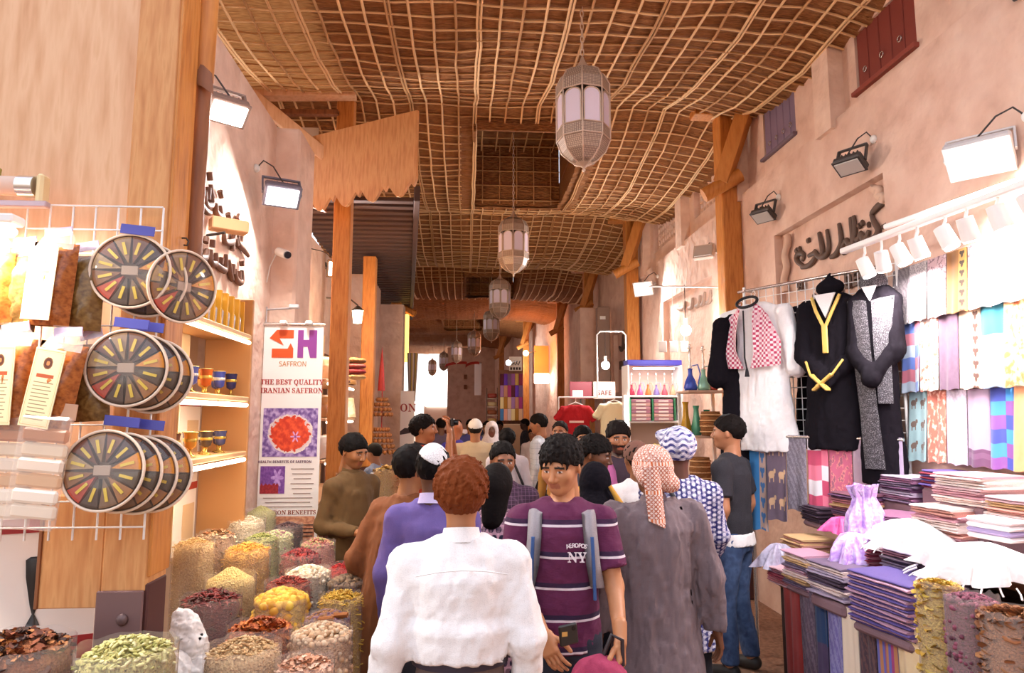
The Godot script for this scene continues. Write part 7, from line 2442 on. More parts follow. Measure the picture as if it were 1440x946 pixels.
	part("white_lining", mb().extrude([Vector2(-0.045, -0.005), Vector2(0.045, -0.005), Vector2(0.0, -0.1)], 0.012, Transform3D(Basis.IDENTITY, Vector3(0, 0, 0.07))), white, sg)
	var col := mb().lathe([Vector2(0.075, -0.01), Vector2(0.085, 0.03), Vector2(0.07, 0.075)], 16)
	part("sparkle_collar", col, spk, sg)
	# dark gown behind the grid
	gown(A.lerp(B, 0.4) - nrm * 0.32 + Vector3(0, -0.06, 0), face, "dark_gown", "plain black gown hanging behind the wire grid", blk, 1.1, 0.17, false)

func check_tex(a: String, b: String, n: int) -> Texture2D:
	var im := Image.create(128, 128, false, Image.FORMAT_RGB8)
	var A := C(a)
	var B := C(b)
	for y in 128:
		for x in 128:
			var q := (x % n < n / 2) != (y % n < n / 2)
			im.set_pixel(x, y, B if q else A)
	return ImageTexture.create_from_image(im)

func sparkle_tex() -> Texture2D:
	var im := Image.create(128, 128, false, Image.FORMAT_RGB8)
	im.fill(C("221e24"))
	var r := RandomNumberGenerator.new()
	r.seed = 4
	for i in 2400:
		im.set_pixel(r.randi() % 128, r.randi() % 128, C("d8d4d8") if i % 2 else C("8c8890"))
	return ImageTexture.create_from_image(im)

func build_spot_track() -> void:
	var tr := thing("lamp_track", "white rail carrying the spot lamps over the scarf stall", "track")
	part("rail", beam(mb(), V(2.45, 2.82, 4.2), V(2.45, 2.76, 2.5), 0.05, 0.035), mats.white_paint, tr)
	part("outer_rail", beam(mb(), V(2.55, 2.9, 3.9), V(2.6, 2.82, 2.4), 0.03, 0.03), mats.white_paint, tr)
	for d in [3.9, 3.2, 2.7]:
		part("strut", mb().tube([V(2.45, 2.81, d), V(2.82, 2.95, d)], 0.01, 6), mats.white_paint, tr)
	var sp := [[3.96, 0.25, -0.3], [3.79, -0.3, -0.2], [3.62, 0.3, -0.15], [3.47, 0.0, 0.0], [3.25, 0.3, 0.2], [3.1, -0.1, 0.1], [2.9, 0.1, 0.0], [2.72, 0.2, 0.2]]
	for i in sp.size():
		var s: Array = sp[i]
		var t := thing("spot_lamp", "white cylindrical spot lamp on the rail over the scarves", "lamp", V(2.45, 2.66, s[0]), 0.0, "white spot lamps over the scarf stall")
		var ax := Vector3(0.25 + 0.1 * (i % 2), -1.0, s[1]).normalized()
		part("can", mb().tube([ax * -0.06, ax * 0.05, ax * 0.055], [0.038, 0.043, 0.04], 14), mats.white_paint, t)
		part("lens", mb().tube([ax * 0.053, ax * 0.062], 0.037, 14), glow("spot_glow", "fff8f4", 6.0), t)
		part("yoke", mb().tube([ax * -0.05, Vector3(0, 0.09, 0), Vector3(0, 0.13, 0)], 0.008, 6), mats.white_paint, t)
	for d in [3.9, 3.3, 2.75]:
		lamp_area(V(2.5, 2.55, d), Vector3(0.3, -1, 0.0), 0.1, 0.35, 1.0, "fff4f4")
	floodlight(V(2.66, 3.08, 3.25), Vector3(-0.45, -0.7, 0.4), 2.4, 0.3, "large lit white floodlight panel on the wall above the spot lamps", V(2.81, 3.25, 3.1), "d0c8c4")
	floodlight(V(2.66, 3.48, 4.42), Vector3(-0.5, -0.9, 0.3), 0.0, 0.2, "unlit floodlight above the Arabic sign's near end", V(2.81, 3.66, 4.36))
	floodlight(V(2.68, 3.55, 5.86), Vector3(-0.5, -0.9, 0.3), 0.0, 0.2, "unlit floodlight beside the orange post above the sign", V(2.81, 3.72, 5.8))
	floodlight(V(2.66, 3.6, 7.35), Vector3(-0.5, 0.3, 0.6), 0.0, 0.24, "unlit pale floodlight tilted up under the lattice window", V(2.81, 3.62, 7.4), "d8c8bc")
	floodlight(V(2.6, 3.62, 9.76), Vector3(-0.6, -0.35, 0.75), 3.0, 0.3, "lit square floodlight over the shisha shop", V(2.81, 3.8, 9.7), "d0c8c4")
	floodlight(V(2.78, 3.9, 3.0), Vector3(-0.5, -0.9, 0.2), 0.0, 0.18, "unlit floodlight high on the near right wall", V(2.85, 4.0, 2.9))

func build_right_wall_things() -> void:
	var m := plain("5f4638", 0.7)
	var t := thing("arabic_shop_sign", "raised brown Arabic lettering in the plaster recess above the gowns", "sign")
	strokes(t, right_letters, 2.885, 0.022, m, 0.7)
	var o := txt("DES", t, V(2.87, 2.76, 4.78), 0.11, m, Basis(Vector3.UP, -PI / 2), true, "Droid Sans", 0.03)
	txt("99", t, V(2.87, 2.86, 5.6), 0.07, m, Basis(Vector3.UP, -PI / 2), true, "Droid Serif", 0.03)
	for i in 5:
		part("worn_letter", mb().box(V(2.88, 2.72, 5.0 + i * 0.1), Vector3(0.02, 0.09, 0.05), 0.01), m, t)
	# carved corner brackets
	for e in [[5.88, 1.0], [4.36, -1.0]]:
		var b := thing("plaster_bracket", "scrolled plaster bracket in the sign recess corner" + (" beside the orange post" if e[1] > 0 else " under the unlit floodlight"), "bracket")
		var path := []
		for i in 12:
			var u := i / 11.0
			path.append(V(2.86, 3.36 - u * (0.5 if e[1] > 0 else 0.14), e[0] - e[1] * (0.1 - 0.1 * u + 0.025 * sin(u * 14.0))))
		part("scroll", mb().tube(path, 0.032, 8), plain("d8b49c", 0.9), b)
	var t2 := thing("arabic_shop_sign", "pale raised Arabic lettering in the recess past the orange post", "sign")
	strokes(t2, right_letters_far, 2.885, 0.025, plain("a88a78", 0.8), 0.7)
	var t3 := thing("arabic_shop_sign", "dark Arabic lettering behind the second timber post", "sign")
	for i in 4:
		strokes(t3, [[[12.6 - i * 0.35, 3.05], [12.45 - i * 0.35, 2.98], [12.3 - i * 0.35, 3.05], [12.3 - i * 0.35, 3.25]]], 2.885, 0.035, m, 0.7)
		part("block_letter", mb().box(V(2.88, 2.7, 12.5 - i * 0.3), Vector3(0.02, 0.16, 0.2), 0.01), m, t3)

# ---------- lanterns and the shops down the lane ----------
func build_lanterns() -> void:
	var gold := mat("lantern_brass", C("cbb09a"), 0.4, 0.35)
	var im := Image.create(64, 64, false, Image.FORMAT_RGB8)
	for y in 64:
		for x in 64:
			var a := absf(sin(x * PI / 8.0)) + absf(sin(y * PI / 8.0))
			im.set_pixel(x, y, C("d8c0a8") if a < 0.9 else C("8c7464"))
	var lace := mat("lantern_fretwork", Color.WHITE, 0.5, 0.2, ImageTexture.create_from_image(im), Vector3(11, 11, 11))
	var pane := mat("lantern_pane", C("dcccd8"), 0.35)
	var R := 0.19
	var prof := [[-0.36, 0.02], [-0.33, 0.09], [-0.27, 0.155], [-0.18, R], [-0.10, R], [0.16, R], [0.24, R], [0.31, 0.155], [0.345, 0.1], [0.36, 0.06]]
	var pt := func(i: int, s: float, k := 1.0) -> Vector3:
		var an := TAU * s / 8.0 + PI / 8.0
		return Vector3(cos(an) * prof[i][1] * k, prof[i][0], sin(an) * prof[i][1] * k)
	var L := [[0.83, 3.889, 4.65], [0.598, 3.921, 8.5], [0.612, 3.873, 12.2], [0.602, 3.884, 16.0], [0.246, 3.832, 19.5], [-0.307, 3.912, 23.0], [-0.86, 3.918, 27.0], [-1.5, 3.946, 31.0]]
	var words := ["large octagonal fretwork lantern on a chain, the one before the first roof opening", "octagonal lantern hanging under the far edge of the first roof opening", "octagonal lantern hanging between the first and second roof openings", "octagonal lantern with a bright violet-white pane by the second opening", "far lantern hanging where the lane begins to bend", "far lantern past the bend before the red awning", "far lantern past the bend near the bright daylight panel", "farthest lantern seen, dim against the mats"]
	var proto: Node3D = null
	for k in L.size():
		var at := V(L[k][0], L[k][1], L[k][2])
		var t: Node3D
		if proto == null:
			t = thing("hanging_lantern", words[k], "lantern", at, 0.2, "row of hanging lanterns")
			proto = t
			for s in 8:
				for band in [[0, 4], [5, 9]]:
					var b := mb()
					for i in range(band[0], band[1]):
						b.face([pt.call(i, s), pt.call(i, s + 1), pt.call(i + 1, s + 1), pt.call(i + 1, s)], ((pt.call(i, s + 0.5) * Vector3(1, 0, 1)).normalized() + Vector3(0, (prof[i][1] - prof[i + 1][1]) / maxf(0.01, prof[i + 1][0] - prof[i][0]), 0)).normalized())
					part("fretwork_panel", b, lace, t)
				# pane with an arched head, set just behind its frame
				var a: Vector3 = pt.call(4, s, 0.985)
				var c: Vector3 = pt.call(4, s + 1, 0.985)
				var mid := (a + c) * 0.5
				var x := (c - a).normalized()
				var nn := Vector3(mid.x, 0, mid.z).normalized()
				var hw := a.distance_to(c) * 0.42
				var arch := [Vector2(-hw, -0.10), Vector2(hw, -0.10), Vector2(hw, 0.10)]
				for q in 7:
					var an := PI * (q + 1) / 8.0
					arch.append(Vector2(cos(an) * hw, 0.10 + sin(an) * hw * 0.8))
				arch.append(Vector2(-hw, 0.10))
				part("pane", mb().extrude(arch, 0.006, Transform3D(Basis(x, Vector3.UP, x.cross(Vector3.UP)), Vector3(mid.x, 0, mid.z))), pane, t)
				var fr := mb()
				var al := []
				for v2 in arch:
					al.append(Vector3(mid.x, v2.y, mid.z) + x * v2.x + nn * 0.004)
				al.append(al[0])
				part("arch_frame", fr.tube(al, 0.006, 5, false), gold, t)
				var rib := []
				for i in prof.size():
					rib.append(pt.call(i, s, 1.01))
				part("rib", mb().tube(rib, 0.006, 5), gold, t)
			for i in [3, 4, 5]:
				var rg := []
				for s in 9:
					rg.append(pt.call(i, s, 1.01))
				part("band", mb().tube(rg, 0.006, 5, false), gold, t)
			part("cap", mb().lathe([Vector2(0.065, 0.355), Vector2(0.045, 0.385), Vector2(0.022, 0.42), Vector2(0.008, 0.46), Vector2(0.002, 0.465)], 12), gold, t)
			part("finial", mb().lathe([Vector2(0.002, -0.41), Vector2(0.014, -0.395), Vector2(0.007, -0.38), Vector2(0.03, -0.36), Vector2(0.06, -0.345)], 10), gold, t)
		else:
			t = copy(proto, at, 0.2 + 0.1 * k, words[k])
			var old := t.get_node("chain")
			t.remove_child(old)
			old.free()
		if true:
			var ch := mb()
			var y := 0.465
			var n := 0
			var top: float = (5.66 if in_hole(L[k][0], L[k][2]) else roof_y(L[k][0], L[k][2]) + 0.03) - L[k][1] - 0.03
			while y < top:
				var axis := Vector3(1, 0, 0) if n % 2 else Vector3(0, 0, 1)
				var side := Vector3.UP.cross(axis)
				var lk := []
				for q in 9:
					var an := TAU * q / 8
					lk.append(Vector3(0, y + 0.03, 0) + Vector3.UP * sin(an) * 0.032 + side * cos(an) * 0.012)
				ch.tube(lk, 0.0042, 5, false)
				y += 0.05
				n += 1
			var chn := part("chain", ch, gold, t)
			chn.set_meta("kind", "stuff")

func simple_tee(at: Vector3, yaw: float, m: Material, label: String) -> Node3D:
	var t := thing("hanging_shirt", label, "shirt", at, yaw)
	var G := sdf(0.016)
	G.loft([[-0.68, 0, 0, 0.21, 0.05], [-0.3, 0, 0, 0.2, 0.05], [-0.08, 0, 0, 0.19, 0.045], [-0.01, 0, 0, 0.09, 0.035]], 0.02)
	for s in [-1.0, 1.0]:
		G.cap(Vector3(0.06 * s, -0.04, 0), Vector3(0.17 * s, -0.07, 0), 0.03, 0.05, 0.03)
		G.cap(Vector3(0.17 * s, -0.07, 0), Vector3(0.27 * s, -0.22, 0), 0.05, 0.055, 0.02, true)
	G.disp = fold.bind(0.01, 10.0, 0.4)
	G.disp_on = true
	part("cloth", sdf_mesh(G), m, t)
	part("hanger", mb().tube([Vector3(-0.1, -0.01, 0), Vector3(0, 0.03, 0), Vector3(0.1, -0.01, 0)], 0.008, 6), mats.white_paint, t)
	part("hook", mb().tube([Vector3(0, 0.03, 0), Vector3(0, 0.08, 0), Vector3(0.02, 0.1, 0)], 0.004, 5), mats.white_paint, t)
	return t

func hookah(at: Vector3, hex: String, label: String, s := 1.0) -> void:
	var t := thing("water_pipe", label, "water pipe", at, 0.0, "glass water pipes on the shop shelves")
	t.scale = Vector3.ONE * s
	part("base", mb().lathe([Vector2(0.001, 0), Vector2(0.06, 0.0), Vector2(0.065, 0.03), Vector2(0.05, 0.09), Vector2(0.022, 0.15), Vector2(0.02, 0.2), Vector2(0.028, 0.21)], 14), mat("glass_" + hex, C(hex), 0.12, 0.1), t)
	part("stem", mb().lathe([Vector2(0.012, 0.2), Vector2(0.02, 0.23), Vector2(0.01, 0.26), Vector2(0.018, 0.29), Vector2(0.01, 0.33), Vector2(0.014, 0.36), Vector2(0.008, 0.4), Vector2(0.03, 0.415), Vector2(0.008, 0.42), Vector2(0.016, 0.45)], 10), mats.chrome, t)
	part("hose", mb().tube([Vector3(0.02, 0.24, 0), Vector3(0.07, 0.25, 0.02), Vector3(0.09, 0.16, 0.03), Vector3(0.06, 0.06, 0.05)], 0.008, 6), mat("hose_" + hex, C(hex).lerp(C("d8d0d8"), 0.3), 0.4), t)

func build_right_shops() -> void:
	# shisha shop's shelf unit, blue-topped, facing up the lane
	var u := thing("shop_shelf", "white shop shelf with a blue top board and lit shelves", "shelf", V(2.24, 0, 8.1))
	part("header_board", mb().box(Vector3(0, 2.39, 0.05), Vector3(0.66, 0.06, 0.2), 0.006), plain("3a35a8", 0.5), u)
	for s in [-1, 1]:
		part("side", mb().box(Vector3(0.32 * s, 1.18, 0), Vector3(0.025, 2.36, 0.3), 0.004), mats.white_paint, u)
	part("back", mb().box(Vector3(0, 1.18, -0.15), Vector3(0.64, 2.36, 0.015), 0.002), plain("c9aa9a", 0.7), u)
	for y in [1.99, 1.69, 1.3, 0.8]:
		part("shelf", mb().box(Vector3(0, y, 0), Vector3(0.63, 0.025, 0.28), 0.004), mats.white_paint, u)
	part("tube_light", mb().box(Vector3(0, 2.32, 0.1), Vector3(0.5, 0.02, 0.03), 0.006), glow("tube_glow", "fff3dc", 4.0), u)
	part("tube_light", mb().tube([Vector3(-0.36, 1.4, 0.15), Vector3(-0.36, 2.0, 0.15)], 0.016, 8), glow("spot_glow", "fff8f4", 6.0), u)
	lamp_area(V(2.24, 2.28, 7.95), Vector3(0, -1, -0.3), 0.5, 0.05, 0.1)
	var hx := ["a83048", "c05a8c", "d8703c", "7a6aa0", "b04a58", "c49a78"]
	for i in 6:
		hookah(V(1.98 + i * 0.1, 2.003, 8.05), hx[i], ["crimson", "pink", "orange", "violet", "rose", "sand"][i] + " small water pipe on the blue-topped shelf", 0.6)
	for c in 2:
		for r in 6:
			var t := thing("tobacco_box", "pink carton in the boxes stacked under the small water pipes", "box", V(2.06 + c * 0.27, 1.705 + r * 0.042, 8.0), 0.0, "cartons on the blue-topped shelf")
			part("carton", mb().box(Vector3(0, 0.019, 0), Vector3(0.23, 0.038, 0.12), 0.003), plain(["b8848c", "c89a90", "a87080"][r % 3], 0.5), t)
			part("label", mb().box(Vector3(0, 0.019, 0.061), Vector3(0.12, 0.02, 0.002)), plain("e4d4cc", 0.5), t)
	for c in 3:
		solo("shelf_divider", mb().box(Vector3(0, 0.13, 0), Vector3(0.014, 0.26, 0.14), 0.002), plain("3c9060", 0.5), "green divider between the pink cartons", "divider", "green carton dividers", V(1.935 + c * 0.265, 1.703, 8.0))
	for i in 4:
		crumple("golden_bag", [[Vector3(-0.04, 0.05, 0), Vector3(0.05, 0.06, 0.0), 0.06, 0.05]], V(2.03 + i * 0.14, 1.315, 8.0), scarf_like("gold_bag", ["d8b84c", "ecd47c", "b8942c"]), ["crinkled yellow bag at the lane end of the low shop shelf", "crinkled yellow bag second along the low shop shelf", "crinkled yellow bag third along the low shop shelf", "crinkled yellow bag at the wall end of the low shop shelf"][i])
	# tall water pipes and jars to its right
	var v := thing("display_stand", "display stand with glass water pipes and baskets by the gowns", "stand", V(2.4, 0, 6.85))
	for y in [2.0, 1.55, 1.1]:
		part("shelf", mb().box(Vector3(0, y, 0), Vector3(0.38, 0.025, 0.4), 0.004), plain("c9a890", 0.6), v)
	for s in [-1, 1]:
		part("upright", mb().box(Vector3(0.18 * s, 1.0, -0.15), Vector3(0.03, 2.0, 0.03), 0.004), mats.white_paint, v)
	hookah(V(2.28, 2.013, 6.8), "3a56c0", "tall blue glass water pipe by the white robe", 1.05)
	hookah(V(2.4, 2.013, 6.75), "8cc0a8", "mint green glass water pipe by the white robe", 1.0)
	hookah(V(2.52, 2.013, 6.85), "a84838", "red-brown glass water pipe at the stand's wall end", 0.9)
	for i in 3:
		var t := thing("floor_vase", ["ribbed golden vase beside the pink cartons", "green glass vase beside the ribbed golden one", "smaller dark green glass vase"][i], "vase", V(2.27 + i * 0.1, 1.563, 6.95 - 0.03 * i))
		part("body", mb().lathe([Vector2(0.001, 0), Vector2(0.045, 0), Vector2(0.055, 0.08), Vector2(0.03, 0.2), Vector2(0.025, 0.3 - 0.04 * i), Vector2(0.034, 0.34 - 0.04 * i)], 14), mat("vase%d" % i, C(["c89a2c", "5aa888", "2c7a5c"][i]), 0.2, 0.1), t)
	for i in 2:
		var t := thing("woven_basket", ["woven straw basket on the gown-side stand", "second woven straw basket under the water pipes"][i], "basket", V(2.32 + i * 0.12, 1.113 + 0.45 * i, 6.7))
		part("body", mb().lathe([Vector2(0.001, 0), Vector2(0.09, 0), Vector2(0.11, 0.12), Vector2(0.09, 0.24)], 14), mats.straw, t)
		for j in 4:
			part("cord", mb().tube(ring(Vector3(0, 0.04 + j * 0.055, 0), 0.105, Vector3.UP, 14), 0.006, 5, false), mats.cane, t)
	var hb := thing("hanging_bar", "thin bar holding the bulb and white cartons over the water pipes", "bar", V(2.4, 3.16, 7.2))
	part("bar", mb().tube([Vector3(-0.42, 0, 0), Vector3(0.42, 0, 0)], 0.012, 6), mats.white_paint, hb)
	for i in 3:
		part("cord", mb().tube([Vector3(-0.28 + i * 0.12, 0, 0), Vector3(-0.28 + i * 0.12, -0.6, 0)], 0.003, 4), mats.white_paint, hb)
	for i in 3:
		solo("price_card", mb().box(Vector3.ZERO, Vector3(0.09, 0.12, 0.01), 0.004), mats.white_plastic, "white hanging carton over the pink water pipes", "card", "white hanging cartons", V(2.12 + i * 0.12, 2.5, 7.2))
	# bare bulbs with glare
	for q in [[1.97, 2.47, 9.5, "white glaring bulb over the hanging T-shirts"], [2.38, 2.68, 7.2, "white glaring bulb over the shisha stand"]]:
		var t := thing("bare_bulb", q[3], "lamp", V(q[0], q[1], q[2]))
		part("bulb", mb().ball(Vector3.ZERO, Vector3(0.06, 0.06, 0.06), 12, 8), glow("bulb_glow", "ffffff", 9.0), t)
		part("holder", mb().tube([Vector3(0, 0.05, 0), Vector3(0, 0.13, 0)], 0.02, 8), mats.white_plastic, t)
		part("cord", mb().tube([Vector3(0, 0.13, 0), Vector3(0.0, 0.5, 0)], 0.004, 5), mats.metal_dark, t)
		lamp_omni(V(q[0], q[1], q[2]), 0.5, 0.06)
	# T-shirts on a rail, frame of white tube
	var r := thing("shirt_rail", "white tube frame carrying the hanging T-shirts", "rail", V(1.8, 0, 9.5))
	part("bar", mb().tube([Vector3(-0.5, 2.02, 0), Vector3(0.6, 2.02, 0)], 0.011, 6), mats.white_paint, r)
	part("arch", mb().tube([Vector3(0.05, 2.02, 0), Vector3(0.05, 2.9, 0), Vector3(0.1, 2.95, 0), Vector3(0.42, 2.95, 0), Vector3(0.47, 2.9, 0), Vector3(0.47, 0, 0)], 0.011, 6), mats.white_paint, r)
	part("leg", mb().tube([Vector3(-0.5, 2.02, 0), Vector3(-0.5, 0, 0)], 0.011, 6), mats.white_paint, r)
	var red := simple_tee(V(1.53, 1.92, 9.45), 0.0, cloth("tee_red", "b3121f"), "red T-shirt with a small white print on a hanger")
	part("print", mb().box(Vector3(0, -0.24, 0.066), Vector3(0.2, 0.03, 0.004), 0.001), plain("e8c8c0", 0.6), red)
	var wt := simple_tee(V(2.04, 1.95, 9.3), 0.1, cloth("tee_cream", "ece4bc"), "cream T-shirt with a boat print under the bulb")
	part("print", mb().extrude([Vector2(-0.06, -0.34), Vector2(0.07, -0.34), Vector2(0.05, -0.37), Vector2(-0.04, -0.37)], 0.004, Transform3D(Basis.IDENTITY, Vector3(0, 0, 0.066))), plain("5a6a8c", 0.6), wt)
	part("print", mb().extrude([Vector2(-0.01, -0.33), Vector2(0.0, -0.33), Vector2(0.0, -0.22), Vector2(-0.01, -0.22)], 0.004, Transform3D(Basis.IDENTITY, Vector3(0, 0, 0.066))), plain("5a6a8c", 0.6), wt)
	# projecting plaster block and small boards above the shirts
	var bl := mb()
	bl.box(V(2.55, 3.1, 13.4), Vector3(0.7, 1.5, 0.9), 0.01)
	struct("wall_right_block", bl, mats.plaster)
	for i in 2:
		var t := thing("shop_board", ["maroon and white shop board above the red T-shirt", "small white shop board with red letters above the cream T-shirt"][i], "sign", V(1.75 + i * 0.36, 2.15, 10.3))
		part("panel", mb().box(Vector3.ZERO, Vector3(0.34, 0.26, 0.02), 0.004), plain("8c2c38" if i == 0 else "e8d4c8", 0.5), t)
		part("stand_pole", mb().tube([Vector3(0, -0.13, -0.02), Vector3(0, -2.15, -0.02)], 0.012, 6), mats.metal_dark, t)
		if i == 1:
			txt("SAFE", t, Vector3(0, -0.04, 0.012), 0.07, plain("7a2c2c", 0.6))
		else:
			part("white_field", mb().box(Vector3(-0.05, -0.05, 0.011), Vector3(0.16, 0.1, 0.003)), plain("e8dcd4", 0.5), t)
	# meter box beside the second post
	var mbx := thing("meter_box", "narrow grey meter box between the far timber posts", "box", V(2.45, 0, 12.0))
	part("case", mb().box(Vector3(0, 2.9, 0), Vector3(0.22, 1.6, 0.2), 0.01), plain("8c6e5c", 0.6), mbx)
	part("pole", mb().tube([Vector3(0, 0, 0), Vector3(0, 2.1, 0)], 0.03, 8), plain("8c6e5c", 0.6), mbx)
	part("badge", mb().box(Vector3(-0.02, 3.5, 0.105), Vector3(0.1, 0.06, 0.006), 0.002), mats.white_plastic, mbx)
	# lit shop board and doorway farther on
	var lb := thing("sign_or_daylight_panel", "lit orange and white shop sign over a far doorway", "sign", V(2.3, 3.2, 20.6))
	part("panel", mb().box(Vector3(0, 0.25, 0), Vector3(0.45, 0.9, 0.05), 0.01), mat("lit_sign", C("e8a864"), 0.5), lb)
	part("lit_strip", mb().box(Vector3(0, -0.3, 0.02), Vector3(0.45, 0.3, 0.05), 0.01), glow("sign_glow", "fff0e0", 4.0), lb)
	lamp_area(V(2.3, 2.9, 20.5), Vector3(0, -0.5, 1), 0.45, 0.3, 0.9)
	for q in [[1.79, 3.63, 20.2, "ffb070", "warm bulb on the far post"], [1.4, 3.5, 22.2, "ffffff", "small white bulb over the far scarves"]]:
		var t := thing("bare_bulb", q[4], "lamp", V(q[0], q[1], q[2]))
		part("bulb", mb().ball(Vector3.ZERO, Vector3(0.09, 0.09, 0.09), 10, 6), glow("bulb_" + q[3], q[3], 8.0), t)
		part("bracket", mb().tube([Vector3.ZERO, Vector3(0.3, 0.05, 0)], 0.012, 5), mats.metal_dark, t)
		lamp_omni(V(q[0], q[1], q[2] - 0.2), 0.9, 0.09, q[3])
	# far wall of colourful scarves
	var fc := ["5c2030", "d8c8c8", "c8a050", "a87aa8", "d85a8c", "6a3ab0", "ecd89c", "8c3048", "c88a6c", "4a86c0", "7a5a78", "b07a2c", "d84a6c", "a83c78", "e8a890", "9a5c94", "e0b48c", "702838"]
	for rr in 4:
		for c in 8:
			var x := 1.22 + c * 0.13
			var hex: String = fc[(c * 5 + rr * 3) % fc.size()]
			solo("far_scarf", sheet(V(x, 3.25 - rr * 0.41, 24.0 - c * 0.02), V(x + 0.125, 3.25 - rr * 0.41, 24.0 - c * 0.02), 0.4, 0.8, 0.01, 0.0, 0.0, 4, 5), cloth("far_" + hex, hex), "bright scarf on the far scarf shop's wall of colours", "scarf", "far wall of colourful scarves")
	var fb := thing("scarf_backboard", "dark board behind the far wall of colourful scarves", "board")
	part("board", mb().box(V(1.75, 2.3, 24.15), Vector3(1.2, 2.2, 0.05), 0.005), mats.wood_dark, fb)
	part("bench", mb().box(V(1.75, 0.75, 23.6), Vector3(1.0, 1.5, 0.5), 0.02), plain("a88a6c", 0.8), fb)
	var sb := thing("script_sign", "white board with black script above the far scarves", "sign", V(1.75, 3.6, 23.9))
	part("panel", mb().box(Vector3.ZERO, Vector3(0.45, 0.5, 0.03), 0.005), plain("e6dccc", 0.6), sb)
	for i in 3:
		part("script_stroke", mb().tube([Vector3(-0.16 + i * 0.1, 0.02, 0.025), Vector3(-0.1 + i * 0.1, -0.05, 0.025), Vector3(-0.04 + i * 0.1, 0.1, 0.025)], 0.016, 5), plain("2c2622", 0.7), sb)
	for i in 4:
		part("script_stroke", mb().box(Vector3(-0.15 + i * 0.1, -0.17, 0.018), Vector3(0.07, 0.09, 0.01), 0.003), plain("2c2622", 0.7), sb)
	# lit goods shelf, tall white banner, red awnings, dark block with windows, added daylight panel at the bend
	var gs := thing("goods_shelf", "lit goods shelf left of the far scarves", "shelf", V(0.98, 0, 25.0))
	for j in 5:
		part("shelf", mb().box(Vector3(0, 1.2 + j * 0.3, 0), Vector3(0.4, 0.03, 0.3), 0.004), plain("e8d8c0", 0.6), gs)
		part("goods_row", mb().box(Vector3(0, 1.31 + j * 0.3, 0), Vector3(0.34, 0.15, 0.2), 0.03), plain(["c88a3c", "d8b46c", "a85c2c", "e0c890", "b8442c"][j], 0.5), gs)
	for s in [-1, 1]:
		part("upright", mb().box(Vector3(0.2 * s, 1.4, 0), Vector3(0.03, 2.8, 0.3), 0.004), plain("6a4a30", 0.6), gs)
	var wb := thing("tall_white_banner", "tall white hanging banner at the bend of the lane", "banner", V(0.47, 0, 25.8))
	part("sheet", mb().box(Vector3(0, 3.15, 0), Vector3(0.26, 1.2, 0.01), 0.002), plain("ece2e2", 0.6), wb)
	part("top_bar", mb().tube([Vector3(-0.15, 3.77, 0), Vector3(0.15, 3.77, 0)], 0.015, 6), mats.chrome, wb)
	for i in 2:
		var aw := thing("red_awning", ["curved red awning at the bend", "short orange-red awning by the white banner"][i], "awning", V(-0.35 + i * 0.6, 3.6, 25.0))
		var rows := []
		for j in 5:
			var row := []
			for k in 9:
				var a := PI * k / 8.0
				row.append(Vector3(-cos(a) * (0.4 - 0.15 * i), 0.16 * sin(a) * 0.5 + 0.14 * (k / 8.0) - 0.12 * j / 4.0, 0.3 * j / 4.0))
			rows.append(row)
		part("cloth", mb().grid(rows, false, Vector3(0, -3, 0)), cloth("awning_red", "c8321f"), aw)
	var dk := mb()
	dk.box(V(0.3, 3.0, 30.5), Vector3(2.2, 3.6, 0.4))
	struct("wall_far_end", dk, mats.plaster)
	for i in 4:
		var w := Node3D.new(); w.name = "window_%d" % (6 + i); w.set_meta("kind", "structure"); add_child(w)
		part("dark_opening", mb().box(V(0.0 + (i % 2) * 0.55, 3.5 - (i / 2) * 0.45, 30.28), Vector3(0.14, 0.2, 0.06), 0.005), mats.wood_dark, w)  # brown box painted for the shade inside a window opening
	var br := thing("sign_or_daylight_panel", "glowing white panel added for daylight at the bend", "sign", V(-1.35, 3.1, 33.5))
	part("daylight_panel", mb().box(Vector3.ZERO, Vector3(1.1, 1.7, 0.06), 0.01), glow("daylight_glow", "fff6f0", 5.0), br)  # glows in place of the daylight at the far end
	part("panel_base", mb().box(Vector3(0, -1.97, -0.1), Vector3(1.3, 2.26, 0.1), 0.01), plain("c8b0a0", 0.8), br)
	lamp_area(V(-1.35, 3.1, 33.3), Vector3(0, -0.2, 1), 1.1, 1.7, 5.0)  # added light, stands for the far daylight

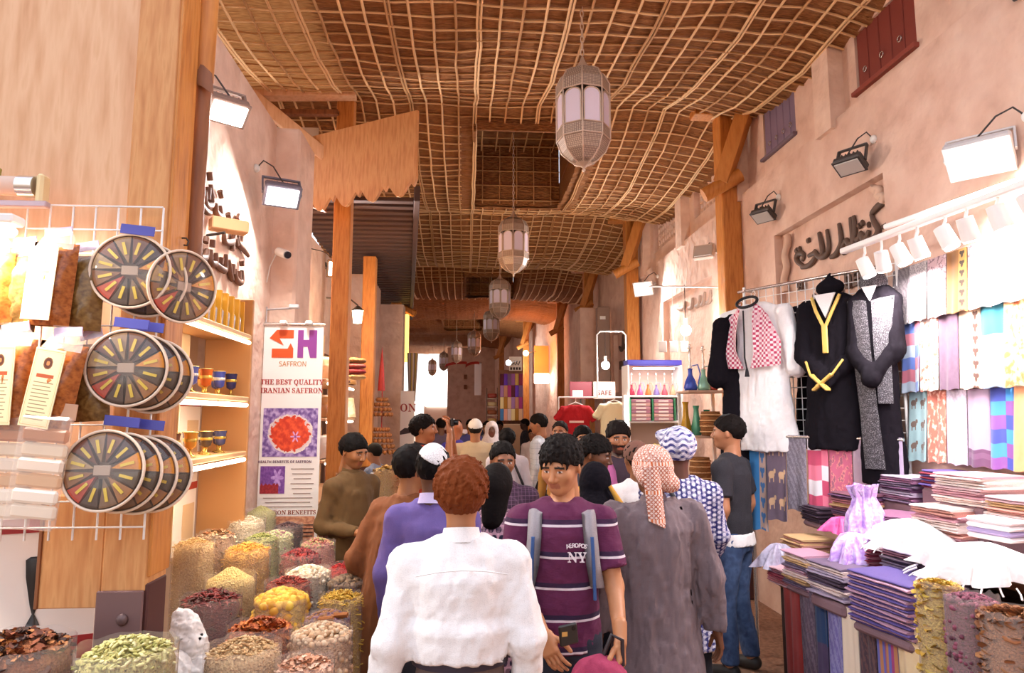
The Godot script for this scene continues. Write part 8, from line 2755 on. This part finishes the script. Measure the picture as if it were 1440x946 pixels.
func build_left_shops() -> void:
	# second spice shop: shelves between the first two posts
	var s := thing("spice_shelf", "shelves of packed goods between the first two left posts", "shelf", V(-1.62, 0, 8.0))
	part("back", mb().box(Vector3(-0.22, 1.4, 0), Vector3(0.03, 2.8, 1.9), 0.004), plain("e0b884", 0.8), s)
	for y in [2.12, 1.72, 1.3, 0.9]:
		part("shelf", mb().box(Vector3(0, y, 0), Vector3(0.42, 0.03, 1.9), 0.005), plain("d8b08c", 0.6), s)
		part("tube_light", mb().tube([Vector3(0.2, y - 0.03, -0.8), Vector3(0.2, y - 0.03, 0.8)], 0.014, 6), glow("tube_glow", "fff3dc", 4.0), s)
	lamp_area(V(-1.35, 2.1, 8.0), Vector3(-0.4, -1, 0.2), 0.06, 1.7, 0.9, "fff0d8")
	var cols := ["d8b48c", "b8605c", "c8c0b0", "8c4c3c", "e0cca4", "c09058", "d8d0cc", "a87848"]
	var n := 0
	for y in [2.14, 1.74, 1.32]:
		for i in 7:
			var o := solo("goods_packet", pillow(0.22, 0.24, 0.1), mat("goods_" + cols[n % 8], C(cols[n % 8]), 0.3), "shiny goods packet on the second spice shop's shelves", "packet", "packets on the second spice shop's shelves", V(-1.46 + 0.04 * (i % 2), y + 0.12, 7.25 + i * 0.24))
			o.rotation = Vector3(-0.2, 0.9, 0)
			n += 1
	for i in 4:
		var b := sdf(0.012)
		b.ell(Vector3.ZERO, Vector3(0.17, 0.035, 0.15), 0.02)
		b.disp = fold.bind(0.012, 14.0, 1.0)
		b.disp_on = true
		solo("flat_bundle", sdf_mesh(b), cloth("bundle%d" % i, ["9c7a50", "b8605c", "a03c44", "c09a6c"][3 - i]), ["tan flat bundle at the bottom of the pile on the shelf top", "dark red flat bundle in the pile on the shelf top", "rosy flat bundle in the pile on the shelf top", "olive flat bundle topping the pile"][i], "bundle", "", V(-1.3, 2.2 + i * 0.062, 7.9))
	# bright floodlight and carriage lamp
	floodlight(V(-1.36, 3.32, 7.3), Vector3(0.3, -0.3, 0.9), 3.4, 0.26, "glaring floodlight under the slatted pergola", V(-1.85, 3.5, 7.3))
	var cl := thing("carriage_lamp", "glowing box lamp below the pergola by the second post", "lamp", V(-1.2, 2.86, 7.6))
	part("glass", mb().lathe([Vector2(0.001, -0.08), Vector2(0.045, -0.08), Vector2(0.06, 0.06), Vector2(0.001, 0.06)], 4), glow("carriage_glow", "ffe9c8", 6.0), cl)
	part("roof", mb().lathe([Vector2(0.075, 0.06), Vector2(0.02, 0.11), Vector2(0.001, 0.12)], 4), mats.metal_dark, cl)
	part("arm", mb().tube([Vector3(0, 0.12, 0), Vector3(-0.1, 0.2, 0), Vector3(-0.35, 0.2, 0)], 0.01, 6), mats.metal_dark, cl)
	lamp_omni(V(-1.2, 2.86, 7.6), 1.0, 0.05, "ffe4c0")
	# strings of dried limes
	for k in 2:
		var g := thing("lime_garland", ["upper hanging cluster of brown dried limes", "lower wide hanging cluster of brown dried limes"][k], "garland", V(-1.12, 1.98 - 0.4 * k, 9.35))
		var nn := 12 + 4 * k
		var H := 0.2 + 0.1 * k
		for i in nn:
			var an := TAU * i / nn
			var r := 0.13 + 0.06 * k
			var st := mb()
			var m := 4 + k
			for j in m:
				var v := float(j) / (m - 1)
				st.ball(Vector3(cos(an) * lerpf(r * 0.5, r, v), -H * v, sin(an) * lerpf(r * 0.5, r, v)), Vector3(0.024, 0.03, 0.024), 6, 4)
			part("string_of_limes", st, mat("dried_lime", C("b0703c"), 0.7, 0.0, speckle_tex(), Vector3(5, 5, 5)), g)
		part("hang_cord", mb().tube([Vector3(0, 0, 0), Vector3(0, 0.3, 0)], 0.008, 5), plain("a83028", 0.7), g)
	var cone := thing("red_cone", "slim red cone hanging above the dried limes", "ornament", V(-1.14, 2.2, 9.4))
	part("cone", mb().lathe([Vector2(0.05, -0.1), Vector2(0.035, 0.15), Vector2(0.002, 0.5)], 10), plain("b02c28", 0.6), cone)
	# banner with red letters, yellow lit box, hanging shawls
	var bn := thing("hanging_banner", "white banner with red letters and a dark bowl picture beyond the limes", "banner", V(-1.0, 0, 12.0))
	part("sheet", mb().box(Vector3(0, 1.62, 0), Vector3(0.24, 1.15, 0.01), 0.002), plain("ece0d8", 0.6), bn)
	part("stand_pole", mb().tube([Vector3(0, 0, -0.02), Vector3(0, 2.2, -0.02)], 0.012, 6), mats.metal_dark, bn)
	txt("ON", bn, Vector3(0.01, 1.9, 0.008), 0.13, plain("a03028", 0.6), Basis.IDENTITY, true, "Droid Serif")
	part("picture", mb().extrude([Vector2(-0.12, 1.5), Vector2(-0.04, 1.56), Vector2(0.12, 1.54), Vector2(0.12, 1.48), Vector2(-0.12, 1.44)], 0.004, Transform3D(Basis.IDENTITY, Vector3(0, 0, 0.006))), plain("3a2a2c", 0.6), bn)
	var yl := thing("lit_box_sign", "tall yellow lit box beside the maroon-based post", "sign", V(-1.22, 3.3, 13.6))
	part("box", mb().box(Vector3.ZERO, Vector3(0.17, 0.95, 0.15), 0.01), glow("yellow_glow", "ffc860", 1.4), yl)
	part("finial", mb().box(Vector3(0.08, 0.55, 0), Vector3(0.32, 0.14, 0.08), 0.03, Basis(Vector3.BACK, -0.5)), mats.wood_post, yl)
	solo("hanging_shawl", sheet(V(-1.15, 3.0, 13.5), V(-0.93, 3.0, 13.5), 0.95, 1.5, 0.02, 0.4), scarf_mat("stripes", "8a7a70", "d8c8bc", "c8a84c"), "striped shawl hanging beside the yellow lit box", "shawl")
	# low table with goods, in front of the shelves
	var tb := thing("goods_table", "low table of packaged goods behind the man in olive", "table", V(-0.93, 0, 7.15))
	part("top", mb().box(Vector3(0, 0.98, 0), Vector3(0.42, 0.03, 0.6), 0.005), plain("8c5a34", 0.7), tb)
	for sx in [-0.18, 0.18]:
		for sz in [-0.26, 0.26]:
			part("leg", mb().box(Vector3(sx, 0.48, sz), Vector3(0.05, 0.96, 0.05), 0.005), plain("6a4026", 0.7), tb)
	sack(-0.96, 5.95, 1.3, 0.24, "chip", 0.02, ["b07a48", "c89460", "94602c"], "sack of tan shavings beside the man in olive", 0.4, 200)
	sack(-0.7, 6.4, 1.3, 0.26, "chip", 0.022, ["d0a44c", "e0bc6c", "b88c3c"], "sack of golden dried flowers behind the robed shoppers", 0.4, 200)
	for i in 7:
		solo("striped_tin", mb().lathe([Vector2(0.001, 0), Vector2(0.09, 0), Vector2(0.095, 0.04), Vector2(0.09, 0.05), Vector2(0.001, 0.05)], 14), plain(["4a6a9c", "c8c0c8", "b85c5c", "8c8a94", "d0b8a0", "5a7aa0", "a86a6a"][i], 0.4), "flat round tin in the pile on the low goods table", "tin", "flat tins on the goods table", V(-0.83 - 0.01 * (i % 2), 0.996 + 0.051 * (i % 4), 6.98 + (0.22 if i > 3 else 0.0)))

func build_stage2() -> void:
	build_left_stall()
	build_left_wall()
	build_right_stall()
	build_lanterns()
	build_right_shops()
	build_left_shops()
	build_people_near()
	build_people_mid()
	build_people_far()
